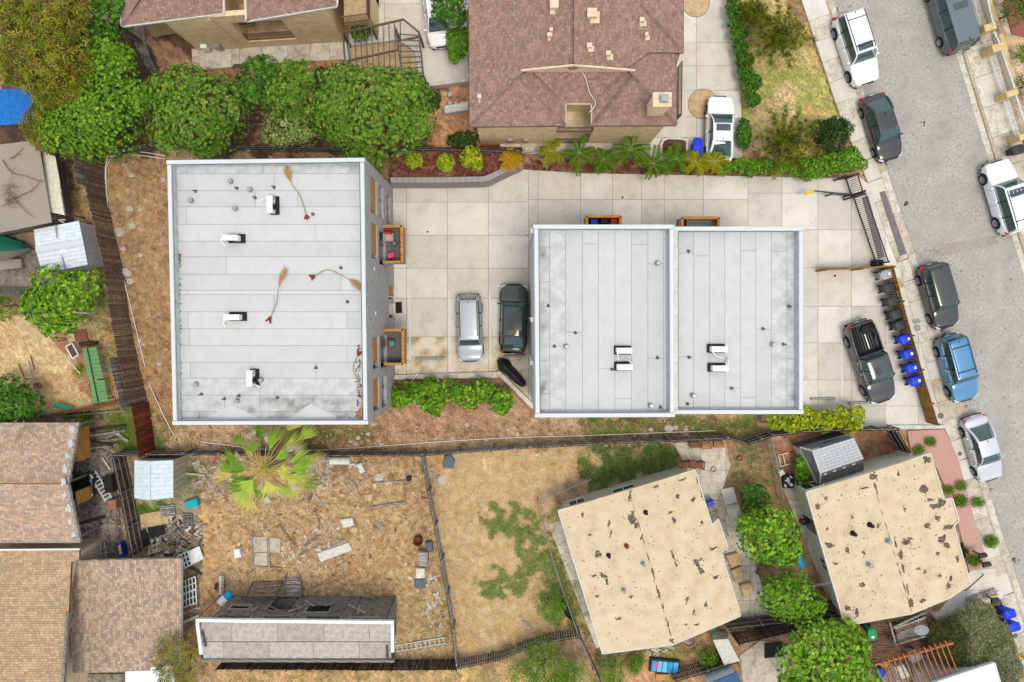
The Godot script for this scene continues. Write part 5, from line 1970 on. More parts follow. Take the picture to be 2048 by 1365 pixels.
	var gold:=[KL(194,166,130),KL(186,158,123),KL(200,173,138),KL(178,151,118),KL(191,163,127),KL(172,148,120)]
	var pink:=[KL(192,168,145),KL(180,156,136),KL(200,177,153),KL(168,146,129),KL(188,164,142),KL(158,142,130)]
	var und:=KL(112,88,72)
	var he:=3.2
	var ha:=thing("shingle_house","house with pinkish tan shingle roof and an orange ridge above a parked car","house",P(60,965))
	var NA:=slope(-80,846,155,846,he,60,960,0.32)
	var SA:=slope(-80,1084,158,1084,he,60,960,0.32)
	shingled(ha,NA,[-80,846,155,846,134,969,-80,969],tan_,und,0.15,0.24,31,0.4)
	shingled(ha,SA,[-80,1084,158,1084,134,969,-80,969],tan_,und,0.15,0.24,32,0.4)
	caps(ha,PP(-80,969,NA.pl),PP(134,969,NA.pl),[KL(226,158,96),KL(216,148,86)],0.26)
	edge_bar(ha,"barge_board",M.grey_wood2,PP(156,846,NA.pl),PP(134,969,NA.pl),0.16,0.2,0.05)
	edge_bar(ha,"barge_board",M.grey_wood2,PP(159,1084,SA.pl),PP(134,969,SA.pl),0.16,0.2,0.05)
	edge_bar(ha,"gutter",M.grey_plastic,PP(-80,1085,SA.pl),PP(158,1085,SA.pl),0.13,0.12,0.08)
	for i in 9:
		var g:=Geo.new()
		var t:=i/8.0
		var s:=NA if t<0.5 else SA
		var ex:float=lerpf(148,128,t*2) if t<0.5 else lerpf(128,150,t*2-1)
		sheet(g,blob(s,ex-rnd(1,6),lerpf(860,1070,t),rnd(5,9),rnd(8,15),0.0,700+i),0.0,0.03)
		putw(g,"bare_felt",M.shed_grey,ha)
	var g:=Geo.new()
	g.prism(poly([-80,860,60,860,60,1070,-80,1070],3.2),0.05,3.1)
	putw(g,"wall",M.beige_trim,ha)
	for q in [[150,852],[130,968],[152,1078]]:
		var p:=P(q[0],q[1],he)
		bxw(ha,"post",M.grey_wood1,Vector3(p.x-0.1,1.6,p.z),Vector3(0.14,3.1,0.14))
	# bare carport wall boards by the gable
	for q in [[147,860,150,925],[149,985,153,1010]]:
		g=Geo.new()
		var a:=P(q[0],q[1],3.0)
		var e:=P(q[2],q[3],3.0)
		g.bar(Vector3(a.x,2.2,a.z),Vector3(e.x,2.2,e.z),0.06,1.5)
		putw(g,"wall_board",M.honey_wood,ha)
	var hb:=thing("shingle_house","house with golden tan shingle roof in the far south-west corner","house",P(60,1240))
	var NB:=slope(-80,1103,158,1101,3.5,60,1300,0.22)
	shingled(hb,NB,[-80,1103,158,1101,158,1120,142,1124,137,1225,122,1440,-80,1440],gold,und,0.15,0.28,33,0.3)
	edge_bar(hb,"gutter",M.white_metal,PP(-80,1102,NB.pl),PP(158,1100,NB.pl),0.12,0.1,0.05)
	edge_bar(hb,"barge_board",M.grey_wood1,PP(136,1225,NB.pl)+Vector3(0,0.02,0),PP(122,1440,NB.pl)+Vector3(0,0.02,0),0.16,0.25,0.02)
	g=Geo.new()
	g.prism(Geometry2D.offset_polygon(poly([-80,1103,158,1101,137,1225,122,1440,-80,1440],3.5),-0.35)[0],0.05,3.4)
	putw(g,"wall",M.beige_trim,hb)
	var hc:=thing("shingle_house","wing with pinkish tan shingles in upright courses beside the chipboard shed","house",P(250,1230))
	var EC:=slope(362,1118,362,1340,2.3,150,1230,0.1)
	shingled(hc,EC,[142,1123,362,1118,362,1336,318,1342,145,1347,138,1225],pink,und,0.15,0.24,34,0.0)
	caps(hc,PP(143,1124,EC.pl)+Vector3(0,0.1,0),PP(141,1226,EC.pl)+Vector3(0,0.1,0),[KL(226,168,108),KL(212,152,96)],0.26,0.2)
	edge_bar(hc,"gutter",M.grey_plastic,PP(362.5,1118,EC.pl),PP(362.5,1336,EC.pl),0.12,0.12,0.08)
	edge_bar(hc,"barge_board",M.grey_wood1,PP(142,1122,EC.pl),PP(362,1117,EC.pl),0.08,0.2,0.08)
	g=Geo.new()
	g.prism(poly([150,1148,334,1146,334,1318,150,1324],2.3),0.05,2.2)
	putw(g,"wall",M.beige_trim,hc)
	g=Geo.new()
	g.prism(poly([250,1340,345,1332,352,1420,250,1420],2.5),2.42,2.5,0.01)
	var aw:=thing("awning","flat white patio awning below the pinkish shingle wing","awning",P(300,1360))
	putw(g,"canopy",M.white_metal,aw)
	for q in [[256,1344],[340,1338]]:
		var p:=P(q[0],q[1],2.4)
		bxw(aw,"post",M.white_metal,Vector3(p.x,1.25,p.z),Vector3(0.08,2.3,0.08))
	g=Geo.new()
	g.prism(poly([144,1346,250,1346,250,1420,144,1420],0),0.0,0.2,0.01)
	put(g,"back_patio",M.dark_path,self,"structure").set_meta("label","grey patio below the pinkish shingle wing")
# ------------------------------------------------------------------ sheds and roofs of sheet metal
func ribbed(b:Node3D,c:Array,n:int,m:Material,along_first:=true,rib:=0.03,called:="roof_sheet"):
	for i in n:
		var t0:=float(i)/n
		var t1:=float(i+1)/n
		var a:Vector3=c[0].lerp(c[1],t0) if along_first else c[0].lerp(c[3],t0)
		var a1:Vector3=c[0].lerp(c[1],t1) if along_first else c[0].lerp(c[3],t1)
		var e:Vector3=c[3].lerp(c[2],t0) if along_first else c[1].lerp(c[2],t0)
		var e1:Vector3=c[3].lerp(c[2],t1) if along_first else c[1].lerp(c[2],t1)
		var g:=Geo.new()
		var up:=Vector3(0,rib,0)
		var k:=0.10
		var am:=a.lerp(a1,k)
		var em:=e.lerp(e1,k)
		var an:=a.lerp(a1,1-k)
		var en:=e.lerp(e1,1-k)
		for q in [[a+up,am,em,e+up],[am,an,en,em],[an,a1+up,e1+up,en]]:
			g.up_tri(q[0],q[1],q[2])
			g.up_tri(q[0],q[2],q[3])
		putw(g,called,m,b)
func flat_pts(a:Array,h:float)->Array:
	var o:=[]
	for i in range(0,a.size(),2): o.append(P(a[i],a[i+1],h))
	return o
func shed_walls(b:Node3D,a:Array,h:float,m:Material,inset:=0.06,low:=0.05):
	var q:=Geometry2D.offset_polygon(poly(a,h),-inset)[0]
	var g:=Geo.new()
	g.prism(q,low,h-0.06)
	putw(g,"wall",m,b)
	for i in q.size():
		var p:=q[i]
		var e:=q[(i+1)%q.size()]
		var n:=int(p.distance_to(e)/0.35)
		for k in range(1,n):
			var c:=p.lerp(e,float(k)/n)
			bxw(b,"wall_rib",m,Vector3(c.x,(h+low)/2-0.05,c.y),Vector3(0.05,h-low-0.15,0.05),atan2(-(e-p).y,(e-p).x))
func build_outbuildings():
	# corrugated lean-to in the west, covered with fallen branches
	var b:=thing("corrugated_shed","shed with weathered corrugated roof strewn with bare branches","shed",P(30,370))
	var c:=[P(-60,296,2.9),P(76,280,2.9),P(103,445,2.7),P(-60,478,2.7)]
	var g:=Geo.new()
	var n:=34
	var rows:=[]
	for s in [0.0,0.5,1.0]:
		var row:=[]
		for i in n*4+1:
			var t:=float(i)/(n*4)
			row.append(c[0].lerp(c[1],t).lerp(c[3].lerp(c[2],t),s)+Vector3(0,sin(t*n*TAU)*0.028,0))
		rows.append(row)
	g.loft(rows,false,false)
	putw(g,"corrugated_roof",M.asbestos,b)
	shed_walls(b,[-60,300,74,285,100,440,-60,470],2.7,M.grey_wood1,0.1)
	ribbed(b,[P(82,300,2.45),P(110,314,2.35),P(131,431,2.3),P(97,424,2.45)],7,M.cream_panel,false,0.012,"cream_panel")
	for q in [[84,302,99,424],[110,315,130,430]]:
		edge_bar(b,"purlin",M.grey_wood3,P(q[0],q[1],2.3),P(q[2],q[3],2.3),0.08,0.1,0.02)
	for q in [[110,316],[129,428]]:
		var p:=P(q[0],q[1],2.2)
		bxw(b,"post",M.grey_wood3,Vector3(p.x,1.15,p.z),Vector3(0.1,2.1,0.1))
	for q in [[100,432,128,446],[102,440,130,440]]:
		edge_bar(b,"frame",M.white_wood,P(q[0],q[1],1.8),P(q[2],q[3],1.6),0.08,0.1,0)
	# branches fallen on it
	rng.seed=61
	for br in [[[4,320,22,345,48,352,80,363,94,360],"long bare branch lying across the corrugated roof"],[[16,402,40,392,66,378,82,358],"pale forked branch on the corrugated roof"],[[18,318,30,312,46,296],"short crooked branch at the upper edge of the corrugated roof"],[[30,400,48,420,68,437],"thin bare branch at the lower edge of the corrugated roof"]]:
		g=Geo.new()
		var pts:=[]
		for i in range(0,br[0].size(),2): pts.append(P(br[0][i],br[0][i+1],2.92+rnd(0.02,0.12)))
		g.tube(smooth(pts,4),0.035,0.015,6)
		for k in 3:
			var p:Vector3=pts[rng.randi()%(pts.size()-1)]
			g.tube([p,p+Vector3(rnd(-0.5,0.5),0.06,rnd(-0.5,0.5))],0.014,0.006,5)
		single(g,"fallen_branch",M.twig,br[1],"branch",pts[0])
	g=Geo.new()
	for k in 60:
		var p:=P(rnd(6,34),rnd(366,410),2.9+rnd(0.02,0.25))
		g.tube([p,p+Vector3(rnd(-0.3,0.3),rnd(-0.05,0.12),rnd(-0.3,0.3)),p+Vector3(rnd(-0.5,0.5),rnd(-0.05,0.06),rnd(-0.5,0.5))],0.012,0.005,4)
	single(g,"twig_nest",M.twig,"tangle of dry twigs heaped on the corrugated roof","twigs",P(20,388,2.9))
	# white metal shed
	b=thing("metal_shed","white ribbed metal shed against the tall brown fence","shed",P(120,495))
	c=[P(67,460,2.1),P(157,442,2.1),P(166,484,2.35),P(71,500,2.35)]
	var c2:=[P(71,500,2.35),P(166,484,2.35),P(175,530,2.1),P(84,547,2.1)]
	ribbed(b,c,6,M.shed_white,false)
	ribbed(b,c2,6,M.shed_white,false)
	edge_bar(b,"ridge_strip",M.coping,P(71,500,2.37),P(166,484,2.37),0.34,0.03,0)
	for t in [[110,450,116,492],[118,492,130,540]]:
		edge_bar(b,"roof_strap",M.grey_plastic,P(t[0],t[1],2.24),P(t[2],t[3],2.24),0.09,0.03,0.0)
	shed_walls(b,[67,460,157,442,175,530,84,547],2.1,M.shed_white)
	# blue tarpaulin roof in the corner
	b=thing("blue_canopy","bright blue tarpaulin canopy behind the olive tree in the corner","canopy",P(20,215))
	g=Geo.new()
	sheet(g,[P(-60,182,2.7),P(14,178,2.75),P(23,249,2.75),P(-60,254,2.7)],0.03)
	sheet(g,[P(14.4,178,2.75),P(62,178,2.6),P(71,246,2.6),P(23.4,249,2.75)],0.03)
	putw(g,"tarpaulin",M.tarp_blue,b)
	for q in [[4,184],[58,184],[66,242],[8,246]]:
		var p:=P(q[0],q[1],2.5)
		bxw(b,"post",M.grey_plastic,Vector3(p.x,1.3,p.z),Vector3(0.06,2.5,0.06))
	# pale ribbed shed by the junk pile
	b=thing("metal_shed","small pale aqua metal shed with tan siding beside the red fence end","shed",P(310,958))
	ribbed(b,[P(268,921,2.1),P(298,923,2.35),P(298,1001,2.35),P(268,997,2.1)],9,M.shed_aqua,false,0.02)
	ribbed(b,[P(298,923,2.35),P(346,921,2.1),P(346,996,2.1),P(298,1001,2.35)],9,M.shed_aqua,false,0.02)
	edge_bar(b,"ridge_strip",M.coping,P(298,923,2.38),P(298,1001,2.38),0.12,0.03,0)
	shed_walls(b,[268,921,346,921,346,996,268,998],2.1,M.shed_beige)
	# gambrel garden shed behind the eastern cottage
	b=thing("garden_shed","grey tiled barn-shaped plastic garden shed beside the pale cottage wall","shed",P(1665,925))
	var fr:=[P(1600,895,1.6),P(1625,902,2.35),P(1641,948,2.35),P(1640,973,1.6)]
	var bk:=[P(1697,868,1.6),P(1708,876,2.35),P(1728,918,2.35),P(1728,944,1.6)]
	for k in 3:
		var nn:int=[4,8,6][k]
		for i in nn:
			var t0:=float(i)/nn
			var t1:=float(i+1)/nn
			for j in 10:
				var s0:=j/10.0
				var s1:=(j+1)/10.0
				g=Geo.new()
				var q:=[]
				for uv in [[t0,s0],[t0,s1],[t1,s1],[t1,s0]]:
					q.append(fr[k].lerp(fr[k+1],uv[0]).lerp(bk[k].lerp(bk[k+1],uv[0]),uv[1]))
				var lift:=Vector3(0,0.02,0)
				var mid:Vector3=(q[0]+q[2])/2
				var ins:=[]
				for p in q: ins.append(p.lerp(mid,0.04))
				g.fq([ins[0],ins[1],ins[2]+lift,ins[3]+lift] if k==2 else [ins[0]+lift,ins[1]+lift,ins[2],ins[3]],Vector3(mid.x,0.5,mid.z))
				putw(g,"roof_tile",M.shed_grey if k<2 else (M.shed_dark if (i+j)%3 else M.steel_dark),b)
	g=Geo.new()
	for k in 3:
		g.fq([fr[k],fr[k+1],bk[k+1],bk[k]],P(1665,925,0.5))
	sheet(g,[fr[0],fr[3],bk[3],bk[0]],0.02)
	for e in [fr,bk]:
		var gp:Vector3=(e[0]+e[3])/2
		for k in 3: g.ft(e[k],e[k+1],gp,(fr[0]+bk[3])/2)
	g.prism(poly([1602,897,1697,870,1727,942,1640,971],1.6),0.1,1.58)
	putw(g,"shell",M.shed_dark,b)
	var fd:=Geo.new()
	fd.prism(poly([1600,898,1604,897,1642,970,1638,972],1.5),0.15,1.55)
	putw(fd,"door",M.shed_pale,b)
	for e in [[0,1],[1,2],[2,3]]:
		edge_bar(b,"roof_edge",M.shed_pale,fr[e[0]],fr[e[1]],0.09,0.07,-0.03)
	for k in 4:
		g=Geo.new()
		var p:Vector3=fr[2].lerp(bk[2],0.12+k*0.22)
		g.box(p+Vector3(0,-0.1,0.12),Vector3(0.22,0.05,0.2),Basis(Vector3.UP,0.3),0.01)
		putw(g,"skylight",M.cream_panel,b)
	g=Geo.new()
	g.box((fr[0]+fr[1])/2*0.5+(bk[0]+bk[1])/2*0.5+Vector3(0,0.03,0),Vector3(0.5,0.05,0.16),Basis(Vector3.UP,0.3))
	putw(g,"vent",M.black,b)
	# chipboard shed
	b=thing("chipboard_shed","unfinished chipboard shed with white fascia and open window holes","shed",P(590,1262))
	var y:=4.2
	c=[P(393,1238,y),P(788,1242,y),P(789,1324,y),P(403,1323,y)]
	var wz:Vector3=c[0]+Vector3(0.75,0,0.15)
	var wz2:Vector3=c[1]+Vector3(-0.55,0,0.15)
	g=Geo.new()
	var dw:=(wz2-wz).normalized()
	var sx:=func(px:float,py:float,h:float)->float:return (P(px,py,h)-wz).dot(dw)
	var ops:=[]
	for q in [[462,499,1211,1.9,2.45],[544,592,1204,0.3,2.6],[615,660,1211,1.6,2.8],[700,756,1235,3.55,4.0],[528,580,1234,3.4,3.95],[434,500,1234,3.4,3.95],[612,680,1234,3.3,3.9]]:
		ops.append([sx.call(q[0],q[2],(q[3]+q[4])/2),sx.call(q[1],q[2],(q[3]+q[4])/2),q[3],q[4]])
	wall(g,wz,wz2,0.05,y-0.2,0.1,Vector3(0,0,1),ops)
	var bz:=Vector3(0,0,c[3].z-c[0].z-0.2)
	wall(g,wz+bz,wz2+bz,0.05,y-0.2,0.1,Vector3(0,0,-1))
	wall(g,wz+Vector3(0,0,0.1),wz+bz-Vector3(0,0,0.1),0.05,y-0.2,0.1,Vector3(1,0,0))
	wall(g,wz2+Vector3(0,0,0.1),wz2+bz-Vector3(0,0,0.1),0.05,y-0.2,0.1,Vector3(-1,0,0))
	putw(g,"wall",M.chipboard_dark,b)
	for o in ops:
		for e in [[(o[0]+o[1])/2,o[2]-0.05,o[1]-o[0]+0.2,0.1],[(o[0]+o[1])/2,o[3]+0.05,o[1]-o[0]+0.2,0.1],[o[0]-0.05,(o[2]+o[3])/2,0.1,o[3]-o[2]],[o[1]+0.05,(o[2]+o[3])/2,0.1,o[3]-o[2]]]:
			g=Geo.new()
			g.box(wz+dw*e[0]+Vector3(0,e[1]-wz.y,-0.03),Vector3(e[2],e[3],0.05))
			putw(g,"batten",pick([M.grey_wood0,M.grey_wood2,M.chipboard_b]),b)
	for px in [420,470,520,600,690,712,780]:
		g=Geo.new()
		g.box(wz+dw*sx.call(px,1212,2.0)+Vector3(0,2.0-wz.y,-0.02),Vector3(0.06,3.9,0.04))
		putw(g,"stud",M.grey_wood3,b)
	for i in 16:
		var s0:=rnd(0.3,9.5)
		var h0:=rnd(0.2,2.6)
		g=Geo.new()
		g.bar(wz+dw*s0+Vector3(0,h0-wz.y,-0.09-0.01*i),wz+dw*(s0+rnd(-0.9,1.6))+Vector3(0,h0+rnd(0.1,1.3)-wz.y,-0.09-0.01*i),rnd(0.08,0.16),0.03,Vector3(0,0,1))
		putw(g,"loose_board",pick([M.grey_wood0,M.grey_wood2,M.grey_wood4,M.grey_wood1]),b)
	g=Geo.new()
	g.box((wz+wz2)/2+Vector3(0,0.5-wz.y,1.2),Vector3(10.2,0.1,2.2))
	putw(g,"floor",M.chipboard_dark,b)
	g=Geo.new()
	sheet(g,[c[0],c[1],c[2],c[3]],0.1,-0.03)
	putw(g,"roof_deck",M.black_wood1,b)
	var rows2:=[[1246,1284,[402,463,554,647,738,781]],[1285,1318,[405,446,538,626,718,782]]]
	for rr in rows2:
		for i in rr[2].size()-1:
			g=Geo.new()
			g.prism(Geometry2D.offset_polygon(poly([rr[2][i],rr[0],rr[2][i+1],rr[0],rr[2][i+1]+0.8,rr[1],rr[2][i]+0.8,rr[1]],y),-0.01)[0],y-0.05,y+0.005+rnd(0,0.01))
			putw(g,"chipboard_panel",pick([M.chipboard,M.chipboard_b]),b)
	edge_bar(b,"fascia",M.white_paint,c[0]+Vector3(0,0,0.07),c[1]+Vector3(0,0,0.07),0.2,0.24,-0.03)
	edge_bar(b,"fascia",M.white_paint,c[0]+Vector3(0.08,0,0.2),c[0].lerp(c[3],0.82)+Vector3(0.08,0,0),0.2,0.24,-0.03)
	edge_bar(b,"fascia",M.white_paint,c[1]+Vector3(-0.1,0,0.2),c[1].lerp(c[2],0.75)+Vector3(-0.1,0,0),0.2,0.24,-0.03)
	edge_bar(b,"fascia",M.grey_wood1,c[3]+Vector3(0,0,-0.07),c[2]+Vector3(0,0,-0.07),0.16,0.2,-0.01)
	edge_bar(b,"loose_board",M.black_wood2,P(404,1262,y+0.1),P(411,1294,y+0.1),0.14,0.06,0)
	edge_bar(b,"loose_board",M.black_wood2,P(774,1292,y+0.1),P(775,1320,y+0.1),0.14,0.06,0)
	# steps and leaning frames in front of it
	var st:=thing("wooden_steps","small grey wooden steps leading up to the chipboard shed","steps",P(582,1172))
	for k in 5:
		var a:=P(571,1158+k*8,0.15+k*0.12)
		var e:=P(601,1158+k*8,0.15+k*0.12)
		g=Geo.new()
		g.box((a+e)/2,Vector3(e.x-a.x,0.04,0.24))
		putw(g,"tread",pick([M.grey_wood2,M.grey_wood0,M.grey_wood4]),st)
	for px in [570,602]:
		g=Geo.new()
		g.bar(P(px,1150,0.1),P(px,1194,0.7),0.05,0.16)
		putw(g,"stringer",M.grey_wood1,st)
	var fm:=thing("timber_frame","dark open timber frame leaning against the chipboard shed wall","frame",P(525,1180))
	var fa:=[P(506,1165,0.15),P(566,1162,0.15),P(548,1200,1.6),P(488,1202,1.6)]
	for i in 4:
		g=Geo.new()
		g.bar(fa[i],fa[(i+1)%4],0.09,0.09)
		putw(g,"rail",M.black_wood4,fm)
	for t in [0.25,0.5,0.75]:
		g=Geo.new()
		g.bar(fa[0].lerp(fa[3],t),fa[1].lerp(fa[2],t),0.09,0.06)
		putw(g,"crossbar",pick([M.grey_wood1,M.grey_wood0]),fm)
	# white panelled roof at the south edge
	b=thing("white_roof_outbuilding","outbuilding with white panel roof next to the brown pergola slats","shed",P(1930,1355))
	c=[P(1862,1368,2.9),P(1989,1326,2.9),P(2022,1440,2.9),P(1885,1460,2.9)]
	ribbed(b,c,4,M.white_metal,true,0.02)
	edge_bar(b,"fascia",M.coping,c[0],c[1],0.1,0.2,0.04)
	edge_bar(b,"fascia",M.coping,c[1],c[2],0.1,0.2,0.04)
	shed_walls(b,[1862,1368,1989,1326,2022,1440,1885,1460],2.8,M.white_stucco,0.2)
	# blue roof
	b=thing("blue_roof_shed","dark blue shed roof at the south edge below the black slat fence","shed",P(1455,1360))
	g=Geo.new()
	sheet(g,[P(1416,1370,2.4),P(1474,1345,2.4),P(1500,1400,2.4),P(1436,1420,2.4)],0.08)
	var bm:=mat("navy_roof",K(40,84,130),0.5,"mottle",1.2)
	putw(g,"roof",bm,b)
	shed_walls(b,[1416,1370,1474,1345,1500,1400,1436,1420],2.3,M.shed_white,0.1)
	# green fibreglass lean-to
	b=thing("green_lean_to","low lean-to roofed with green fibreglass panels beside the brown fence","shed",P(190,750))
	var ga:=[[163,697,192,694,199,727,170,730],[170,731,199,728,206,757,177,761],[179,763,208,760,212,782,183,786],[183,787,212,783,216,803,186,807]]
	for q in ga:
		var k:=[P(q[0],q[1],1.25),P(q[2],q[3],1.05),P(q[4],q[5],1.05),P(q[6],q[7],1.25)]
		ribbed(b,k,4,M.green_panel,false,0.02,"green_panel")
	edge_bar(b,"purlin",M.black_wood1,P(174,697,1.26),P(196,805,1.26),0.05,0.04,-0.02)
	for q in [[165,700],[190,698],[186,802],[213,798]]:
		var p:=P(q[0],q[1],1.0)
		bxw(b,"post",M.grey_wood3,Vector3(p.x,0.55,p.z),Vector3(0.08,1.0,0.08))
	# white moulded shed by the south fence
	b=thing("white_plastic_shed","white moulded plastic shed with slanted roof below the gravel-roof cottage","shed",P(1450,1296))
	var wt:=[P(1426,1281,1.5),P(1456,1279,1.7),P(1480,1323,1.7),P(1449,1331,1.5)]
	var wbm:=[P(1424,1262,0.1),P(1456,1264,0.1),P(1474,1310,0.1),P(1444,1318,0.1)]
	g=Geo.new()
	sheet(g,wt,0.06)
	putw(g,"roof",M.shed_pale,b)
	g=Geo.new()
	for i in 4:
		g.fq([wbm[i],wbm[(i+1)%4],wt[(i+1)%4],wt[i]],P(1450,1296,0.8))
	putw(g,"wall",M.shed_pale,b)
# ------------------------------------------------------------------ fences
# the plan line is that of the fence's top edge at height h; boards stand on the ground below it
func board_fence(called:String,label:String,line:Array,h:float,ms:Array,bw:=0.15,rails:=true,side:=1.0,y0:=0.02,jitter:=0.06,m_rail:Material=null,gap:=0.0)->Node3D:
	var pts:=along(line,bw+gap,h)
	var c:Vector3=pts[pts.size()/2]
	var t:=thing(called,label,"fence",Vector3(c.x,0.05,c.z))
	var me:=box_mesh(Vector3(0.024,1.0,bw-0.008),0.0)
	for i in pts.size()-1:
		var a:Vector3=pts[i]
		var b:Vector3=pts[i+1]
		var d:=(b-a).normalized()
		var hh:=h-y0+rnd(-jitter,jitter*0.4)
		var bs:=Basis(Vector3.UP,atan2(d.x,d.z))*Basis(Vector3(1,0,0),rnd(-0.012,0.012))*Basis(Vector3(0,0,1),rnd(-0.02,0.02))
		bs=bs*Basis.from_scale(Vector3(1,hh,rnd(0.93,1.0)))
		var p:=(a+b)/2
		p.y=y0+hh/2
		inst(me,"board",ms[rng.randi()%ms.size()],t,Transform3D(bs,p-t.position))
	if rails:
		var r:Material=m_rail if m_rail else ms[0]
		for k in [0.18,0.55,0.9]:
			for i in range(0,line.size()-2,2):
				var a:=P(line[i],line[i+1],h)
				var b:=P(line[i+2],line[i+3],h)
				var d:=(b-a).normalized()
				var o:=Vector3(-d.z,0,d.x)*0.045*side
				var g:=Geo.new()
				g.bar(Vector3(a.x,y0+(h-y0)*k,a.z)+o,Vector3(b.x,y0+(h-y0)*k,b.z)+o,0.05,0.09)
				putw(g,"rail",r,t)
		var posts:=along(line,2.4,h)
		for i in posts.size():
			var q:Vector3=posts[i]
			var nx:Vector3=(posts[min(i+1,posts.size()-1)]-posts[max(i-1,0)]).normalized()
			var o:=Vector3(-nx.z,0,nx.x)*0.11*side
			bxw(t,"post",r,Vector3(q.x,(y0+h+0.05)/2,q.z)+o,Vector3(0.09,h+0.05-y0,0.09),atan2(nx.x,nx.z))
	return t
func chain_link(label:String,line:Array,h:float,y0:=0.08):
	var pts:=along(line,2.2,h)
	var c:Vector3=pts[pts.size()/2]
	var t:=thing("chain_link_fence",label,"fence",Vector3(c.x,0.05,c.z))
	for p in pts:
		var g:=Geo.new()
		g.tube([Vector3(p.x,y0,p.z),Vector3(p.x,h,p.z)],0.03,0.03,6)
		putw(g,"post",M.wire_mesh,t)
	for i in pts.size()-1:
		var g:=Geo.new()
		g.tube([pts[i],pts[i+1]],0.025,0.025,6)
		putw(g,"top_rail",M.wire_mesh,t)
		var a:Vector3=pts[i]
		var b:Vector3=pts[i+1]
		var l:=a.distance_to(b)
		var n:=int(l/0.14)
		var wm:=Geo.new()
		var hh:=h-y0
		for k in range(-int(hh/0.14),n):
			for s in [0,1]:
				var x0:=clampf(k*0.14,0,l)
				var x1:=clampf(k*0.14+hh,0,l)
				var ya:=h-(x0-k*0.14)
				var yb:=h-(x1-k*0.14)
				if x1-x0<0.05: continue
				var u0:=x0/l if s==0 else 1-x0/l
				var u1:=x1/l if s==0 else 1-x1/l
				wm.bar(Vector3(lerpf(a.x,b.x,u0),ya,lerpf(a.z,b.z,u0)),Vector3(lerpf(a.x,b.x,u1),yb,lerpf(a.z,b.z,u1)),0.006,0.006)
		putw(wm,"wire_mesh",M.wire_mesh,t)
func build_fences():
	rng.seed=404
	var old:=[M.old_wood0,M.old_wood1,M.old_wood2,M.old_wood3,M.old_wood4,M.old_wood1]
	var grey_:=[M.grey_wood0,M.grey_wood1,M.grey_wood2,M.grey_wood3,M.grey_wood1]
	var blk:=[M.black_wood0,M.black_wood1,M.black_wood2,M.black_wood3,M.black_wood4]
	# tall brown fence along the western strip
	board_fence("board_fence","tall weathered brown board fence along the dry strip west of the apartment block",[163,272,167,315,171,383,186,449,207,537,220,639,233,707,257,810],2.4,old,0.15,false)
	board_fence("board_fence","taller silvery grey fence boards behind the upper end of the brown fence",[139,269,145,304,150,366],3.2,grey_,0.14,false)
	board_fence("board_fence","silvery grey fence boards behind the lower end of the brown fence",[216,716,226,760,242,819],3.0,grey_,0.14,false)
	board_fence("board_fence","short fence stretch of dark red painted boards",[262,812,268,850,276,914],2.3,[M.red_paint,M.red_paint_b],0.16,false)
	board_fence("board_fence","grey plank fence running up to the blue canopy corner",[82,281,110,276,139,268],2.6,grey_,0.15,false)
	# dark fence along the northern boundary
	board_fence("board_fence","dark board fence behind the round trees along the northern boundary",[216,300,290,287,420,289,560,292,700,296],1.6,blk,0.16,true,1.0,0.05,0.03,M.steel_dark)
	board_fence("board_fence","dark board fence behind the mulch bed along the northern boundary",[700,296,860,297,960,299,1044,302],1.75,blk,0.16,true,1.0,0.05,0.03,M.steel_dark)
	for i in 7:
		var g:=Geo.new()
		var x:=294+i*14
		g.prism(poly([x,292+i*0.5,x+13,292.4+i*0.5,x+13,299+i*0.5,x,298.6+i*0.5]),0.0,0.42,0.01)
		single(g,"concrete_block",M.block_cap,"pale concrete block in the footing row under the northern fence","block",P(x+6,296),"concrete blocks under the northern fence")
	for q in [[498,302],[566,300]]:
		var g:=Geo.new()
		g.box(P(q[0],q[1],0.25),Vector3(0.34,0.4,0.22),Basis.IDENTITY,0.02)
		single(g,"junction_box",M.vent_metal,"small grey junction box %s"%("below the olive tree" if q[0]<520 else "below the pale green bush"),"box",P(q[0],q[1],0.05))
	# walkway railing near the shingle building
	var rail:=thing("metal_railing","grey pipe railing beside the walk under the yellow palms","railing",P(1090,305))
	for k in 6:
		var p:=P(1030+k*22,301+k*2,1.0)
		var g:=Geo.new()
		g.tube([Vector3(p.x,0.1,p.z),p],0.03,0.03,6)
		putw(g,"post",M.rail_silver,rail)
	for h in [0.55,1.0]:
		var g:=Geo.new()
		g.tube([P(1030,301,1.0)+Vector3(0,h-1.0,0),P(1140,311,1.0)+Vector3(0,h-1.0,0)],0.03,0.03,6)
		putw(g,"pipe",M.rail_silver,rail)
	# the southern boundary of the block, in three stretches
	board_fence("board_fence","dark slatted fence behind the fan palm and the junk yard",[222,914,300,912,430,911,640,914,842,913],1.6,blk,0.15,true,-1.0,0.05,0.04,M.grey_wood0)
	board_fence("board_fence","dark slatted fence above the straw yard",[846,913,1020,900,1188,891,1340,884],1.6,blk,0.14,true,-1.0,0.05,0.04,M.grey_wood0,0.03)
	board_fence("board_fence","dark slatted fence above the patio chairs",[1340,884,1400,882,1455,879],1.6,blk,0.14,true,-1.0,0.05,0.04,M.grey_wood0,0.02)
	board_fence("board_fence","dark fence bending round the weedy corner by the patio",[1456,879,1497,891,1548,874],1.7,[M.black_wood1,M.black_wood3],0.15,true,-1.0,0.05,0.02,M.grey_wood0)
	board_fence("board_fence","dark fence between the leafy shrubs and the garden shed",[1548,874,1611,866,1700,862,1800,862],1.7,[M.black_wood1,M.black_wood3],0.15,true,-1.0,0.05,0.02,M.grey_wood0)
	board_fence("board_fence","short black fence stretch beside the pink gravel yard",[1796,862,1822,906],1.7,[M.black_wood1,M.black_wood3],0.14,true,1.0,0.05,0.02,M.grey_wood0)
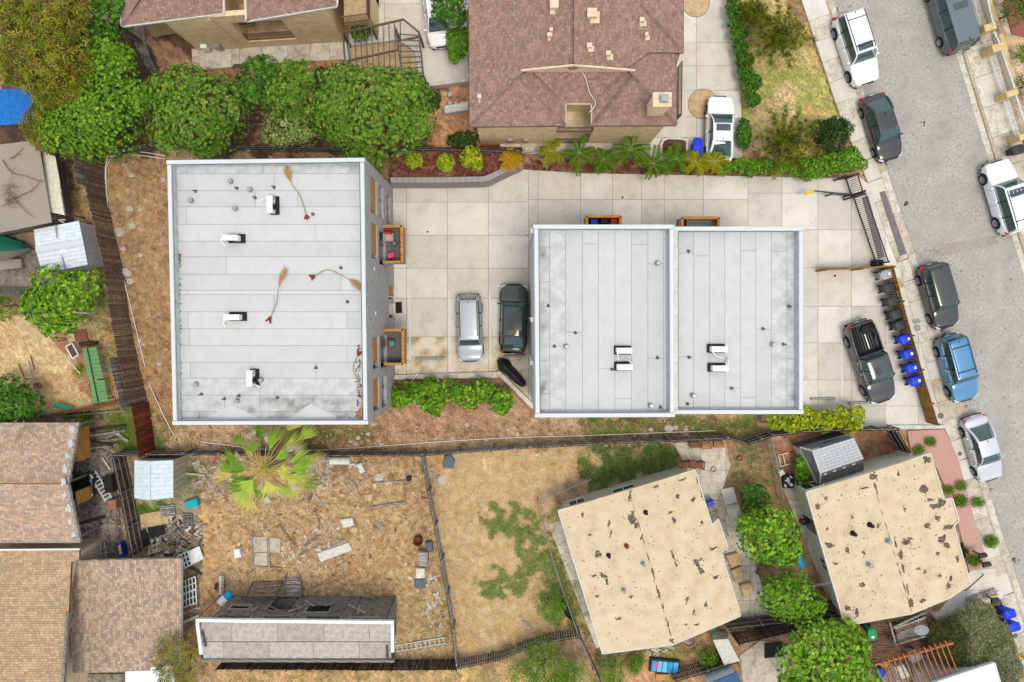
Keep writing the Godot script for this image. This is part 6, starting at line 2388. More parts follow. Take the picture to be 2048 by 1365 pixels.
	# yard dividers
	board_fence("board_fence","narrow grey fence dividing the junk yard from the straw yard",[843,916,855,988,869,1062,884,1140,903,1255,912,1340],1.6,blk,0.15,true,-1.0,0.05,0.05,M.grey_wood2)
	board_fence("board_fence","dark railed fence behind the chipboard shed",[430,1340,600,1341,760,1342,912,1341],1.6,blk,0.15,true,1.0,0.05,0.04,M.grey_wood0)
	board_fence("board_fence","curving dark fence at the foot of the straw yard",[915,1340,1000,1322,1050,1302,1088,1288,1160,1277],1.5,blk,0.14,true,-1.0,0.05,0.03,M.grey_wood1,0.03)
	board_fence("board_fence","brown leaning fence between the forecourt and the pale aqua shed",[222,918,240,1000,262,1116],1.7,[M.black_wood0,M.black_wood2,M.old_wood1],0.15,true,-1.0,0.05,0.05,M.grey_wood1)
	board_fence("board_fence","thin fence running south from the chain-link corner",[1160,1278,1180,1320,1204,1372],1.3,grey_,0.14,true,1.0,0.05,0.05)
	board_fence("board_fence","black slat fence south of the gravel-roof cottage",[1456,1262,1540,1252,1620,1246,1700,1240],1.7,[M.black_wood1,M.black_wood3,M.black_wood2],0.14,true,-1.0,0.05,0.04,M.grey_wood1,0.02)
	board_fence("board_fence","black slat fence below the white plastic shed",[1350,1366,1410,1348,1478,1326],1.6,[M.black_wood1,M.black_wood3],0.14,true,-1.0,0.05,0.04,M.grey_wood1,0.02)
	board_fence("board_fence","black slat fence behind the big southern tree",[1480,1290,1540,1276,1600,1262,1660,1252],1.8,[M.black_wood1,M.black_wood3,M.black_wood0],0.14,true,1.0,0.05,0.04,M.grey_wood3,0.02)
	chain_link("chain-link fence slanting across the grass north of the gravel-roof cottage",[1076,1004,1182,960],1.3)
	chain_link("chain-link fence running down the west side of the gravel-roof cottage",[1076,1004,1100,1105,1128,1190,1158,1274],1.3)
	chain_link("chain-link fence beside the junk next to the garden shed",[1545,880,1560,950,1568,1000],1.3)
	var gs:=Geo.new()
	sheet(gs,[P(1126,1190,1.0),P(1134,1205,0.9),P(1148,1240,0.9),P(1152,1250,0.5),P(1130,1232,0.3),P(1121,1212,0.5)],0.02)
	single(gs,"shade_cloth",M.black_rubber,"torn black shade cloth hanging on the chain-link fence","cloth",P(1136,1220,0.2))
	# timber fence behind the bins and the one standing across the lot
	board_fence("board_fence","new brown timber fence along the pavement behind the bins",[1788,534,1816,640,1848,752,1878,851],1.5,[M.fence_new,M.fence_new_b],0.14,true,-1.0,0.12,0.0,M.fence_new)
	board_fence("board_fence","new timber fence across the lot beside the pale grey bin",[1654,537,1720,535,1789,531],1.7,[M.fence_new,M.fence_new_b],0.14,true,1.0,0.12,0.0,M.fence_new)
	# iron gate: a fixed panel and a sliding leaf
	for q in [[[1692,352,1716,348,1728,388,1712,392],"iron_fence_panel","black iron fence panel between hedge and sliding gate"],[[1730,382,1778,524],"sliding_gate","long black iron sliding gate across the driveway"]]:
		var line:Array=q[0]
		var pts:=along(line,0.13,1.75)
		var c:Vector3=pts[pts.size()/2]
		var t:=thing(q[1],q[2],"gate" if q[1]=="sliding_gate" else "fence",Vector3(c.x,0.12,c.z))
		var me:=box_mesh(Vector3(0.03,1.5,0.03))
		for p in pts:
			inst(me,"picket",M.black_iron,t,Transform3D(Basis.IDENTITY,Vector3(p.x,0.97,p.z)-t.position))
		for h in [0.2,1.72]:
			for i in range(0,line.size()-2,2):
				var g:=Geo.new()
				var a:=P(line[i],line[i+1],1.75)
				var b:=P(line[i+2],line[i+3],1.75)
				g.bar(Vector3(a.x,h,a.z),Vector3(b.x,h,b.z),0.06,0.06)
				putw(g,"rail",M.black_iron,t)
		for i in range(0,line.size(),2):
			var a:=P(line[i],line[i+1],1.75)
			bxw(t,"post",M.black_iron,Vector3(a.x,0.98,a.z),Vector3(0.1,1.75,0.1))
	var arm:=thing("driveway_barrier","black swing barrier with a yellow end block inside the gate","barrier",P(1690,390,0.12))
	var gg:=Geo.new()
	gg.bar(P(1700,389,1.1),P(1628,382,1.1),0.08,0.08)
	putw(gg,"arm",M.black_iron,arm)
	gg=Geo.new()
	gg.bar(P(1662,389,0.9),P(1700,391,0.9),0.06,0.06)
	putw(gg,"brace",M.black_iron,arm)
	gg=Geo.new()
	gg.bar(P(1628,382,1.1),P(1610,388,1.1),0.2,0.14,Vector3.UP,0.02)
	putw(gg,"end_block",M.orange_paint,arm)
	for q in [[1700,390],[1664,388]]:
		var p:=P(q[0],q[1],1.0)
		bxw(arm,"post",M.black_iron,Vector3(p.x,0.6,p.z),Vector3(0.09,0.98,0.09))
	gg=Geo.new()
	gg.box(P(1749,527,0.12)+Vector3(0,0.35,0),Vector3(0.55,0.7,0.4),Basis.IDENTITY,0.03)
	single(gg,"gate_motor",M.black,"black gate motor box at the end of the sliding gate","motor",P(1749,527,0.12))
	# retaining wall of rough blocks round the mulch bed
	rng.seed=9
	var wline:=along([786,378,880,378,976,376,996,366,1044,343],0.42)
	var rw:=thing("retaining_wall","curved retaining wall of grey split-face blocks with pale caps","wall",P(900,378))
	for i in wline.size()-1:
		var a:Vector3=wline[i]
		var b:Vector3=wline[i+1]
		var d:=(b-a).normalized()
		var inn:=Vector3(d.z,0,-d.x)
		if inn.z>0: inn=-inn
		for k in 4:
			var p:=(a+b)/2+inn*(0.15+k*0.07)+d*(0.12 if k%2 else -0.06)
			p.y=0.1+k*0.2+0.1
			bxw(rw,"block",M.block_wall,p,Vector3(0.40,0.185,0.28),atan2(-d.z,d.x),0.02)
		var p2:=(a+b)/2+inn*0.42
		p2.y=0.955
		bxw(rw,"cap_stone",M.block_cap,p2,Vector3(0.41,0.09,0.36),atan2(-d.z,d.x)+rnd(-0.03,0.03),0.015)
	# far side of the street: yellow wall, pillars, white pickets
	var fw:=thing("garden_wall","low yellow stucco wall with pillars along the far pavement","wall",P(1995,120))
	var wl:=[P(1938,-60),P(1956,0),P(1972,50),P(1981,76),P(2000,140),P(2015,190),P(2041,275),P(2062,340)]
	for i in [0,1,3,4,6]:
		var g:=Geo.new()
		g.bar(wl[i]+Vector3(0.25,0.4,0),wl[i+1]+Vector3(0.25,0.4,0),0.3,0.6,Vector3.UP,0.02)
		putw(g,"wall_run",M.yellow_stucco,fw)
	for q in [[1982,53,0.45],[1998,94,0.5],[2026,186,0.4],[2052,272,0.4]]:
		var p:=P(q[0],q[1],1.3)
		bxw(fw,"pillar",M.yellow_stucco,Vector3(p.x,0.7,p.z),Vector3(0.8,1.2,q[2]),0.3,0.03)
	var sec:=[[1972,-30,1990,45,"white picket fence panel at the top of the far pavement"],[2008,100,2033,175,"white picket fence panel between the yellow pillars"],[2036,190,2062,268,"white picket driveway gate on the far side"],[1992,62,2003,84,"white pedestrian gate between the yellow pillars"]]
	for s in sec:
		var a:=P(s[0],s[1],1.6)
		var b:=P(s[2],s[3],1.6)
		var t:=thing("picket_fence",s[4],"fence" if not "gate" in s[4] else "gate",Vector3((a.x+b.x)/2,0.1,(a.z+b.z)/2))
		var n:=int(a.distance_to(b)/0.13)
		var me:=box_mesh(Vector3(0.035,1.35,0.035))
		for i in n+1:
			var p:=a.lerp(b,float(i)/n)
			inst(me,"picket",M.white_metal,t,Transform3D(Basis.IDENTITY,Vector3(p.x,0.92,p.z)-t.position))
		for h in [0.35,1.45]:
			var g:=Geo.new()
			g.bar(Vector3(a.x,h,a.z),Vector3(b.x,h,b.z),0.06,0.05)
			putw(g,"rail",M.white_metal,t)
# ------------------------------------------------------------------ vehicles, front towards +z
func curve_at(k:Array,t:float)->float:
	for i in k.size()-1:
		if t<=k[i+1][0]:
			var u:=clampf((t-k[i][0])/maxf(1e-4,k[i+1][0]-k[i][0]),0,1)
			u=u*u*(3-2*u)
			return lerpf(k[i][1],k[i+1][1],u)
	return k[-1][1]
func car(called:String,label:String,cat:String,px:float,py:float,hx:float,hy:float,paint:Material,o:Dictionary)->Node3D:
	var L:float=o.get("L",4.6)
	var W:float=o.get("W",1.84)
	var H:float=o.get("H",1.46)
	var belt:float=o.get("belt",0.92)
	var nose:float=o.get("nose",0.74)
	var ws0:float=o.get("ws0",0.27)
	var ws1:float=o.get("ws1",0.44)
	var rf:float=o.get("rf",0.68)
	var rg:float=o.get("rg",0.9)
	var deck:float=o.get("deck",belt+0.02)
	var rw:float=o.get("rw",0.72)
	var tr:float=o.get("wheel",0.33)
	var bed:bool=o.get("bed",false)
	var y0:float=o.get("y",0.0)
	var c:=P(px,py,0.8+y0)
	var t:=thing(called,label,cat,Vector3(c.x,y0+0.004,c.z),atan2(hx,hy),"")
	var zf:=[L*0.5-L*0.185,-L*0.5+L*0.2]
	var wcurve:=[[0.0,0.5],[0.015,0.7],[0.05,0.87],[0.12,0.96],[0.26,1.0],[0.78,1.0],[0.91,0.95],[0.965,0.86],[0.99,0.73],[1.0,0.58]]
	var tops:=[[0.0,nose-0.2],[0.02,nose-0.03],[0.06,nose+0.02],[ws0-0.02,belt+0.02],[ws0,belt+0.02],[rg-0.02,deck],[0.955,deck-0.02],[0.985,deck-0.14],[1.0,deck-0.3]]
	var N:=46
	var rings:=[]
	for i in N+1:
		var s:=float(i)/N
		s=s-sin(s*TAU)*0.06
		var z:=L/2-s*L
		var w:=W/2*curve_at(wcurve,s)
		var top:=curve_at(tops,s)
		var yb:=0.24+0.12*maxf(0,1-s/0.04)+0.16*maxf(0,(s-0.96)/0.04)
		for zw in zf:
			var R:=tr*1.16
			if absf(z-zw)<R: yb=maxf(yb,tr+sqrt(R*R-(z-zw)*(z-zw))*0.97)
		var sh:=minf(top-0.02,belt)
		yb=minf(yb,sh-0.12)
		var row:=[Vector3(-w*0.95,yb,z),Vector3(-w,lerpf(yb,sh,0.35),z),Vector3(-w*0.995,lerpf(yb,sh,0.65),z),Vector3(-w*0.965,sh-0.05,z),Vector3(-w*0.90,lerpf(sh,top,0.4),z),Vector3(-w*0.62,top,z),Vector3(-w*0.3,top+0.016,z),Vector3(0,top+0.022,z)]
		if bed and s>o.bed0 and s<0.965:
			row=[Vector3(-w*0.95,yb,z),Vector3(-w,lerpf(yb,sh,0.35),z),Vector3(-w*0.995,lerpf(yb,sh,0.65),z),Vector3(-w*0.975,sh-0.02,z),Vector3(-w*0.95,sh+0.08,z),Vector3(-w*0.84,sh+0.08,z),Vector3(-w*0.83,0.62,z),Vector3(0,0.6,z)]
		var full:=row.duplicate()
		for k in range(row.size()-2,-1,-1):
			full.append(Vector3(-row[k].x,row[k].y,row[k].z))
		rings.append(full)
	var g:=Geo.new()
	g.loft(rings,false,true)
	for e in [0,N]:
		var q:Array=rings[e]
		var m:=Vector3(0,0.45,q[0].z)
		for k in q.size()-1: g.ft(q[k],q[k+1],m,Vector3(0,0.45,0))
		g.ft(q[-1],q[0],m,Vector3(0,0.45,0))
	var body:=put(g,"body",paint,t)
	# underside
	put_box(t,"underbody",M.trim_black,Vector3(0,0.3,0),Vector3(W*0.86,0.12,L*0.92))
	# greenhouse
	var hh:=func(s:float)->float:
		if s<ws0: return belt
		if s<ws1: return lerpf(belt,H,sin((s-ws0)/(ws1-ws0)*PI/2))
		if s<rf: return H+0.012*sin((s-ws1)/(rf-ws1)*PI)
		if s<rg: return lerpf(deck,H,cos((s-rf)/(rg-rf)*PI/2))
		return deck
	var gh:=[]
	var M2:=30
	for i in M2+1:
		var s:=lerpf(ws0,rg,float(i)/M2)
		var y:float=hh.call(s)
		var f:=clampf((y-belt)/(H-belt),0,1)
		var wb:=W/2*0.925*curve_at(wcurve,s)
		var x:=lerpf(wb,W/2*rw*lerpf(1.0,0.95,absf(s-0.5)*2),f)
		var z:=L/2-s*L
		gh.append([Vector3(-wb,belt-0.03,z),Vector3(-lerpf(wb,x,0.6),lerpf(belt,y,0.6),z),Vector3(-x,maxf(belt,y-0.045*f),z),Vector3(-x*0.92,y,z),Vector3(-x*0.5,y+0.02*f,z),Vector3(0,y+0.028*f,z),Vector3(x*0.5,y+0.02*f,z),Vector3(x*0.92,y,z),Vector3(x,maxf(belt,y-0.045*f),z),Vector3(lerpf(wb,x,0.6),lerpf(belt,y,0.6),z),Vector3(wb,belt-0.03,z)])
	for j in [0,7]:
		var rows:=[]
		for q in gh: rows.append(q.slice(j,j+4))
		g=Geo.new()
		g.loft(rows,false,true)
		put(g,"side_glass",M.car_glass,t)
	# cabin: trim, dashboard, seats
	var cz:=L/2-(ws0+rg)/2*L
	put_box(t,"cabin_trim",M.cabin,Vector3(0,belt+0.02,cz),Vector3(W*0.78,0.05,(rg-ws0)*L*0.94),0.02)
	put_box(t,"dashboard",M.cabin,Vector3(0,belt+0.05,L/2-(ws0+0.045)*L),Vector3(W*0.72,0.1,0.3),0.04)
	for s in [ws0+0.2,ws0+0.4]:
		if s>rg-0.08: continue
		for sx in [-1.0,1.0]:
			put_box(t,"seat",M.seat_cloth,Vector3(sx*W*0.19,belt+0.13,L/2-s*L),Vector3(W*0.27,0.26,0.16),0.05)
	var band:=func(s0:float,s1:float,j0:int,j1:int,lift:float)->Array:
		var rs:=[]
		for i in M2+1:
			var s:=lerpf(ws0,rg,float(i)/M2)
			if s<s0-0.001 or s>s1+0.001: continue
			var row:=[]
			for j in range(j0,j1+1): row.append(gh[i][j]+Vector3(0,lift,0))
			rs.append(row)
		return rs
	var step:=(rg-ws0)/M2
	g=Geo.new()
	g.loft(band.call(ws0,ws1,3,7,0.0),false,true)
	put(g,"windscreen",M.car_glass,t)
	g=Geo.new()
	g.loft(band.call(rf,rg,3,7,0.0),false,true)
	put(g,"rear_window",M.car_glass,t)
	g=Geo.new()
	g.loft(band.call(ws1-step,rf+step,2,8,0.012),false,true)
	var roof:=put(g,"roof",o.get("roof_paint",paint),t)
	# pillars
	for sd in [0,1]:
		for p in [[ws0,ws1,0.045],[rf,rg,o.get("cpillar",0.09)]]:
			var line:=[]
			for i in M2+1:
				var s:=lerpf(ws0,rg,float(i)/M2)
				if s>=p[0]-0.001 and s<=p[1]+0.001:
					line.append(gh[i][3 if sd==0 else 7].lerp(gh[i][2 if sd==0 else 8],0.5))
			g=Geo.new()
			g.tube(line,p[2],p[2],6)
			put(g,"pillar",paint,t)
		for s in o.get("pillars",[0.56]):
			var i:=int((s-ws0)/(rg-ws0)*M2)
			g=Geo.new()
			g.bar(gh[i][0 if sd==0 else 10],gh[i][2 if sd==0 else 8],0.07,0.03)
			put(g,"pillar",o.get("pillar_paint",M.trim_black),t)
	# wheels
	for zw in zf:
		for sd in [-1.0,1.0]:
			var wv:=Node3D.new()
			wv.name="wheel"
			wv.position=Vector3(sd*(W/2-0.115),tr,zw)
			wv.rotation.z=-PI/2*sd
			t.add_child(wv,true)
			g=Geo.new()
			g.lathe(Vector3.ZERO,[[tr*0.6,-0.11],[tr*0.92,-0.11],[tr,-0.07],[tr,0.07],[tr*0.93,0.115],[tr*0.66,0.12]],22)
			put(g,"tyre",M.tyre,wv)
			g=Geo.new()
			g.lathe(Vector3.ZERO,[[tr*0.66,0.118],[tr*0.6,0.1],[tr*0.55,0.06],[0.001,0.06]],20)
			for k in 5:
				var a:=TAU*k/5
				g.bar(Vector3(0,0.095,0),Vector3(cos(a),0,sin(a))*tr*0.6+Vector3(0,0.1,0),0.02,0.09)
			put(g,"rim",o.get("rim",M.hub),wv)
	# lights, plates, mirrors, handles, bumpers, bonnet and door seams
	for sd in [-1.0,1.0]:
		g=Geo.new()
		g.box(Vector3(sd*W*0.355,nose-0.1,L/2-0.2),Vector3(0.34,0.13,0.24),Basis(Vector3.UP,sd*0.6),0.05)
		put(g,"headlight",M.lamp_clear,t)
		g=Geo.new()
		g.box(Vector3(sd*W*0.385,deck-0.19,-L/2+0.16),Vector3(0.26,o.get("tail",0.2),0.18),Basis(Vector3.UP,-sd*0.5),0.045)
		put(g,"tail_light",M.lamp_red,t)
		var zs:=L/2-(ws0+0.045)*L
		g=Geo.new()
		g.box(Vector3(sd*(W/2+0.07),belt+0.05,zs),Vector3(0.2,0.13,0.1),Basis(Vector3.UP,-sd*0.3),0.03)
		g.bar(Vector3(sd*(W/2-0.08),belt,zs),Vector3(sd*(W/2+0.04),belt+0.03,zs),0.05,0.04)
		put(g,"mirror",o.get("mirror",paint),t)
		for s in o.get("handles",[0.52,0.71]):
			put_box(t,"door_handle",o.get("handle_m",paint),Vector3(sd*(W/2-0.01),belt-0.13,L/2-s*L),Vector3(0.04,0.035,0.16))
		for s in o.get("seams",[0.34,0.56,0.75]):
			put_box(t,"door_seam",M.trim_black,Vector3(sd*(W/2-0.006),(0.36+belt)/2,L/2-s*L),Vector3(0.014,belt-0.44,0.014))
		if o.get("rails",false):
			var xr:=W/2*rw*0.86
			g=Geo.new()
			g.tube(smooth([Vector3(sd*xr,H-0.01,L/2-(ws1+0.02)*L),Vector3(sd*xr,H+0.065,L/2-(ws1+0.05)*L),Vector3(sd*xr,H+0.075,L/2-(ws1+rf)/2*L),Vector3(sd*xr,H+0.065,L/2-(rf-0.03)*L),Vector3(sd*xr,H-0.01,L/2-rf*L)],3),0.022,0.022,6)
			put(g,"roof_rail",o.get("rail_m",M.trim_black),t)
	if o.get("crossbars",false):
		for s in [ws1+0.09,rf-0.09]:
			put_box(t,"crossbar",o.get("rail_m",M.trim_black),Vector3(0,H+0.075,L/2-s*L),Vector3(W*rw*0.86,0.03,0.05))
	if o.has("sunroof"):
		var sr:Array=o.sunroof
		g=Geo.new()
		var rows:=[]
		for i in 5:
			var s:=lerpf(sr[0],sr[1],i/4.0)
			var row:=[]
			for j in 7:
				var x:float=lerpf(-1,1,j/6.0)*W/2*rw*sr[2]
				row.append(Vector3(x,hh.call(s)+0.046-0.03*absf(x),L/2-s*L))
			rows.append(row)
		g.loft(rows,false,true)
		put(g,"sunroof",M.window_glass,t)
	for k in o.get("rib_n",0):
		var x:float=(float(k)/(o.rib_n-1)-0.5)*W*rw*0.74
		put_box(t,"roof_rib",o.get("roof_paint",paint),Vector3(x,H+0.04-absf(x)*0.03,L/2-(ws1+rf)/2*L),Vector3(0.03,0.024,(rf-ws1)*L*0.82))
	put_box(t,"front_plate",M.plate,Vector3(0,0.42,L/2+0.005),Vector3(0.32,0.15,0.02))
	put_box(t,"rear_plate",M.plate,Vector3(0,0.62,-L/2+0.0),Vector3(0.32,0.15,0.03))
	put_box(t,"grille",M.trim_black,Vector3(0,nose-0.14,L/2-0.03),Vector3(W*0.42,0.16,0.08),0.02)
	put_box(t,"front_bumper",o.get("bumper",M.trim_black),Vector3(0,0.36,L/2-0.08),Vector3(W*0.74,0.12,0.18),0.04)
	put_box(t,"rear_bumper",o.get("bumper",M.trim_black),Vector3(0,0.44,-L/2+0.06),Vector3(W*0.8,0.14,0.18),0.04)
	put_box(t,"wiper",M.trim_black,Vector3(W*0.12,belt+0.05,L/2-(ws0+0.012)*L),Vector3(W*0.5,0.02,0.03))
	var an:=Geo.new()
	if not bed:
		an.box(Vector3(0,H+0.055,L/2-(rf-0.015)*L),Vector3(0.04,0.05,0.14),Basis.IDENTITY,0.01)
		put(an,"antenna",M.trim_black,t)
	return t
func put_box(t:Node3D,called:String,m:Material,at:Vector3,s:Vector3,bev:=0.0)->MeshInstance3D:
	return inst(box_mesh(s,bev),called,m,t,Transform3D(Basis.IDENTITY,at))
func build_vehicles():
	rng.seed=12
	var white:=paint_mat("paint_white",K(240,242,244))
	var black:=paint_mat("paint_black",K(14,15,17))
	var black2:=paint_mat("paint_black_soft",K(32,34,38))
	var silver:=paint_mat("paint_silver",K(158,164,174),0.25)
	var silver2:=paint_mat("paint_pale_silver",K(190,194,200),0.2)
	var slate:=paint_mat("paint_slate",K(92,99,105),0.25)
	var blue:=paint_mat("paint_blue",K(66,128,172),0.25)
	var grey:=paint_mat("paint_gunmetal",K(30,32,35),0.1)
	var suv:={"L": 4.85,"W": 1.9,"H": 1.8,"belt": 1.08,"nose": 0.92,"ws0": 0.29,"ws1": 0.39,"rf": 0.93,"rg": 0.975,"rw": 0.76,"wheel": 0.37,"pillars": [0.55,0.76],"cpillar": 0.05,"rails": true}
	car("parked_suv","white station-style suv with black roof rails parked at the top of the street","car",1714,97,0.325,0.946,white,suv.merged({"crossbars": true,"sunroof": [0.41,0.5,0.7] },true))
	car("parked_sedan","black sedan with pale windscreen parked behind the white suv","car",1766,254,0.32,0.947,black,{"L": 4.5,"W": 1.8,"H": 1.46})
	car("parked_minivan","dark grey minivan with worn pale roof parked on the far side of the street","car",1903,26,-0.3,-0.954,slate,{"L": 5.1,"W": 1.98,"H": 1.75,"belt": 1.02,"nose": 0.86,"ws0": 0.22,"ws1": 0.36,"rf": 0.93,"rg": 0.985,"rw": 0.8,"pillars": [0.5,0.72],"sunroof": [0.44,0.53,0.6],"handles": [0.44,0.5]})
	car("parked_suv","boxy white suv with black roof bars at the edge of the far pavement","car",2014,394,-0.31,-0.951,white,suv.merged({"L": 5.0,"crossbars": true,"sunroof": [0.42,0.52,0.7],"rails": true,"rib_n": 5},true))
	car("parked_suv","black small suv parked opposite the grey bins","car",1879,592,0.29,0.957,grey,suv.merged({"L": 4.45,"W": 1.8,"H": 1.68,"rails": false},true))
	car("parked_suv","blue small suv with roof bars parked behind the black one","car",1916,737,0.29,0.957,blue,suv.merged({"L": 4.6,"W": 1.84,"H": 1.68,"crossbars": true,"rail_m": M.trim_black},true))
	car("parked_sedan","pale silver sedan with rear glass roof parked furthest down the street","car",1968,898,0.31,0.951,silver2,{"L": 4.65,"W": 1.8,"H": 1.44,"rf": 0.66,"rg": 0.87})
	var pk:=car("pickup_truck","black pickup truck with open bed parked askew in the lot","truck",1742,724,0.33,0.944,black2,{"L": 5.7,"W": 1.98,"H": 1.84,"belt": 1.12,"nose": 0.98,"ws0": 0.25,"ws1": 0.345,"rf": 0.555,"rg": 0.585,"rw": 0.78,"wheel": 0.4,"bed": true,"bed0": 0.60,"deck": 1.14,"y": 0.12,"pillars": [0.44],"sunroof": [0.37,0.46,0.55],"handles": [0.4,0.53],"seams": [0.3,0.43,0.57],"cpillar": 0.07})
	for k in 9:
		put_box(pk,"bed_rib",M.black_rubber,Vector3(-0.72+k*0.18,0.63,-1.63),Vector3(0.1,0.03,1.95))
	put_box(pk,"tailgate",black2,Vector3(0,0.92,-2.69),Vector3(1.62,0.56,0.08),0.02)
	put_box(pk,"bed_front",black2,Vector3(0,0.9,-0.56),Vector3(1.7,0.5,0.06),0.02)
	var gt:=Geo.new()
	gt.lathe(Vector3(0.42,0.75,-2.2),[[0.34,-0.1],[0.36,0.0],[0.34,0.1],[0.2,0.11],[0.001,0.1]],18)
	put(gt,"spare_tyre",M.tyre,pk)
	car("parked_suv","silver suv with ribbed roof parked nose down in the middle bay","car",939,657,0.03,1.0,silver,{"L": 4.55,"W": 1.82,"H": 1.62,"belt": 0.98,"nose": 0.84,"ws0": 0.24,"ws1": 0.36,"rf": 0.9,"rg": 0.965,"rw": 0.74,"rails": true,"rib_n": 7,"y": 0.12,"wheel": 0.35,"pillars": [0.53,0.74],"bumper": black2})
	car("parked_suv","glossy black coupe suv with glass roof parked nose up beside the middle block","car",1027,638,0.02,-1.0,black,{"L": 4.7,"W": 1.92,"H": 1.6,"belt": 0.98,"nose": 0.84,"ws0": 0.24,"ws1": 0.37,"rf": 0.72,"rg": 0.94,"rw": 0.72,"sunroof": [0.39,0.66,0.8],"y": 0.12,"wheel": 0.36,"pillars": [0.53]})
	car("parked_sedan","white sedan with dark sunroof parked beside the blue bins on the neighbour's driveway","car",1441,260,0.02,-1.0,white,{"L": 4.55,"W": 1.82,"H": 1.44,"sunroof": [0.45,0.55,0.72],"y": 0.12})
	car("parked_hatchback","white hatchback parked half under the tree beside the pergola","car",875,30,0.12,0.993,white,{"L": 4.1,"W": 1.72,"H": 1.5,"ws0": 0.22,"ws1": 0.4,"rf": 0.9,"rg": 0.97,"y": 0.2})
	car("parked_sedan","dark grey car with only its nose showing from under the pinkish shingle roof","car",118,972,1.0,0.03,grey,{"L": 4.5,"W": 1.78,"H": 1.44,"y": 0.2})
	# motorbike under a black cover
	var a:=P(1000,724,0.8)
	var b:=P(1046,770,0.8)
	var t:=thing("covered_motorbike","motorbike under a fitted black cover beside the slanting wall","motorbike",Vector3((a.x+b.x)/2,0.12,(a.z+b.z)/2),atan2(a.x-b.x,a.z-b.z))
	var rings:=[]
	var L:=a.distance_to(b)+0.35
	for i in 13:
		var s:=i/12.0
		var z:=L/2-s*L
		var h:=curve_at([[0.0,0.45],[0.08,0.8],[0.22,1.18],[0.4,0.95],[0.62,0.9],[0.85,0.82],[1.0,0.4]],s)
		var w:=curve_at([[0.0,0.16],[0.1,0.3],[0.22,0.52],[0.4,0.36],[0.7,0.36],[0.9,0.28],[1.0,0.14]],s)
		var ring:=[]
		for k in 11:
			var q:=PI*k/10.0
			var fold:=1.0+0.07*sin(k*2.7+i*1.3)
			ring.append(Vector3(-cos(q)*w*fold,maxf(0.02,sin(q)*h*fold) if k>0 and k<10 else 0.02,z))
		rings.append(ring)
	var g:=Geo.new()
	g.loft(rings,false,true)
	for e in [0,12]:
		for k in 9: g.ft(rings[e][0],rings[e][k+1],rings[e][k+2],Vector3(0,0.3,0))
	put(g,"cover",M.black,t)
	for s in [-1,1]:
		g=Geo.new()
		g.lathe(Vector3(0,0.28,s*(L/2-0.42)),[[0.2,-0.06],[0.28,-0.05],[0.28,0.05],[0.2,0.06]],16,Basis(Vector3(0,0,1),PI/2))
		put(g,"wheel",M.tyre,t)
	# wheel stops
	for q in [[831,717,887,717,"grey wheel stop in the empty bay by the balcony"],[1006,714,1050,711,"grey wheel stop behind the glossy black car"],[1622,798,1672,797,"grey wheel stop beside the white bay line at the street end"],[1698,806,1736,806,"grey wheel stop in front of the pickup"]]:
		var p:=P(q[0],q[1],0.2)
		var e:=P(q[2],q[3],0.2)
		g=Geo.new()
		g.bar(p,e,0.17,0.14,Vector3.UP,0.03)
		single(g,"wheel_stop",M.grey_plastic,q[4],"wheel stop",Vector3((p.x+e.x)/2,0.13,(p.z+e.z)/2))
# ------------------------------------------------------------------ wheeled bins
func wheelie_bin(label:String,px:float,py:float,hx:float,hy:float,m:Material,labelled:=true,y0:=0.12,grp:="",lying:=false)->Node3D:
	var p:=P(px,py,1.0+y0)
	var t:=thing("wheelie_bin",label,"bin",Vector3(p.x,y0+0.004,p.z),atan2(hx,hy),grp)
	var rings:=[]
	for q in [[0.22,0.25,0.06,-0.03],[0.29,0.36,0.9,0.0]]:
		var ring:=[]
		for k in 16:
			var a:=TAU*k/16+0.001
			var cx:float=signf(cos(a))*pow(absf(cos(a)),0.35)*q[0]
			var cz:float=signf(sin(a))*pow(absf(sin(a)),0.35)*q[1]
			ring.append(Vector3(cx,q[2],cz+q[3]))
		rings.append(ring)
	var g:=Geo.new()
	g.loft(rings,true,false)
	for k in range(1,15): g.dn_tri(rings[0][0],rings[0][k],rings[0][k+1])
	put(g,"tub",m,t)
	g=Geo.new()
	var lr:=[]
	for q in [[0.31,0.385,0.9],[0.325,0.4,0.93],[0.31,0.385,0.965],[0.24,0.3,1.0],[0.02,0.02,1.012]]:
		var ring:=[]
		for k in 20:
			var a:=TAU*k/20+0.001
			ring.append(Vector3(signf(cos(a))*pow(absf(cos(a)),0.4)*q[0],q[2],signf(sin(a))*pow(absf(sin(a)),0.4)*q[1]+0.02))
		lr.append(ring)
	g.loft(lr,true,false)
	put(g,"lid",m,t)
	g=Geo.new()
	g.tube([Vector3(-0.24,0.92,-0.4),Vector3(-0.24,0.95,-0.47),Vector3(0.24,0.95,-0.47),Vector3(0.24,0.92,-0.4)],0.022,0.022,6)
	g.box(Vector3(0,0.92,-0.4),Vector3(0.36,0.07,0.06),Basis.IDENTITY,0.01)
	put(g,"handle",m,t)
	for s in [-1.0,1.0]:
		g=Geo.new()
		g.lathe(Vector3(s*0.25,0.125,-0.28),[[0.03,-0.035],[0.12,-0.03],[0.12,0.03],[0.03,0.035]],14,Basis(Vector3(0,0,1),PI/2))
		put(g,"wheel",M.tyre,t)
	for s in [-0.16,0.16]:
		put_box(t,"lid_rib",m,Vector3(s,1.008,0.05),Vector3(0.035,0.022,0.4),0.006)
	if labelled:
		put_box(t,"sticker",M.label_paper,Vector3(0,1.022,0.14),Vector3(0.2,0.006,0.17))
	return t
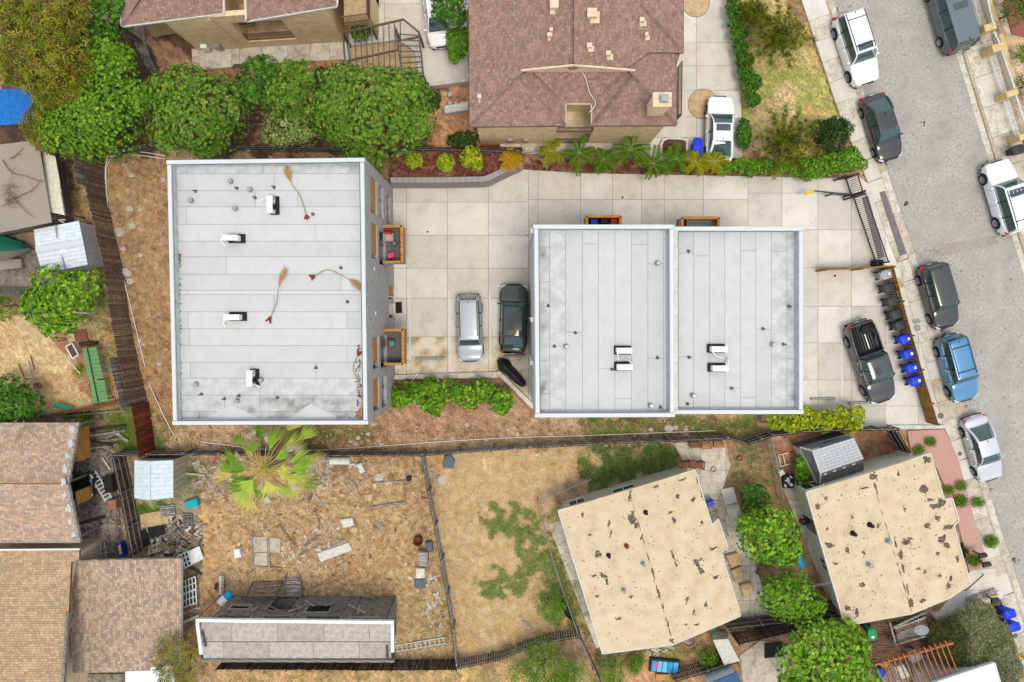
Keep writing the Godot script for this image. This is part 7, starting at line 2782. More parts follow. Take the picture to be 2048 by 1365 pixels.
func build_bins():
	var hx:=0.955
	var hy:=-0.28
	wheelie_bin("pale grey wheelie bin beside the timber fence across the lot",1775,549,hx,hy,M.bin_grey,true)
	var nth:=["first","second","third","fourth"]
	var k:=0
	for q in [[1781,576],[1788,603],[1795,629],[1803,651]]:
		wheelie_bin("dark grey wheelie bin, %s of four below the pale grey one"%nth[k],q[0],q[1],hx,hy+rnd(-0.05,0.05),M.bin_black,false,0.12,"dark grey bins along the timber fence")
		k+=1
	k=0
	for q in [[1814,679],[1820,709],[1827,737],[1835,763]]:
		wheelie_bin("blue wheelie bin with white sticker, %s of four below the dark grey bins"%nth[k],q[0],q[1],hx,hy+rnd(-0.05,0.05),M.bin_blue,true,0.12,"blue bins along the timber fence")
		k+=1
	wheelie_bin("blue wheelie bin by the planter, the upper of two beside the white sedan",1396,288,0.05,-1.0,M.bin_blue,false)
	wheelie_bin("blue wheelie bin by the planter, the lower of two beside the white sedan",1394,308,-0.05,-1.0,M.bin_blue,false)
	wheelie_bin("blue wheelie bin on the southern pavement, the upper of two",2022,1230,0.94,-0.3,M.bin_blue,false,0.14)
	wheelie_bin("blue wheelie bin on the southern pavement, the lower of two",2031,1256,0.94,-0.3,M.bin_blue,false,0.14)
	wheelie_bin("green wheelie bin with white sticker on the wooden deck",1746,1271,0.05,1.0,M.bin_green,true,0.4)
	wheelie_bin("black wheelie bin on the far pavement above the boxy white suv",2039,299,-0.95,0.25,M.bin_black,false,0.14)
	for q in [[1967,1113,"black rounded mailbox, the upper of two at the end of the pink gravel"],[1975,1131,"black rounded mailbox, the lower of two at the end of the pink gravel"],[1992,1203,"black rounded mailbox beside the southern blue bins"]]:
		var p:=P(q[0],q[1],1.2)
		var t:=thing("mailbox",q[2],"mailbox",Vector3(p.x,0.14,p.z),0.2)
		put_box(t,"post",M.grey_wood1,Vector3(0,0.45,0),Vector3(0.1,0.9,0.1))
		var g:=Geo.new()
		var rr:=[]
		for i in 6:
			var z:=[-0.26,-0.25,-0.1,0.1,0.25,0.26][i] as float
			var sc:=[0.8,1.0,1.0,1.0,1.0,0.8][i] as float
			var ring:=[]
			for j in 9:
				var a:=PI*j/8.0
				ring.append(Vector3(z*1.05,0.95+sin(a)*0.2*sc,-cos(a)*0.17*sc))
			rr.append(ring)
		g.loft(rr,false,true)
		put(g,"shell",M.bin_black,t)
		put_box(t,"floor",M.bin_black,Vector3(0,0.93,0),Vector3(0.52,0.03,0.34))
# ------------------------------------------------------------------ plants
func leaf(g:Geo,p:Vector3,d:Vector3,side:Vector3,l:float,w:float,droop:=0.0):
	var m:=p+d*l*0.5
	var e:=p+d*l+Vector3(0,-droop*l,0)
	var s:=side*w*0.5
	g.tri(p,m-s,e)
	g.tri(p,e,m+s)
func rdir(r:RandomNumberGenerator)->Vector3:
	var z:=r.randf_range(-1,1)
	var a:=r.randf()*TAU
	var q:=sqrt(1-z*z)
	return Vector3(q*cos(a),z,q*sin(a))
func crown(g:Geo,c:Vector3,rad:Vector3,spacing:float,per:int,ll:float,lw:float,cols:Array,sd:int,style:="rosette",low:=-0.35):
	var r:=RandomNumberGenerator.new()
	r.seed=sd
	var nz:=FastNoiseLite.new()
	nz.seed=sd
	nz.frequency=1.1
	var n:=int(TAU*rad.x*rad.z*4.0/(spacing*spacing))
	ll*=0.76
	lw*=0.78
	var lobes:=[[Vector3.ZERO,0.8]]
	if rad.x>0.6:
		for i in (12 if rad.x>1.5 else 6):
			var d:=rdir(r)
			d.y=absf(d.y)*0.8
			lobes.append([d*r.randf_range(0.52,0.78),r.randf_range(0.32,0.48)])
	else: lobes[0][1]=0.95
	for i in n:
		var d:=rdir(r)
		if d.y<low: d.y=-d.y
		var lb:Array=lobes[r.randi()%lobes.size()] if r.randf()<0.82 else lobes[0]
		var lump:float=lb[1]*(1.0+0.2*nz.get_noise_3dv(d*3.0+c*0.1))
		var depth:=1.0 if r.randf()<0.7 else r.randf_range(0.6,0.92)
		var q0:Vector3=lb[0]+d*lump*depth
		var buried:=false
		for l2 in lobes:
			if l2[0]!=lb[0] and q0.distance_to(l2[0])<l2[1]*0.8: buried=true
		if buried and r.randf()<0.8: continue
		var p:=c+q0*rad
		var up:=(d/rad).normalized()
		var cc:Color=cols[r.randi()%cols.size()]*r.randf_range(0.82,1.16)
		var t1:=up.cross(Vector3(0.3,0.2,0.9)).normalized()
		var t2:=up.cross(t1)
		var a0:=r.randf()*TAU
		var sz:=r.randf_range(0.75,1.2)*(1.0 if depth==1.0 else 1.6)
		for k in per:
			g.paint(cc*r.randf_range(0.9,1.1))
			if style=="rosette":
				var a:=a0+TAU*k/per+r.randf_range(-0.3,0.3)
				var tn:=t1*cos(a)+t2*sin(a)
				var dd:=(tn+up*r.randf_range(0.1,1.1)).normalized()
				leaf(g,p,dd,up.cross(tn).normalized(),ll*sz*r.randf_range(0.8,1.2),lw*sz,0.1)
			elif style=="loose":
				var q:=p+rdir(r)*ll*1.3
				var dd:=(rdir(r)+up*0.6).normalized()
				leaf(g,q,dd,dd.cross(rdir(r)).normalized(),ll*r.randf_range(0.7,1.3),lw,0.15)
			elif style=="needle":
				var a:=a0+TAU*k/per
				var tn:=t1*cos(a)+t2*sin(a)
				var dd:=(tn+up*r.randf_range(0.2,1.4)).normalized()
				leaf(g,p,dd,dd.cross(rdir(r)).normalized(),ll*r.randf_range(0.7,1.2),lw,0.05)
			elif style=="weep":
				var q:=p+rdir(r)*ll*0.8
				var dd:=(up*0.5+t1*r.randf_range(-1,1)+t2*r.randf_range(-1,1)+Vector3(0,-0.4,0)).normalized()
				leaf(g,q,dd,dd.cross(Vector3.UP).normalized(),ll*r.randf_range(0.7,1.4),lw,0.3)
const GREENS:={
	"bright": [[100,150,36],[120,168,46],[80,128,32],[138,180,62],[92,132,44]],
	"olive": [[96,142,42],[114,156,50],[80,126,36],[134,160,66],[104,132,54]],
	"deep": [[66,112,34],[82,132,42],[56,98,30],[96,144,52]],
	"lime": [[142,178,62],[160,192,78],[122,160,52],[172,196,92]],
	"pale": [[136,164,84],[154,178,100],[116,146,66],[168,186,116]],
	"dark": [[54,82,36],[66,96,44],[46,72,32],[78,104,50]],
	"pepper": [[140,154,52],[166,168,64],[112,136,44],[168,140,80],[152,172,56],[188,180,86],[120,112,62],[90,104,42]],
	"pine": [[136,150,50],[112,134,42],[160,166,68],[96,112,44]],
	"gold": [[150,176,42],[176,190,52],[124,158,40],[196,196,62]],
	"sage": [[196,200,162],[172,184,138],[212,212,180],[146,164,108]],
	"grey_green": [[138,144,92],[118,130,76],[154,156,108],[100,112,64]],
	"fresh": [[110,164,38],[134,182,52],[90,142,32],[154,196,70],[84,122,36]],
	"grass_green": [[96,124,50],[116,140,62],[80,106,42]],
}
func pal(k:String)->Array:
	var o:=[]
	for q in GREENS[k]:
		var c:=KL(q[0],q[1],q[2])
		var l:=c.get_luminance()
		o.append(Color(maxf(0,l+(c.r-l)*1.04)*1.06,l+(c.g-l)*1.04,maxf(0.006,l+(c.b-l)*1.04))*0.88)
	return o
func pine_boughs(g:Geo,h:float,rad:float,cols:Array,sd:int):
	var r:=RandomNumberGenerator.new()
	r.seed=sd
	for i in 36:
		var a:=i*2.39996
		var el:=lerpf(0.05,0.9,i/35.0)
		var d:=Vector3(cos(a)*cos(el),sin(el),sin(a)*cos(el))
		var l:=rad*r.randf_range(0.7,1.2)*(1.1-0.4*i/35.0)
		var n:=int(l/0.13)
		for k in n:
			var p:=Vector3(0,h*lerpf(0.45,0.8,i/35.0),0)+d*l*(k+1.0)/n+rdir(r)*0.1
			var cc:Color=cols[r.randi()%cols.size()]*r.randf_range(0.8,1.2)
			for q in 20:
				g.paint(cc*r.randf_range(0.85,1.15))
				var dd:=(rdir(r)+d*0.9+Vector3(0,0.4,0)).normalized()
				leaf(g,p,dd,dd.cross(rdir(r)).normalized(),r.randf_range(0.22,0.36),0.03,0.1)
func tree(label:String,px:float,py:float,rpx:float,hc:float,pl:String,o:={})->Node3D:
	var y0:float=o.get("y0",0.1)
	var c:=P(px,py,hc)
	var k:=(CAM_H-hc)/FOCAL*(1.12 if rpx>44 else 1.0)
	var rad:=Vector3(rpx*k,minf(rpx*k*o.get("flat",0.72),hc-y0-0.1),rpx*o.get("asp",1.0)*k)
	var t:=thing(o.get("called","leafy_tree"),label,o.get("cat","tree"),Vector3(c.x,y0,c.z),0.0,o.get("group",""))
	var sd:=int(px*31+py*17)
	var g:=Geo.new()
	var h:=hc-y0
	if o.get("style","")=="pine": pine_boughs(g,h,rad.x,pal(pl),sd)
	else: crown(g,Vector3(0,h,0),rad,o.get("sp",0.27),o.get("per",9),o.get("ll",0.19),o.get("lw",0.085),pal(pl),sd,o.get("style","rosette"),o.get("low",-0.35))
	put(g,"crown",M.leaves,t)
	var r:=RandomNumberGenerator.new()
	r.seed=sd+5
	g=Geo.new()
	var tw:=clampf(rad.x*0.06,0.03,0.2)
	g.tube([Vector3(0,-0.12,0),Vector3(r.randf_range(-0.1,0.1),h*0.4,r.randf_range(-0.1,0.1)),Vector3(0,h*0.8,0)],tw,tw*0.6,8)
	for i in 6:
		var d:=rdir(r)
		d.y=absf(d.y)*0.6+0.1
		g.tube([Vector3(0,h*r.randf_range(0.35,0.7),0),Vector3(0,h*0.75,0)+d*rad*0.45,Vector3(0,h,0)+d*rad*0.75],tw*0.5,tw*0.12,6)
	put(g,"trunk",M.twig,t)
	return t
func frond(g:Geo,p:Vector3,d:Vector3,l:float,droop:float,r:RandomNumberGenerator,ca:Color,cb:Color,ll:=0.42,n:=30):
	var pts:=[]
	for i in 9:
		var s:=i/8.0
		pts.append(p+d*l*s+Vector3(0,(0.55*s-droop*s*s)*l,0))
	g.paint(cb)
	g.tube(pts,0.02,0.006,4,false)
	for i in n:
		var s:=0.12+0.86*i/n
		var k:=int(s*8)
		var q:Vector3=pts[k].lerp(pts[k+1],s*8-k)
		var tg:Vector3=(pts[k+1]-pts[k]).normalized()
		var side:=tg.cross(Vector3.UP).normalized()
		for e in [-1.0,1.0]:
			g.paint(ca.lerp(cb,r.randf())*r.randf_range(0.85,1.1))
			var dd:Vector3=(side*e+tg*r.randf_range(0.5,0.8)+Vector3(0,r.randf_range(-0.25,0.45),0)).normalized()
			leaf(g,q,dd,dd.cross(Vector3.UP+side*0.3).normalized(),ll*(1.0-0.55*absf(s-0.45))*r.randf_range(0.85,1.15),0.036,0.3)
func feather_palm(label:String,px:float,py:float,h:float,l:float,n:int,ca:Color,cb:Color,sd:int):
	var r:=RandomNumberGenerator.new()
	r.seed=sd
	var c:=P(px,py,h)
	var t:=thing("feather_palm",label,"palm",Vector3(c.x,0.1,c.z),0.0,"young palms along the northern edge of the lot")
	var g:=Geo.new()
	for i in n:
		var a:=TAU*i/n+r.randf_range(-0.4,0.4)
		var d:=Vector3(cos(a),r.randf_range(-0.05,0.35),sin(a)).normalized()
		frond(g,Vector3(0,h-0.1,0),d,l*r.randf_range(0.6,1.1),r.randf_range(0.5,1.0),r,ca,cb,0.34,40)
	put(g,"fronds",M.leaves,t)
	g=Geo.new()
	g.tube([Vector3(0,-0.1,0),Vector3(0.03,h*0.5,0),Vector3(0,h,0)],0.1,0.07,8)
	put(g,"trunk",M.bark,t)
func fan_leaf(g:Geo,p:Vector3,d:Vector3,pet:float,l:float,r:RandomNumberGenerator,col:Color,stem:Color,droop:float,segs:=20,spread:=1.2):
	var tip:=p+d*pet+Vector3(0,-droop*0.25*pet,0)
	g.paint(stem)
	g.tube([p,p+d*pet*0.5+Vector3(0,0.05,0),tip],0.028,0.018,5,false)
	var side:=d.cross(Vector3.UP).normalized()
	var up:=side.cross(d).normalized()
	var tilt:=r.randf_range(-0.5,0.5)
	var s2:=(side*cos(tilt)+up*sin(tilt)).normalized()
	for i in segs:
		var a:=lerpf(-spread,spread,float(i)/(segs-1))
		var dd:=(d*cos(a)+s2*sin(a)).normalized()
		var len:=l*(0.72+0.28*cos(a))*r.randf_range(0.88,1.08)
		var w:=(d*-sin(a)+s2*cos(a)).normalized()*0.026
		var m:=tip+dd*len*0.55+Vector3(0,-droop*0.12*len,0)
		var e:=tip+dd*len+Vector3(r.randf_range(-0.08,0.08),-droop*r.randf_range(0.3,0.6)*len,r.randf_range(-0.08,0.08))
		g.paint(col*r.randf_range(0.84,1.14))
		var fold:=Vector3(0,0.02 if i%2 else -0.02,0)
		g.quad(tip-w*0.3,m-w+fold,m+w-fold,tip+w*0.3)
		g.tri(m-w+fold,e,m+w-fold)
func grass(called:String,label:String,polys:Array,density:float,cols:Array,ln:float,sd:int,thick:=0.022,y:=0.0,flat:=0.5):
	var r:=RandomNumberGenerator.new()
	r.seed=sd
	var g:=Geo.new()
	g.tinted=true
	for k in 9:
		var a:=TAU*k/9.0+r.randf_range(-0.4,0.4)
		var d:=Vector3(cos(a),r.randf_range(0.15,1.0)*flat*1.6,sin(a)).normalized()
		var s:=Vector3(-sin(a),0,cos(a))*thick
		var b:=Vector3(r.randf_range(-0.08,0.08),0,r.randf_range(-0.08,0.08))
		var l:=r.randf_range(0.6,1.1)
		g.col=Color(1,1,1)*r.randf_range(0.75,1.1)
		var m:=b+d*l*0.55
		var e:=b+d*l+Vector3(0,-0.25*l*flat,0)+s*r.randf_range(-4,4)
		g.quad(b-s,b+s,m+s,m-s)
		g.tri(m-s,m+s,e)
	var xf:=[]
	var cc:=[]
	for q in polys:
		var p:=poly(q)
		var rc:=Rect2(p[0],Vector2.ZERO)
		for v in p: rc=rc.expand(v)
		var n:=int(rc.get_area()*density)
		for i in n:
			var v:=Vector2(r.randf_range(rc.position.x,rc.end.x),r.randf_range(rc.position.y,rc.end.y))
			var w:=v+Vector2(soil_noise.get_noise_2d(v.x*1.7,v.y*1.7),soil_noise.get_noise_2d(v.x*1.7+50,v.y*1.7))*2.4
			if not Geometry2D.is_point_in_polygon(w,p): continue
			if soil_noise.get_noise_2d(v.x*2.2+400,v.y*2.2)<r.randf_range(-0.6,0.25)-0.12: continue
			var hole:=false
			for h in holes:
				if Geometry2D.is_point_in_polygon(v,h[0]): hole=true
			if hole: continue
			var s:=ln*r.randf_range(0.55,1.3)
			xf.append(Transform3D(Basis(Vector3.UP,r.randf()*TAU).scaled(Vector3(s,s,s)),Vector3(v.x,soil_h(v)-0.01+y,v.y)))
			cc.append(cols[r.randi()%cols.size()]*r.randf_range(0.75,1.3))
	var mm:=MultiMesh.new()
	mm.transform_format=MultiMesh.TRANSFORM_3D
	mm.use_colors=true
	mm.mesh=g.mesh()
	mm.instance_count=xf.size()
	for i in xf.size():
		mm.set_instance_transform(i,xf[i])
		mm.set_instance_color(i,cc[i])
	var o:=MultiMeshInstance3D.new()
	o.name=numbered(called)
	o.multimesh=mm
	o.material_override=M.blades
	tag(o,label,"grass","","stuff")
	add_child(o,true)
func build_plants():
	rng.seed=99
	var bush:={"called": "bush","cat": "bush","flat": 0.8}
	# ---- trees and bushes of the north-west
	tree("large feathery olive-brown pepper tree filling the north-west corner",60,62,118,5.5,"pepper",{"style": "weep","sp": 0.30,"per": 16,"ll": 0.26,"lw": 0.06,"flat": 0.6})
	tree("feathery olive pepper tree leaning over the blue canopy",132,156,70,4.8,"pepper",{"style": "weep","sp": 0.32,"per": 13,"ll": 0.28,"lw": 0.05,"flat": 0.6})
	tree("small olive feathery tree beside the blue canopy",102,244,46,3.0,"pepper",{"style": "weep","sp": 0.26,"per": 13,"ll": 0.24,"lw": 0.05})
	tree("deep green tree between the pepper tree and the beige roof",205,28,62,4.4,"deep",{})
	tree("bright green tree above the largest round tree",212,118,56,4.2,"bright",{})
	tree("large dense round green tree at the corner of the brown fence",205,228,98,3.8,"bright",{"sp": 0.23,"per": 10,"ll": 0.17,"lw": 0.07})
	tree("small lime green tree between the two large round trees",328,182,36,3.2,"lime",{})
	tree("large olive-green rosette-leaved tree west of the apartment roof",412,226,92,3.8,"olive",{"sp": 0.26,"per": 9,"ll": 0.2,"lw": 0.09})
	tree("medium green tree above the pale bush",520,166,52,3.8,"deep",{})
	tree("olive-green tree beside the dark shrub",588,180,55,3.8,"olive",{})
	tree("pale grey-green bush at the fence above the apartment roof",586,258,64,2.6,"pale",{"called": "bush","cat": "bush","sp": 0.22,"ll": 0.14,"lw": 0.07,"asp": 0.68})
	tree("largest round olive-green tree above the corner of the apartment roof",755,235,104,4.2,"olive",{"sp": 0.25,"per": 9,"ll": 0.2,"lw": 0.09})
	tree("dark green narrow shrub between the pale bush and the largest round tree",648,166,24,1.8,"dark",{"called": "bush","cat": "bush","asp": 1.4,"sp": 0.2,"ll": 0.14})
	tree("small dark shrub east of the largest round tree",864,202,22,1.2,"dark",{"called": "bush","cat": "bush","sp": 0.2,"ll": 0.13})
	tree("reddish green tree over the roof of the white hatchback",898,12,44,3.4,"deep",{"sp": 0.26})
	tree("glossy green shrub beside the white hatchback",920,86,27,1.8,"bright",{"called": "bush","cat": "bush","asp": 1.4,"sp": 0.22,"y0": 0.1})
	tree("square dark hedge bush inside the pergola corner",720,63,22,1.6,"deep",{"called": "bush","cat": "bush","asp": 1.1,"sp": 0.2,"ll": 0.13})
	tree("low dark shrub on the bank below the short white wall",930,278,34,0.9,"dark",{"called": "bush","cat": "bush","asp": 0.55,"sp": 0.2,"ll": 0.13})
	for q in [[828,321,17,"small yellow-green shrub in the mulch bed, the westernmost of three"],[891,326,17,"small yellow-green shrub in the mulch bed, the middle of three"],[945,317,25,"largest yellow-green shrub in the mulch bed"]]:
		tree(q[3],q[0],q[1],q[2],1.5,"gold",{"called": "bush","cat": "bush","y0": 0.8,"sp": 0.24,"per": 7,"ll": 0.18,"lw": 0.1})
	# ---- hedges of the north-east
	for i in 9:
		tree("clipped ivy hedge lump, %s along the neighbour's driveway"%["first from the street end","second from the north","third from the north","fourth from the north","fifth from the north","sixth from the north","seventh from the north","eighth from the north","last and southernmost"][i],1466+i*4.0+(6 if i>6 else 0),-8+i*26.0,18,0.9,"deep",{"called": "hedge","cat": "hedge","sp": 0.17,"ll": 0.12,"lw": 0.08,"asp": 1.0,"group": "driveway hedge"})
	tree("low square ivy clump on the lawn beside the driveway hedge",1508,165,16,0.8,"deep",{"called": "bush","cat": "bush","sp": 0.17,"ll": 0.12,"lw": 0.08})
	tree("low ivy clump at the south end of the driveway",1488,268,14,0.7,"deep",{"called": "bush","cat": "bush","asp": 2.2,"sp": 0.17,"ll": 0.12,"lw": 0.08})
	for i in 10:
		tree("ivy hedge lump along the northern edge of the lot, number %s from the palms"%["one","two","three","four","five","six","seven","eight","nine","ten"][i],1448+i*28.0,331+(4 if i<8 else 0)-(10 if i>7 else 0),21 if i<6 else 30,0.9,"bright",{"called": "hedge","cat": "hedge","sp": 0.17,"ll": 0.12,"lw": 0.08,"asp": 0.9,"group": "ivy hedge by the lot"})
	var pine:={"style": "pine","called": "pine_tree","flat": 0.7}
	tree("feathery young pine on the lawn at the top of the street",1566,62,56,2.6,"pine",pine)
	tree("feathery young pine above the ivy hedge corner",1578,276,58,2.6,"pine",pine)
	tree("young pine sprig behind the driveway hedge at the top",1510,20,30,2.0,"pine",pine)
	tree("dark leafy shrub with reddish twigs at the pavement corner",1662,272,38,1.6,"dark",{"called": "bush","cat": "bush","style": "loose","sp": 0.2,"per": 10,"ll": 0.17,"lw": 0.09})
	# ---- hedge shrubs in the lot
	var fresh:={"called": "shrub","cat": "shrub","sp": 0.24,"per": 9,"ll": 0.19,"lw": 0.09,"flat": 0.9}
	var k:=0
	for q in [[797,796,27],[828,786,26],[862,776,25],[868,806,26],[905,784,27],[938,798,28],[968,782,24],[1000,800,30]]:
		tree("bright green shrub in the hedge below the parking bays, %s from the west"%["first","second","third","fourth","fifth","sixth","seventh","eighth"][k],q[0],q[1],q[2],1.2,"fresh",fresh.merged({"group": "hedge shrubs below the parking bays"}))
		k+=1
	k=0
	for q in [[1552,842,22],[1585,845,22],[1618,838,26],[1648,840,26],[1676,836,24],[1706,838,27]]:
		tree("yellowish green shrub in the row south of the street-end block, %s from the west"%["first","second","third","fourth","fifth","sixth"][k],q[0],q[1],q[2],1.2,"gold",fresh.merged({"group": "shrubs south of the street-end block"}))
		k+=1
	# ---- west and south
	tree("bright coarse-leaved tree in the western yard beside the palm trunk",132,604,66,2.6,"fresh",{"sp": 0.28,"per": 8,"ll": 0.23,"lw": 0.1})
	tree("green shrub at the left edge below the palm trunk",8,612,30,1.4,"bright",{"called": "bush","cat": "bush","style": "needle","per": 12,"ll": 0.3,"lw": 0.03})
	tree("dense dark-green bush at the left edge above the shingle house",30,800,52,1.8,"deep",{"called": "bush","cat": "bush","sp": 0.24})
	tree("olive wispy tree between the shingle wing and the chipboard shed",362,1326,52,2.8,"pepper",{"style": "weep","sp": 0.34,"per": 9,"ll": 0.2,"lw": 0.05})
	tree("coarse bright tree beside the gravel-roof cottage patio",1534,1068,66,3.0,"fresh",{"sp": 0.26,"per": 8,"ll": 0.21,"lw": 0.095})
	tree("darker green foliage behind the coarse bright patio tree",1512,1004,36,1.6,"deep",{"called": "bush","cat": "bush"})
	tree("round green tree above the black slat fence",1581,1197,56,3.0,"bright",{"sp": 0.25,"per": 8,"ll": 0.2,"lw": 0.09})
	tree("large coarse bright tree at the southern edge beside the deck",1650,1322,92,3.6,"fresh",{"sp": 0.27,"per": 8,"ll": 0.22,"lw": 0.1})
	tree("fine-leaved bright bush at the corner of the straw yard",1098,1206,34,1.0,"bright",{"called": "bush","cat": "bush","style": "loose","sp": 0.22,"per": 7,"ll": 0.12,"lw": 0.05})
	tree("bright spreading bush at the southern edge left of the thin fence",1088,1334,56,1.6,"bright",{"called": "bush","cat": "bush","style": "loose","sp": 0.26,"per": 8,"ll": 0.15,"lw": 0.07})
	tree("grey-green bush at the southern edge beside the thin fence",1150,1350,40,1.4,"pale",{"called": "bush","cat": "bush","style": "loose","sp": 0.26,"per": 8,"ll": 0.14,"lw": 0.05})
	tree("green bush behind the thin fence at the southern edge",1222,1338,30,1.0,"bright",{"called": "bush","cat": "bush","style": "loose","sp": 0.24,"per": 8,"ll": 0.14,"lw": 0.06})
	tree("low green plants beside the blue tub",1270,1330,22,0.6,"bright",{"called": "bush","cat": "bush","style": "loose","sp": 0.22,"per": 8,"ll": 0.14,"lw": 0.06})
	tree("potted green bush beside the white plastic shed",1414,1314,22,0.8,"bright",{"called": "bush","cat": "bush","style": "loose","sp": 0.22,"per": 8,"ll": 0.14,"lw": 0.06})
	tree("clump of large green leaves beside the garden shed door",1606,940,15,0.9,"bright",{"called": "bush","cat": "bush","asp": 2.4,"sp": 0.25,"ll": 0.2,"lw": 0.14})
	# silver grassy bushes at the bottom right
	for q in [[1900,1282,36,"grey_green","dark feathery bush beside the steps of the eastern cottage"],[1954,1240,36,"sage","silvery feathery bush beside the southern pavement, the upper one"],[1970,1296,46,"sage","silvery feathery bush beside the southern pavement, the lower one"],[1926,1306,36,"grey_green","dark feathery bush in front of the white panel roof"],[2002,1346,36,"sage","silvery grass bush at the southern edge of the pavement"]]:
		tree(q[4],q[0],q[1],q[2],1.5,q[3],{"called": "bush","cat": "bush","style": "weep","sp": 0.2,"per": 12,"ll": 0.42,"lw": 0.045,"flat": 0.5})
	for q in [[1898,982,9,"small green tuft in the pink gravel below the worn roof corner"],[1921,1003,13,"leafy green clump in the pink gravel beside the cottage porch"],[1924,972,9,"small green tuft at the pavement edge of the pink gravel"],[1957,1005,10,"round green weed growing in the pavement strip"],[1984,1084,12,"green weed at the kerb south of the round one"],[1950,1122,12,"weedy clump under the rounded mailboxes"],[1838,900,10,"green weed by the black fence end"],[1862,884,9,"small weed in the pink gravel near the pavement"]]:
		tree(q[3],q[0],q[1],q[2],0.35,"bright",{"called": "weed_clump","cat": "weed","style": "loose","sp": 0.16,"per": 8,"ll": 0.16,"lw": 0.05,"y0": 0.18,"flat": 0.4,"asp": 0.8})
	tree("leafy shrub with red flowers in the far yard at the top",2030,18,34,1.6,"deep",{"called": "bush","cat": "bush","style": "loose","sp": 0.3,"per": 8,"ll": 0.2,"lw": 0.08})
	tree("small shrub behind the far picket fence",2042,108,18,1.0,"bright",{"called": "bush","cat": "bush","style": "loose","sp": 0.26,"per": 8,"ll": 0.18,"lw": 0.07})
	tree("dark shrub behind the second far picket fence",2052,172,22,1.0,"dark",{"called": "bush","cat": "bush","style": "loose","sp": 0.26,"per": 8,"ll": 0.18,"lw": 0.07})
	# agave in the pink yard, strappy plants in the west
	for q in [[1926,1102,0.75,"dark","spiky dark agave against the wall in the pink gravel","agave"],[140,838,0.8,"bright","small fan palm seedling by the rusted beam, the western one","fan_palm"],[172,836,0.75,"bright","small fan palm seedling by the rusted beam, the eastern one","fan_palm"],[158,742,0.7,"gold","strappy yellow-green plant beside the green lean-to","strappy_plant"]]:
		var p:=P(q[0],q[1],0.3)
		var t:=thing(q[5],q[4],"plant",Vector3(p.x,0.12,p.z))
		var g:=Geo.new()
		var cs:=pal(q[3])
		for i in 46:
			var d:=rdir(rng)
			d.y=absf(d.y)*0.7+0.12
			g.paint(cs[i%cs.size()]*rnd(0.85,1.15))
			leaf(g,Vector3(0,0.05,0),d.normalized(),d.cross(Vector3.UP).normalized(),q[2]*rnd(0.7,1.1),0.08,0.2)
		put(g,"leaves",M.leaves,t)
	# ---- palms along the north edge of the lot
	var gr:=KL(98,148,42)
	var gr2:=KL(140,172,54)
	var yl:=KL(214,196,52)
	var yl2:=KL(232,176,46)
	k=0
	for q in [[1020,319,1.5,1.0,8,yl,yl2,"yellowing young palm at the west end of the palm row"],[1100,305,1.8,1.15,9,yl,gr2,"yellow young palm, second in the palm row"],[1158,308,1.9,1.5,9,gr,gr2,"green young palm, third in the palm row"],[1206,320,1.7,1.2,8,gr,gr2,"small green palm, fourth in the palm row"],[1262,300,2.0,1.6,10,gr,gr2,"tallest green palm with an upright frond, fifth in the palm row"],[1306,328,1.8,1.6,9,gr,gr2,"drooping green palm with a frond over the lot, sixth in the palm row"],[1352,318,1.7,1.3,9,gr,gr2,"green palm below the planter, seventh in the palm row"],[1392,326,1.6,1.2,8,gr2,yl,"yellow-green palm below the blue bins, eighth in the palm row"],[1428,324,1.6,1.1,8,gr2,yl,"yellow-green palm at the east end of the palm row"]]:
		feather_palm(q[7],q[0],q[1],q[2],q[3]*0.88,q[4],q[5],q[6],500+k)
		k+=1
	# ---- the tall fan palm
	var r:=RandomNumberGenerator.new()
	r.seed=31
	var h:=8.2
	var cp:=P(526,938,h)
	var fp:=thing("fan_palm","tall fan palm with a broad green crown over the junk yard fence","palm",Vector3(cp.x,0.1,cp.z))
	var g:=Geo.new()
	g.tube([Vector3(0,-0.1,0),Vector3(0.1,2.5,0.05),Vector3(0,5.5,0),Vector3(0,h-0.3,0)],0.34,0.2,12)
	put(g,"trunk",M.bark,fp)
	g=Geo.new()
	for i in 38:
		var a:=i*2.39996+r.randf_range(-0.6,0.6)
		var el:=lerpf(1.2,-0.45,sqrt(i/37.0))+r.randf_range(-0.15,0.15)
		var d:=Vector3(cos(a)*cos(el),sin(el),sin(a)*cos(el)).normalized()
		fan_leaf(g,Vector3(0,h-0.3,0)+d*0.1,d,r.randf_range(0.8,2.2),r.randf_range(1.0,1.5),r,[KL(138,172,54),KL(168,194,76),KL(112,148,44),KL(192,198,92),KL(196,182,96)][i%5],KL(190,170,82),r.randf_range(0.6,2.0),24,r.randf_range(0.35,0.85))
	put(g,"fronds",M.leaves,fp)
	g=Geo.new()
	for i in 24:
		var a:=i*2.39996+0.7
		var d:=Vector3(cos(a),r.randf_range(-0.7,0.3),sin(a)).normalized()
		fan_leaf(g,Vector3(0,h-0.5,0),d,r.randf_range(1.2,2.1),r.randf_range(0.5,0.9),r,KL(196,186,164),KL(190,160,112),1.2,9,0.5)
	put(g,"dead_skirt",M.leaves,fp)
	# the leaning palm trunk that leaves the picture in the west
	h=11.0
	var bp:=P(104,586,0.1)
	var wp:=thing("fan_palm","grey palm trunk rising out of the picture in the western yard","palm",Vector3(bp.x,0.1,bp.z))
	g=Geo.new()
	var pts:=[]
	for i in 23:
		pts.append(Vector3(-0.015*i,i*0.5,0))
	var rings:=[]
	for i in pts.size()*2-1:
		var s:=i/float(pts.size()*2-2)
		var rr:=0.34-0.08*s+(0.035 if i%2 else 0.0)
		var ring:=[]
		for j in 14:
			ring.append(pts[0].lerp(pts[-1],s)+Vector3(cos(TAU*j/14),0,sin(TAU*j/14))*rr)
		rings.append(ring)
	g.loft(rings,true,false)
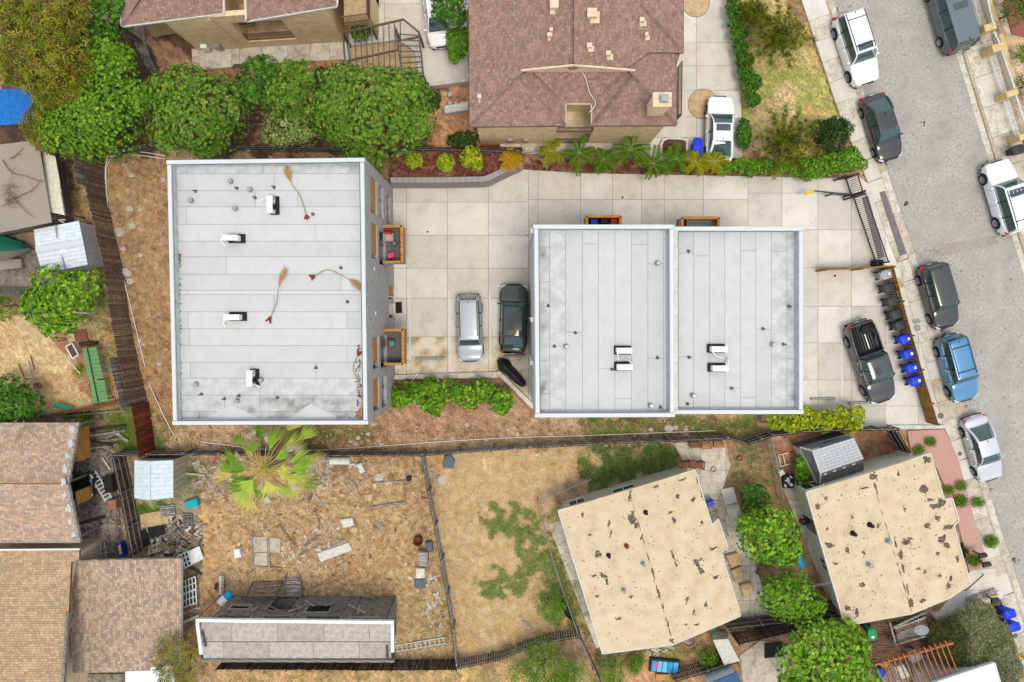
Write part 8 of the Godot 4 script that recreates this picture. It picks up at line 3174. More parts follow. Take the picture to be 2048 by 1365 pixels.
	put(g,"trunk",M.bark,wp)
	g=Geo.new()
	for i in 30:
		var a:=i*2.39996
		var el:=lerpf(1.2,-0.4,i/29.0)
		var d:=Vector3(cos(a)*cos(el),sin(el),sin(a)*cos(el)).normalized()
		fan_leaf(g,Vector3(-0.33,11.0,0),d,1.2,1.0,r,KL(120,160,54),KL(170,160,90),0.7,14)
	put(g,"fronds",M.leaves,wp)
	# ---- grass and straw
	var straw:=[KL(238,210,160),KL(222,184,124),KL(246,228,188),KL(196,154,102),KL(232,200,140)]
	var brown:=[KL(198,158,112),KL(164,124,88),KL(222,188,142),KL(138,106,78),KL(238,214,176)]
	var gg:=[KL(96,126,46),KL(116,142,56),KL(80,108,40),KL(134,150,72)]
	grass("dry_grass","golden straw covering the open yard",[[852,912,1200,888,1110,990,1090,1050,1170,1262,920,1312]],150,straw,0.30,1)
	grass("dry_grass","brown dry grass in the junk yard",[[405,930,848,918,910,1320,790,1330,600,1200,400,1200]],120,brown+straw,0.27,2)
	grass("dry_grass","brown dry grass on the strip behind the brown fence",[[215,310,335,312,346,852,310,870,262,700,218,480]],130,brown+[straw[1]],0.25,3)
	grass("dry_grass","short straw in the western yard",[[0,620,110,650,190,760,170,835,0,830]],80,straw,0.22,4)
	grass("dry_grass","dry grass along the fence in the western yard",[[130,290,165,300,200,480,250,830,190,830,180,700,200,560,140,400]],70,brown+straw+[gg[0]],0.32,5)
	grass("dry_grass","straw strip below the southern fences",[[430,1342,1180,1335,1200,1420,430,1420]],70,straw+[gg[1]],0.28,6)
	grass("dry_grass","sparse dry grass on the bank below the apartment blocks",[[345,850,740,855,1060,835,1610,840,1600,862,845,900,300,908]],45,brown+[straw[1],gg[0]],0.24,7)
	grass("green_grass","green weeds on the bank south of the middle block",[[1150,838,1500,836,1540,860,1400,868,1180,874],[300,815,345,880,300,905,205,830,262,812],[560,862,760,852,740,880,600,895]],75,gg,0.30,8,0.02)
	grass("green_grass","green weed patches in the straw yard",[[955,1022,1062,1004,1080,1060,1010,1076],[1030,1070,1112,1080,1108,1160,1050,1150],[960,1160,1040,1130,1060,1172,970,1196],[1080,1150,1130,1110,1155,1250,1090,1230]],150,gg+[KL(122,132,70)],0.24,9,0.035,0.05)
	grass("green_grass","dark ground ivy along the north wall of the gravel-roof cottage",[[1156,908,1300,888,1360,892,1340,935,1190,988,1156,972]],190,[KL(76,106,38),KL(104,130,52),KL(60,84,34),KL(128,140,70)],0.20,10,0.04)
	grass("green_grass","green weeds around the pale aqua shed and junk",[[255,995,335,1000,325,1035,262,1030],[375,930,400,920,405,990,378,990],[215,850,265,820,300,905,225,908],[200,545,215,545,218,660,195,640]],110,gg,0.34,11,0.02)
	grass("lawn","patchy yellow-green lawn beside the pavement",[[1484,-80,1600,-80,1605,0,1690,240,1640,260,1500,250,1490,120]],130,[KL(148,158,60),KL(176,172,78),KL(120,138,48),KL(200,176,96)],0.15,12,0.014,0.0,0.9)
	grass("green_grass","weeds between the patio and the side path",[[1430,900,1545,880,1556,960,1545,1010,1480,1010,1440,960],[1490,1060,1545,1120,1600,1240,1500,1230],[1190,1296,1440,1240,1470,1280,1300,1330,1200,1330]],60,gg+brown,0.26,13,0.018)
	grass("green_grass","weeds along the west wall of the gravel-roof cottage",[[1082,1010,1110,1010,1200,1290,1160,1270]],80,gg+[straw[1]],0.28,14,0.02)
	grass("green_grass","green grass at the corner east of the chipboard shed",[[795,1190,870,1170,900,1300,800,1290]],60,gg+straw,0.24,15)
	grass("dry_grass","dry leaves and grass under the round trees",[[220,160,380,150,640,140,870,200,1000,290,230,295]],30,brown,0.2,16)
	# bark mulch
	var mu:=[KL(124,66,52),KL(98,54,44),KL(148,92,74),KL(84,50,40)]
	grass("bark_mulch","red-brown bark mulch in the raised bed",[[786,306,1044,306,1040,326,990,346,970,353,786,356]],210,mu,0.14,17,0.09,0.77,0.3)
	grass("bark_mulch","red-brown bark mulch under the palm row",[[1046,318,1480,322,1480,350,1046,343]],150,mu,0.14,18,0.09,0.0,0.3)
# ------------------------------------------------------------------ things lying about
func plank(px0:float,py0:float,px1:float,py1:float,w:float,m:Material,label:String,group:="",y:=0.2,th:=0.05,called:="plank"):
	var a:=P(px0,py0,y)
	var b:=P(px1,py1,y+0.03)
	var g:=Geo.new()
	g.bar(a,b,w,th,Vector3.UP,0.006)
	single(g,called,m,label,"plank" if called=="plank" else called.replace("_"," "),Vector3((a.x+b.x)/2,y-th/2,(a.z+b.z)/2),group)
func rock(px:float,py:float,r:float,m:Material,label:String,group:String,y:=0.1):
	var p:=P(px,py,y)
	var rg:=RandomNumberGenerator.new()
	rg.seed=int(px*13+py*7)
	var g:=Geo.new()
	var rings:=[]
	for q in [[0.9,-0.1],[1.0,0.15],[0.85,0.4],[0.45,0.55],[0.01,0.57]]:
		var ring:=[]
		for j in 8:
			var a:=TAU*j/8
			var k:=rg.randf_range(0.72,1.15)
			ring.append(p+Vector3(cos(a)*r*q[0]*k,r*q[1]*0.8*k,sin(a)*r*q[0]*k*0.8))
		rings.append(ring)
	for i in 4:
		for j in 8:
			g.quad(rings[i][j],rings[i+1][j],rings[i+1][(j+1)%8],rings[i][(j+1)%8])
	single(g,"rock",m,label,"rock",p,group)
func slab_thing(called:String,a:Array,y0:float,y1:float,m:Material,label:String,cat:String,bev:=0.01)->MeshInstance3D:
	var g:=Geo.new()
	g.prism(poly(a,y1),y0,y1,bev)
	return single(g,called,m,label,cat,P((a[0]+a[4])/2.0,(a[1]+a[5])/2.0,y0))
func ladder(label:String,a:Vector3,b:Vector3,w:float,m:Material,n:=9,called:="ladder"):
	var c:=(a+b)/2
	var t:=thing(called,label,"ladder",Vector3(c.x,minf(a.y,b.y),c.z))
	var d:=(b-a).normalized()
	var s:=d.cross(Vector3.UP).normalized()*w/2
	for e in [-1.0,1.0]:
		var g:=Geo.new()
		g.bar(a+s*e,b+s*e,0.05,0.07)
		putw(g,"rail",m,t)
	for i in n:
		var p:=a.lerp(b,(i+0.5)/n)
		var g:=Geo.new()
		g.bar(p-s,p+s,0.05,0.035)
		putw(g,"rung",m,t)
func pallet(label:String,px:float,py:float,turn:float,w:float,l:float,ms:Array,y:=0.16):
	var p:=P(px,py,y)
	var t:=thing("pallet",label,"pallet",Vector3(p.x,0.13,p.z),turn)
	for k in 6:
		put_box(t,"slat",ms[k%ms.size()],Vector3(0,0.13,(k/5.0-0.5)*(l-0.1)),Vector3(w,0.022,0.095))
	for k in 3:
		put_box(t,"bearer",ms[k%ms.size()],Vector3((k/2.0-0.5)*(w-0.1),0.06,0),Vector3(0.09,0.11,l))
func paned_frame(label:String,c:Array,y:float,cols:int,rows:int,solid:=0.0):
	var k:=[P(c[0],c[1],y),P(c[2],c[3],y+0.1),P(c[4],c[5],y+0.1),P(c[6],c[7],y)]
	var m:Vector3=(k[0]+k[2])/2
	var t:=thing("glazed_door" if solid>0 else "window_sash",label,"door" if solid>0 else "window frame",Vector3(m.x,0.13,m.z))
	for i in cols+1:
		var u:=i/float(cols)*(1.0-solid)
		var g:=Geo.new()
		g.bar(k[0].lerp(k[1],u),k[3].lerp(k[2],u),0.07,0.05)
		putw(g,"muntin",M.white_paint,t)
	for i in rows+1:
		var v:=i/float(rows)
		var g:=Geo.new()
		g.bar(k[0].lerp(k[3],v),k[0].lerp(k[3],v).lerp(k[1].lerp(k[2],v),1.0-solid),0.07,0.05)
		putw(g,"muntin",M.white_paint,t)
	for i in cols:
		for j in rows:
			var g:=Geo.new()
			var q:=[]
			for e in [[i,j],[i+1,j],[i+1,j+1],[i,j+1]]:
				var u:float=e[0]/float(cols)*(1.0-solid)
				q.append(k[0].lerp(k[1],u).lerp(k[3].lerp(k[2],u),e[1]/float(rows)))
			g.up_tri(q[0],q[1],q[2])
			g.up_tri(q[0],q[2],q[3])
			putw(g,"pane",M.window_glass,t)
	if solid>0:
		var g:=Geo.new()
		var u:=1.0-solid
		sheet(g,[k[0].lerp(k[1],u),k[1],k[2],k[3].lerp(k[2],u)],0.05,0.02)
		putw(g,"panel",M.white_paint,t)
func tin(called:String,label:String,cat:String,px:float,py:float,r:float,h:float,m:Material,y:=0.12,hollow:=true):
	var p:=P(px,py,y+h)
	p.y=y
	var g:=Geo.new()
	var prof:=[[0.001,0.0],[r*0.9,0.0],[r,h*0.5],[r,h],[r*0.9,h]]
	prof.append_array([[r*0.85,h*0.25],[0.001,h*0.25]] if hollow else [[r*0.6,h+r*0.1],[0.001,h+r*0.12]])
	g.lathe(p,prof,16)
	single(g,called,m,label,cat,p)
func crate(called:String,label:String,cat:String,a:Array,h:float,m:Material,y:=0.12):
	var q:=poly(a,y+h)
	var g:=Geo.new()
	g.prism(q,y,y+h,0.02)
	var inn:=Geometry2D.offset_polygon(q,-0.05)
	if inn.size()>0: g.prism(inn[0],y+h,y+h+0.03,0.01)
	single(g,called,m,label,cat,P((a[0]+a[4])/2.0,(a[1]+a[5])/2.0,y))
func litter(label:String,a:Array,n:int,cols:Array,smin:float,smax:float,sd:int,called:="rubble_litter"):
	var g:=Geo.new()
	rng.seed=sd
	var p:=poly(a)
	var rc:=Rect2(p[0],Vector2.ZERO)
	for v in p: rc=rc.expand(v)
	for i in n:
		var v:=Vector2(rnd(rc.position.x,rc.end.x),rnd(rc.position.y,rc.end.y))
		if not Geometry2D.is_point_in_polygon(v,p): continue
		g.paint(cols[rng.randi()%cols.size()]*rnd(0.8,1.1))
		var s:=rnd(smin,smax)
		g.box(Vector3(v.x,soil_h(v)+rnd(0.01,0.08),v.y),Vector3(s*rnd(0.6,2.2),rnd(0.015,0.07),s*rnd(0.3,0.9)),Basis(Vector3.UP,rnd(0,TAU))*Basis(Vector3.RIGHT,rnd(-0.25,0.25)))
	var o:=put(g,called,M.any,self,"stuff")
	o.set_meta("label",label)
	o.set_meta("category","debris")
func build_yard_things():
	rng.seed=2025
	# ---- dry strip in the west: pale chunks, pipes
	var k:=0
	for q in [[263,351,0.24],[327,359,0.2],[236,392,0.2],[260,418,0.3],[264,452,0.3],[279,457,0.13],[241,466,0.42],[246,498,0.22],[281,511,0.2],[252,545,0.42],[260,563,0.3],[279,682,0.2],[286,690,0.15],[318,728,0.22],[311,536,0.14],[291,400,0.12],[280,420,0.16]]:
		rock(q[0],q[1],q[2],M.rubble,"pale broken concrete chunk on the dry strip behind the apartment block","pale chunks on the dry western strip")
	for q in [[716,876,0.2],[736,868,0.18],[700,884,0.15],[1338,858,0.35],[1350,855,0.25],[1372,860,0.2],[934,850,0.2],[945,856,0.14],[832,862,0.12],[1025,866,0.15],[1302,860,0.2],[1016,860,0.16],[870,878,0.1]]:
		rock(q[0],q[1],q[2],M.rubble,"pale stone on the dirt bank below the apartment blocks","pale stones on the southern bank")
	var lines:=[[[330,312,280,304,217,307,211,402,222,455,242,540,262,620,290,735],"white irrigation pipe along the foot of the brown fence"],[[330,318,222,313,214,402,224,452],"second white pipe beside the fence at the upper corner"],[[298,770,312,800,330,838,348,872],"white pipe end on the slope below the red fence"],[[400,884,560,902,700,897,850,886,1020,876,1160,872,1430,862],"white pipe running along the bank above the dark fence"]]
	for l in lines:
		var g:=Geo.new()
		var pts:=[]
		for i in range(0,l[0].size(),2):
			pts.append(P(l[0][i],l[0][i+1],0.2))
		g.tube(smooth(pts,3),0.03,0.03,6)
		single(g,"irrigation_pipe",M.pvc,l[1],"pipe",Vector3(pts[0].x,0.15,pts[0].z))
	var gd:=Geo.new()
	gd.tube(smooth([P(834,748,0.4),P(829,756,0.45),P(825,762,0.45),P(826,772,0.3)],3),0.05,0.05,8)
	single(gd,"drain_pipe",M.pvc,"bent white drain pipe at the kerb wall above the hedge","pipe",P(829,760,0.12))
	litter("small stones and clods on the southern bank",[345,852,740,856,1060,838,1600,842,1500,864,845,900,310,906],900,[KL(196,150,112),KL(170,120,84),KL(214,190,164),KL(140,96,70)],0.04,0.13,301,"clods")
	litter("small stones and clods on the western strip",[216,312,333,315,346,850,300,850,262,700,220,480],500,[KL(206,184,160),KL(150,106,74),KL(180,140,104)],0.03,0.1,302,"clods")
	# ---- junk yard
	pallet("grey pallet lying beside the teal cooler",336,1022,0.12,1.0,0.8,[M.grey_wood2,M.grey_wood4,M.grey_wood0])
	pallet("dark pallet tilted beside the black rubber mats",346,1068,0.65,1.1,0.9,[M.grey_wood1,M.grey_wood0,M.grey_wood3])
	pallet("small broken pallet right of the other two",376,1040,0.05,0.7,0.9,[M.grey_wood3,M.grey_wood1])
	slab_thing("rubber_mat",[263,1068,290,1060,300,1090,270,1100],0.2,0.3,M.black_rubber,"black rubber mat, the western of two by the leaning fence","mat")
	slab_thing("rubber_mat",[293,1058,325,1052,331,1068,300,1078],0.2,0.3,M.black_rubber,"black rubber mat, the eastern of two by the leaning fence","mat")
	slab_thing("plywood_sheet",[279,1030,332,1020,337,1048,282,1057],0.16,0.19,M.tan_slab,"tan plywood sheet below the pale aqua shed","board")
	slab_thing("concrete_slab",[298,1082,314,1080,316,1104,294,1112],0.14,0.2,M.path,"grey slab between the mats and the rubble heap","slab")
	crate("cooler_box","teal plastic cooler lid near the pale aqua shed","box",[366,1005,392,997,396,1012,372,1020],0.4,M.teal_plastic)
	litter("heap of broken boards, plaster and scrap beside the shingle wing",[296,1046,360,1026,408,1040,404,1092,350,1112,296,1118],460,[KL(206,200,190),KL(150,138,124),KL(96,88,80),KL(180,150,120),KL(60,58,58)],0.08,0.28,303)
	litter("white plaster scraps strewn in the junk yard",[560,1060,680,1050,690,1130,570,1140],240,[KL(222,214,204),KL(200,180,160),KL(170,140,112)],0.06,0.26,304)
	litter("broken pale scraps below the dark fence in the junk yard",[640,922,760,918,750,985,680,980],130,[KL(214,208,198),KL(180,160,140),KL(150,124,96)],0.06,0.24,305)
	litter("dead palm leaf litter round the foot of the tall fan palm",[380,920,470,915,480,990,420,990],260,[KL(170,156,138),KL(140,122,104),KL(196,184,168)],0.08,0.3,306)
	litter("grey frond litter below the fan palm crown",[600,912,670,912,660,975,600,970],220,[KL(176,164,148),KL(146,130,112),KL(200,190,176)],0.07,0.3,307)
	litter("scraps and twigs scattered over the junk yard",[420,1000,840,930,900,1300,800,1180,450,1160],620,[KL(196,176,150),KL(150,116,84),KL(222,212,198),KL(120,92,70)],0.04,0.2,308)
	paned_frame("white glazed door lying on the scrap heap beside the shingle wing",[356,1112,398,1093,407,1118,363,1140],0.35,3,3,0.55)
	paned_frame("white window sash leaning in the scrap, the upper of two",[364,1164,390,1154,392,1178,366,1188],0.35,4,2)
	paned_frame("white window sash leaning in the scrap, the lower of two",[366,1190,391,1180,393,1206,366,1216],0.35,4,2)
	k=0
	for q in [[367,1128,404,1150],[366,1228,408,1212],[394,1160,394,1214],[366,1246,398,1232],[365,1262,392,1250],[440,1153,442,1190],[446,1152,444,1188],[432,1168,431,1180],[390,970,412,956],[392,1066,412,1050],[372,948,410,952],[312,1000,330,996]]:
		plank(q[0],q[1],q[2],q[3],0.18,pick([M.grey_wood1,M.grey_wood4,M.white_wood,M.black_wood1]),"loose weathered plank between the junk heap and the chipboard shed","loose planks west of the chipboard shed",0.25)
	for q in [[503,1072,506,1136],[536,1080,538,1138],[556,1050,590,1095],[610,1092,640,1072],[598,1112,640,1090],[640,1106,690,1080],[744,966,812,962],[808,968,812,1008],[742,1016,810,1005],[510,1132,562,1138],[684,950,712,972],[630,990,645,1012],[613,985,616,1022],[720,970,735,950],[685,1138,687,1160],[750,1042,764,1050],[755,1046,768,1056],[745,1052,757,1062]]:
		plank(q[0],q[1],q[2],q[3],rnd(0.07,0.16),pick([M.grey_wood2,M.grey_wood4,M.old_wood4,M.grey_wood0]),"grey stick of timber lying in the dry grass of the junk yard","timber sticks in the junk yard",0.22)
	for q in [[505,1075,533,1074,534,1104,506,1106],[507,1108,534,1106,535,1132,508,1134],[538,1076,560,1078,560,1108,538,1104]]:
		slab_thing("concrete_slab",q,0.12,0.2,M.path_b,"pale square slab set in the junk yard grass, %s"%["upper left of three","lower left of three","right one of three"][k%3],"slab")
		k+=1
	var dr:=slab_thing("door_panel",[634,1108,697,1086,704,1101,641,1125],0.16,0.24,M.white_wood,"white panelled door lying flat in the junk yard","door")
	crate("washbasin","white broken washbasin in the junk yard grass","basin",[466,1100,478,1099,482,1116,468,1118],0.35,M.white_paint)
	crate("plastic_bag","crumpled white bag in the middle of the junk yard","bag",[680,1040,704,1037,708,1052,686,1057],0.22,M.white_wood)
	var tk:=Geo.new()
	tk.tube([P(660,922,0.35),P(700,922,0.35)],0.28,0.28,14)
	single(tk,"water_heater",M.white_wood,"white cylindrical tank lying below the dark fence","tank",P(680,922,0.1))
	crate("foam_box","pale box by the scraps below the dark fence","box",[712,930,722,926,730,944,720,948],0.3,M.white_wood)
	crate("foam_box","small pale square panel on the junk yard grass","box",[727,990,744,988,745,1002,730,1003],0.12,M.tan_slab)
	rock(757,955,0.38,M.rubble,"boulder in the dry grass below the dark fence","")
	tin("rusty_drum","rusty open drum beside the dividing fence","drum",835,1084,0.33,0.6,M.rust)
	crate("slate_panel","blue-grey panel propped at the dividing fence above the cream box","panel",[850,1086,864,1084,866,1104,854,1106],0.3,M.slate_board)
	crate("cabinet","old tan cabinet frame beside the dividing fence","cabinet",[835,1104,856,1106,855,1134,838,1134],0.6,M.grey_wood2)
	crate("cream_box","cream square box beside the dividing fence","box",[831,1138,849,1138,850,1157,832,1158],0.35,M.cream_panel)
	slab_thing("slate_panel",[828,1160,850,1158,852,1177,828,1178],0.14,0.22,M.slate_board,"dark slate panel below the cream box","panel")
	litter("torn white plastic sheeting by the dividing fence",[850,1150,880,1150,890,1275,858,1270],46,[KL(220,216,210),KL(200,192,186)],0.06,0.3,309)
	ladder("pale aluminium ladder lying east of the chipboard shed",P(790,1298,0.25),P(892,1281,0.25),0.42,M.galvanised,11)
	crate("tarp_bundle","small blue and white tarp bundle below the dark fence in the straw yard","tarp",[888,914,900,908,910,922,906,938,886,936],0.25,M.slate_board)
	plank(862,933,874,974,0.16,M.grey_wood4,"pale plank crossed over another at the top of the straw yard")
	plank(860,958,880,952,0.12,M.grey_wood2,"short plank crossing the pale one at the top of the straw yard")
	slab_thing("concrete_slab",[876,952,895,951,894,968,877,970],0.12,0.18,M.path_b,"square grey paver beside the crossed planks","slab")
	plank(1038,1232,1062,1262,0.14,M.grey_wood4,"single pale plank in the straw below the fine-leaved bush")
	crate("plant_pot","small black pot in the straw near the dark fence","pot",[812,954,822,953,822,962,813,963],0.25,M.black)
	var bt:=thing("gas_cylinder","white and blue cylinder leaning on the chipboard shed wall","cylinder",P(450,1196,0.12))
	var g:=Geo.new()
	g.tube([P(440,1208,0.9),P(452,1196,0.75)],0.32,0.32,14)
	putw(g,"tank",M.white_paint,bt)
	g=Geo.new()
	g.tube([P(452.5,1195.5,0.74),P(461,1187,0.6)],0.32,0.28,14)
	putw(g,"cap",M.cyan_tarp,bt)
	# ---- forecourt in the west
	ladder("white aluminium ladder leaning over the grey forecourt",P(184,946,0.5),P(217,1000,0.7),0.5,M.white_metal,8)
	crate("rusty_table","small white table with rust stains at the foot of the ladder","table",[213,1003,231,999,232,1018,215,1022],0.6,M.terracotta,0.2)
	slab_thing("workbench",[232,1090,241,1086,247,1112,236,1117],0.2,0.7,M.bin_blue,"narrow blue bench beside the leaning fence","bench")
	slab_thing("yellow_board",[235,1092,240,1090,243,1108,238,1111],0.7,0.74,M.yellow_plastic,"yellow board lying on the blue bench","board")
	for q in [[190,1090,194,1122],[200,1088,203,1122],[208,1086,212,1122],[188,1100,214,1096],[188,1110,214,1106]]:
		plank(q[0],q[1],q[2],q[3],0.05,M.galvanised,"metal bar of the rack between the two shingle roofs","rack bars between the shingle roofs",0.9,0.04,"rack_bar")
	litter("jumble of bicycle parts, tools and bags between the shingle houses",[120,1075,200,1068,215,1085,190,1100,120,1094],150,[KL(60,60,62),KL(150,150,150),KL(120,84,64),KL(90,120,150)],0.06,0.24,310)
	litter("jumble of pots and tools along the leaning fence",[226,1030,240,1030,256,1116,236,1118],90,[KL(130,80,60),KL(70,66,64),KL(170,160,150)],0.05,0.2,311)
	plank(158,1048,210,1034,0.22,M.black_wood1,"dark beam on the grey forecourt below the parked car nose","",0.28)
	plank(204,916,220,940,0.1,M.white_wood,"pale stick on the forecourt above the ladder","",0.3)
	crate("tool_chest","dark tool chest with yellow tray beside the ladder","chest",[203,955,222,950,226,985,210,988],0.5,M.black,0.2)
	# ---- western yard
	var bo:=thing("covered_boat","small boat under a torn green tarp at the left edge","boat",P(20,500))
	var rr:=[]
	for i in 9:
		var s:=i/8.0
		var w:=curve_at([[0.0,0.85],[0.5,0.8],[0.85,0.45],[1.0,0.03]],s)
		var x:=lerpf(-1.6,1.7,s)
		rr.append([Vector3(x,0.75,-w),Vector3(x,0.3,-w*0.75),Vector3(x,0.1,0),Vector3(x,0.3,w*0.75),Vector3(x,0.75,w)])
	g=Geo.new()
	g.loft(rr,false,false)
	put(g,"hull",M.asbestos,bo)
	var rt:=[]
	for q in rr: rt.append([q[0]+Vector3(0,0.02,-0.06),q[0].lerp(q[4],0.25)+Vector3(0,0.16,0),q[0].lerp(q[4],0.5)+Vector3(0,0.24,0),q[0].lerp(q[4],0.62)+Vector3(0,0.18,0)])
	g=Geo.new()
	g.loft(rt,false,true)
	put(g,"tarpaulin",M.green_tarp,bo)
	g=Geo.new()
	g.prism(poly([-40,520,50,519,52,536,-40,548]),0.2,0.45,0.01)
	single(g,"corrugated_stack",M.asbestos,"stack of grey corrugated sheets below the covered boat","sheets",P(10,530))
	var bm:=Geo.new()
	bm.bar(P(80,834,0.7),P(240,806,0.7),0.2,0.25,Vector3.UP,0.02)
	single(bm,"steel_beam",M.rust,"long rusted beam lying above the pinkish shingle roof","beam",P(160,820,0.4))
	for q in [[[22,826,30,816,46,812,66,818,74,828,56,832,40,824],"crumpled aqua corrugated sheet beside the rusted beam"],[[104,816,108,806,144,814,138,820],"aqua corrugated offcut above the rusted beam"],[[72,830,82,820,94,826,86,832],"small aqua scrap next to the crumpled sheet"]]:
		g=Geo.new()
		var ps:=[]
		for i in range(0,q[0].size(),2): ps.append(P(q[0][i],q[0][i+1],0.5+0.15*(i%4)))
		sheet(g,ps,0.03)
		single(g,"corrugated_scrap",M.aqua_panel,q[1],"sheet",P(q[0][0],q[0][1],0.12))
	for q in [[110,832,180,826],[60,838,150,842],[160,862,250,852],[158,876,250,862],[160,888,245,878],[170,880,225,892],[210,878,232,866],[226,862,256,884],[90,836,250,822],[160,900,236,890]]:
		plank(q[0],q[1],q[2],q[3],rnd(0.12,0.24),pick([M.grey_wood0,M.grey_wood1,M.grey_wood2,M.black_wood1,M.grey_wood4]),"old grey plank in the timber pile between the rusted beam and the red fence","planks piled by the red fence",0.25+rnd(0,0.15))
	var pb:=thing("planter_box","white rectangular planter box on the terracotta paving","planter",P(144,703))
	var pc:=[P(131,694,0.5),P(143,686,0.5),P(156,710,0.5),P(144,718,0.5)]
	for i in 4:
		g=Geo.new()
		g.bar(Vector3(pc[i].x,0.32,pc[i].z),Vector3(pc[(i+1)%4].x,0.32,pc[(i+1)%4].z),0.1,0.38)
		putw(g,"side",M.white_wood,pb)
	g=Geo.new()
	g.prism(PackedVector2Array([V2(pc[0]),V2(pc[1]),V2(pc[2]),V2(pc[3])]),0.15,0.42)
	putw(g,"soil",M.mulch_pile,pb)
	slab_thing("paving_stone",[131,672,146,660,150,682,138,686],0.16,0.3,M.tan_slab,"tan stone slab above the white planter box","slab")
	var bp:=struct_root("brick_patio","small red brick patio beside the white planter box")
	for i in 40:
		var p:=P(152+(i%5)*4.2+(i/5)*1.6+rnd(-0.4,0.4),664+(i/5)*6.0-(i%5)*0.5,0.2)
		g=Geo.new()
		g.box(p,Vector3(0.13,0.07,0.19),Basis(Vector3.UP,0.25+rnd(-0.08,0.08)),0.008)
		put(g,"brick",M.brick_red,bp)
	var lg:=Geo.new()
	lg.tube([P(160,690,0.3),P(176,687,0.3),P(194,686,0.3)],0.15,0.13,10)
	single(lg,"log",M.black_wood1,"dark log across the top of the green lean-to","log",P(176,688,0.12))
	tin("flower_pot","terracotta pot beside the dark-green bush","pot",72,772,0.2,0.3,M.terracotta)
	for q in [[36,728,48,755],[56,722,66,762],[60,712,68,740],[48,757,88,758]]:
		plank(q[0],q[1],q[2],q[3],0.06,pick([M.grey_wood4,M.twig_red]),"dry stick lying on the straw of the western yard","sticks on the western straw",0.18,0.04)
	plank(128,713,160,748,0.06,M.white_wood,"white pole lying across the strappy plant","",0.5)
	plank(152,626,178,627,0.04,M.galvanised,"thin metal rod lying over the bright coarse-leaved tree","",3.9)
	# ---- patio of the gravel-roof cottage
	for q in [[1371,929,0.1,"brown slatted garden chair, the western of two on the patio"],[1397,930,-0.05,"brown slatted garden chair, the eastern of two on the patio"]]:
		var p:=P(q[0],q[1],0.5)
		var t:=thing("garden_chair",q[3],"chair",Vector3(p.x,0.2,p.z),q[2])
		for i in 6:
			put_box(t,"slat",M.redwood,Vector3(-0.25+i*0.1,0.42,0),Vector3(0.075,0.03,0.55))
			put_box(t,"slat",M.redwood,Vector3(-0.25+i*0.1,0.72,-0.3),Vector3(0.075,0.55,0.03))
		for s in [-1,1]:
			put_box(t,"armrest",M.redwood,Vector3(0.32*s,0.62,-0.02),Vector3(0.08,0.03,0.6))
			for s2 in [-1,1]:
				put_box(t,"leg",M.redwood,Vector3(0.3*s,0.3,0.24*s2),Vector3(0.06,0.6,0.06))
	for q in [[1414,887,0.0,"honey slatted bench against the dark fence, the western one"],[1438,884,0.0,"honey slatted bench against the dark fence, the eastern one"],[1390,884,0.0,"small red bench against the dark fence"]]:
		var p:=P(q[0],q[1],0.5)
		var t:=thing("slat_bench",q[3],"bench",Vector3(p.x,0.2,p.z+0.2),0.05)
		var m:Material=M.redwood if "red " in q[3] else M.honey_wood_b
		for i in 8:
			put_box(t,"slat",m,Vector3(-0.33+i*0.095,0.42,0),Vector3(0.07,0.03,0.42))
		for s in [-0.3,0.3]:
			put_box(t,"trestle",m,Vector3(s,0.2,0),Vector3(0.06,0.4,0.36))
	slab_thing("paving_slab",[1442,980,1467,975,1476,1005,1450,1012],0.16,0.32,M.concrete,"white stained slab beside the patio, the upper of two","slab")
	slab_thing("paving_slab",[1451,1013,1477,1007,1484,1034,1460,1044],0.16,0.32,M.path,"white stained slab beside the patio, the lower of two","slab")
	crate("brick_stack","pinkish stack of paving bricks below the cottage jog","bricks",[1453,1112,1476,1106,1486,1128,1462,1138],0.35,M.tan_slab)
	crate("brick_stack","pinkish stack of paving bricks beside the coarse bright tree","bricks",[1462,1142,1482,1134,1490,1160,1472,1168],0.35,M.tan_slab)
	crate("brick_stack","pinkish square brick stack nearest the chain of pots","bricks",[1480,1172,1502,1166,1510,1186,1488,1196],0.4,M.tan_slab)
	slab_thing("stepping_stone",[1426,920,1440,918,1442,930,1428,932],0.16,0.23,M.path,"square stepping stone on the patio","slab")
	for q in [[1428,940,"round stone pot on the patio"],[1481,918,"small red and white pot among the patio weeds"],[1517,1146,"round clay pot beside the brick stacks"]]:
		tin("flower_pot",q[2],"pot",q[0],q[1],0.17,0.2,M.terracotta if q[0]>1450 else M.rubble,0.15)
	var bc:=thing("folding_chair","blue folding chair tucked against the cottage wall","chair",P(1417,1003,0.2),0.4)
	put_box(bc,"seat",M.bin_blue,Vector3(0,0.42,0),Vector3(0.48,0.04,0.45))
	put_box(bc,"backrest",M.bin_blue,Vector3(0,0.7,-0.22),Vector3(0.48,0.5,0.04))
	for s in [-1,1]:
		for s2 in [-1,1]:
			put_box(bc,"leg",M.black_iron,Vector3(0.21*s,0.21,0.19*s2),Vector3(0.03,0.42,0.03))
	var bt2:=thing("metal_table","black wire table below the blue folding chair","table",P(1424,1028,0.2),0.3)
	for i in 7: put_box(bt2,"bar",M.black_iron,Vector3(-0.3+i*0.1,0.6,0),Vector3(0.03,0.02,0.7))
	for s in [-1,1]:
		put_box(bt2,"rim",M.black_iron,Vector3(0,0.6,0.36*s),Vector3(0.66,0.03,0.03))
		for s2 in [-1,1]: put_box(bt2,"leg",M.black_iron,Vector3(0.3*s,0.3,0.33*s2),Vector3(0.03,0.6,0.03))
	var fpit:=thing("fire_pit","round brick fire pit tucked under the eave of the gravel-roof cottage","fire pit",P(1377,1279,0.1))
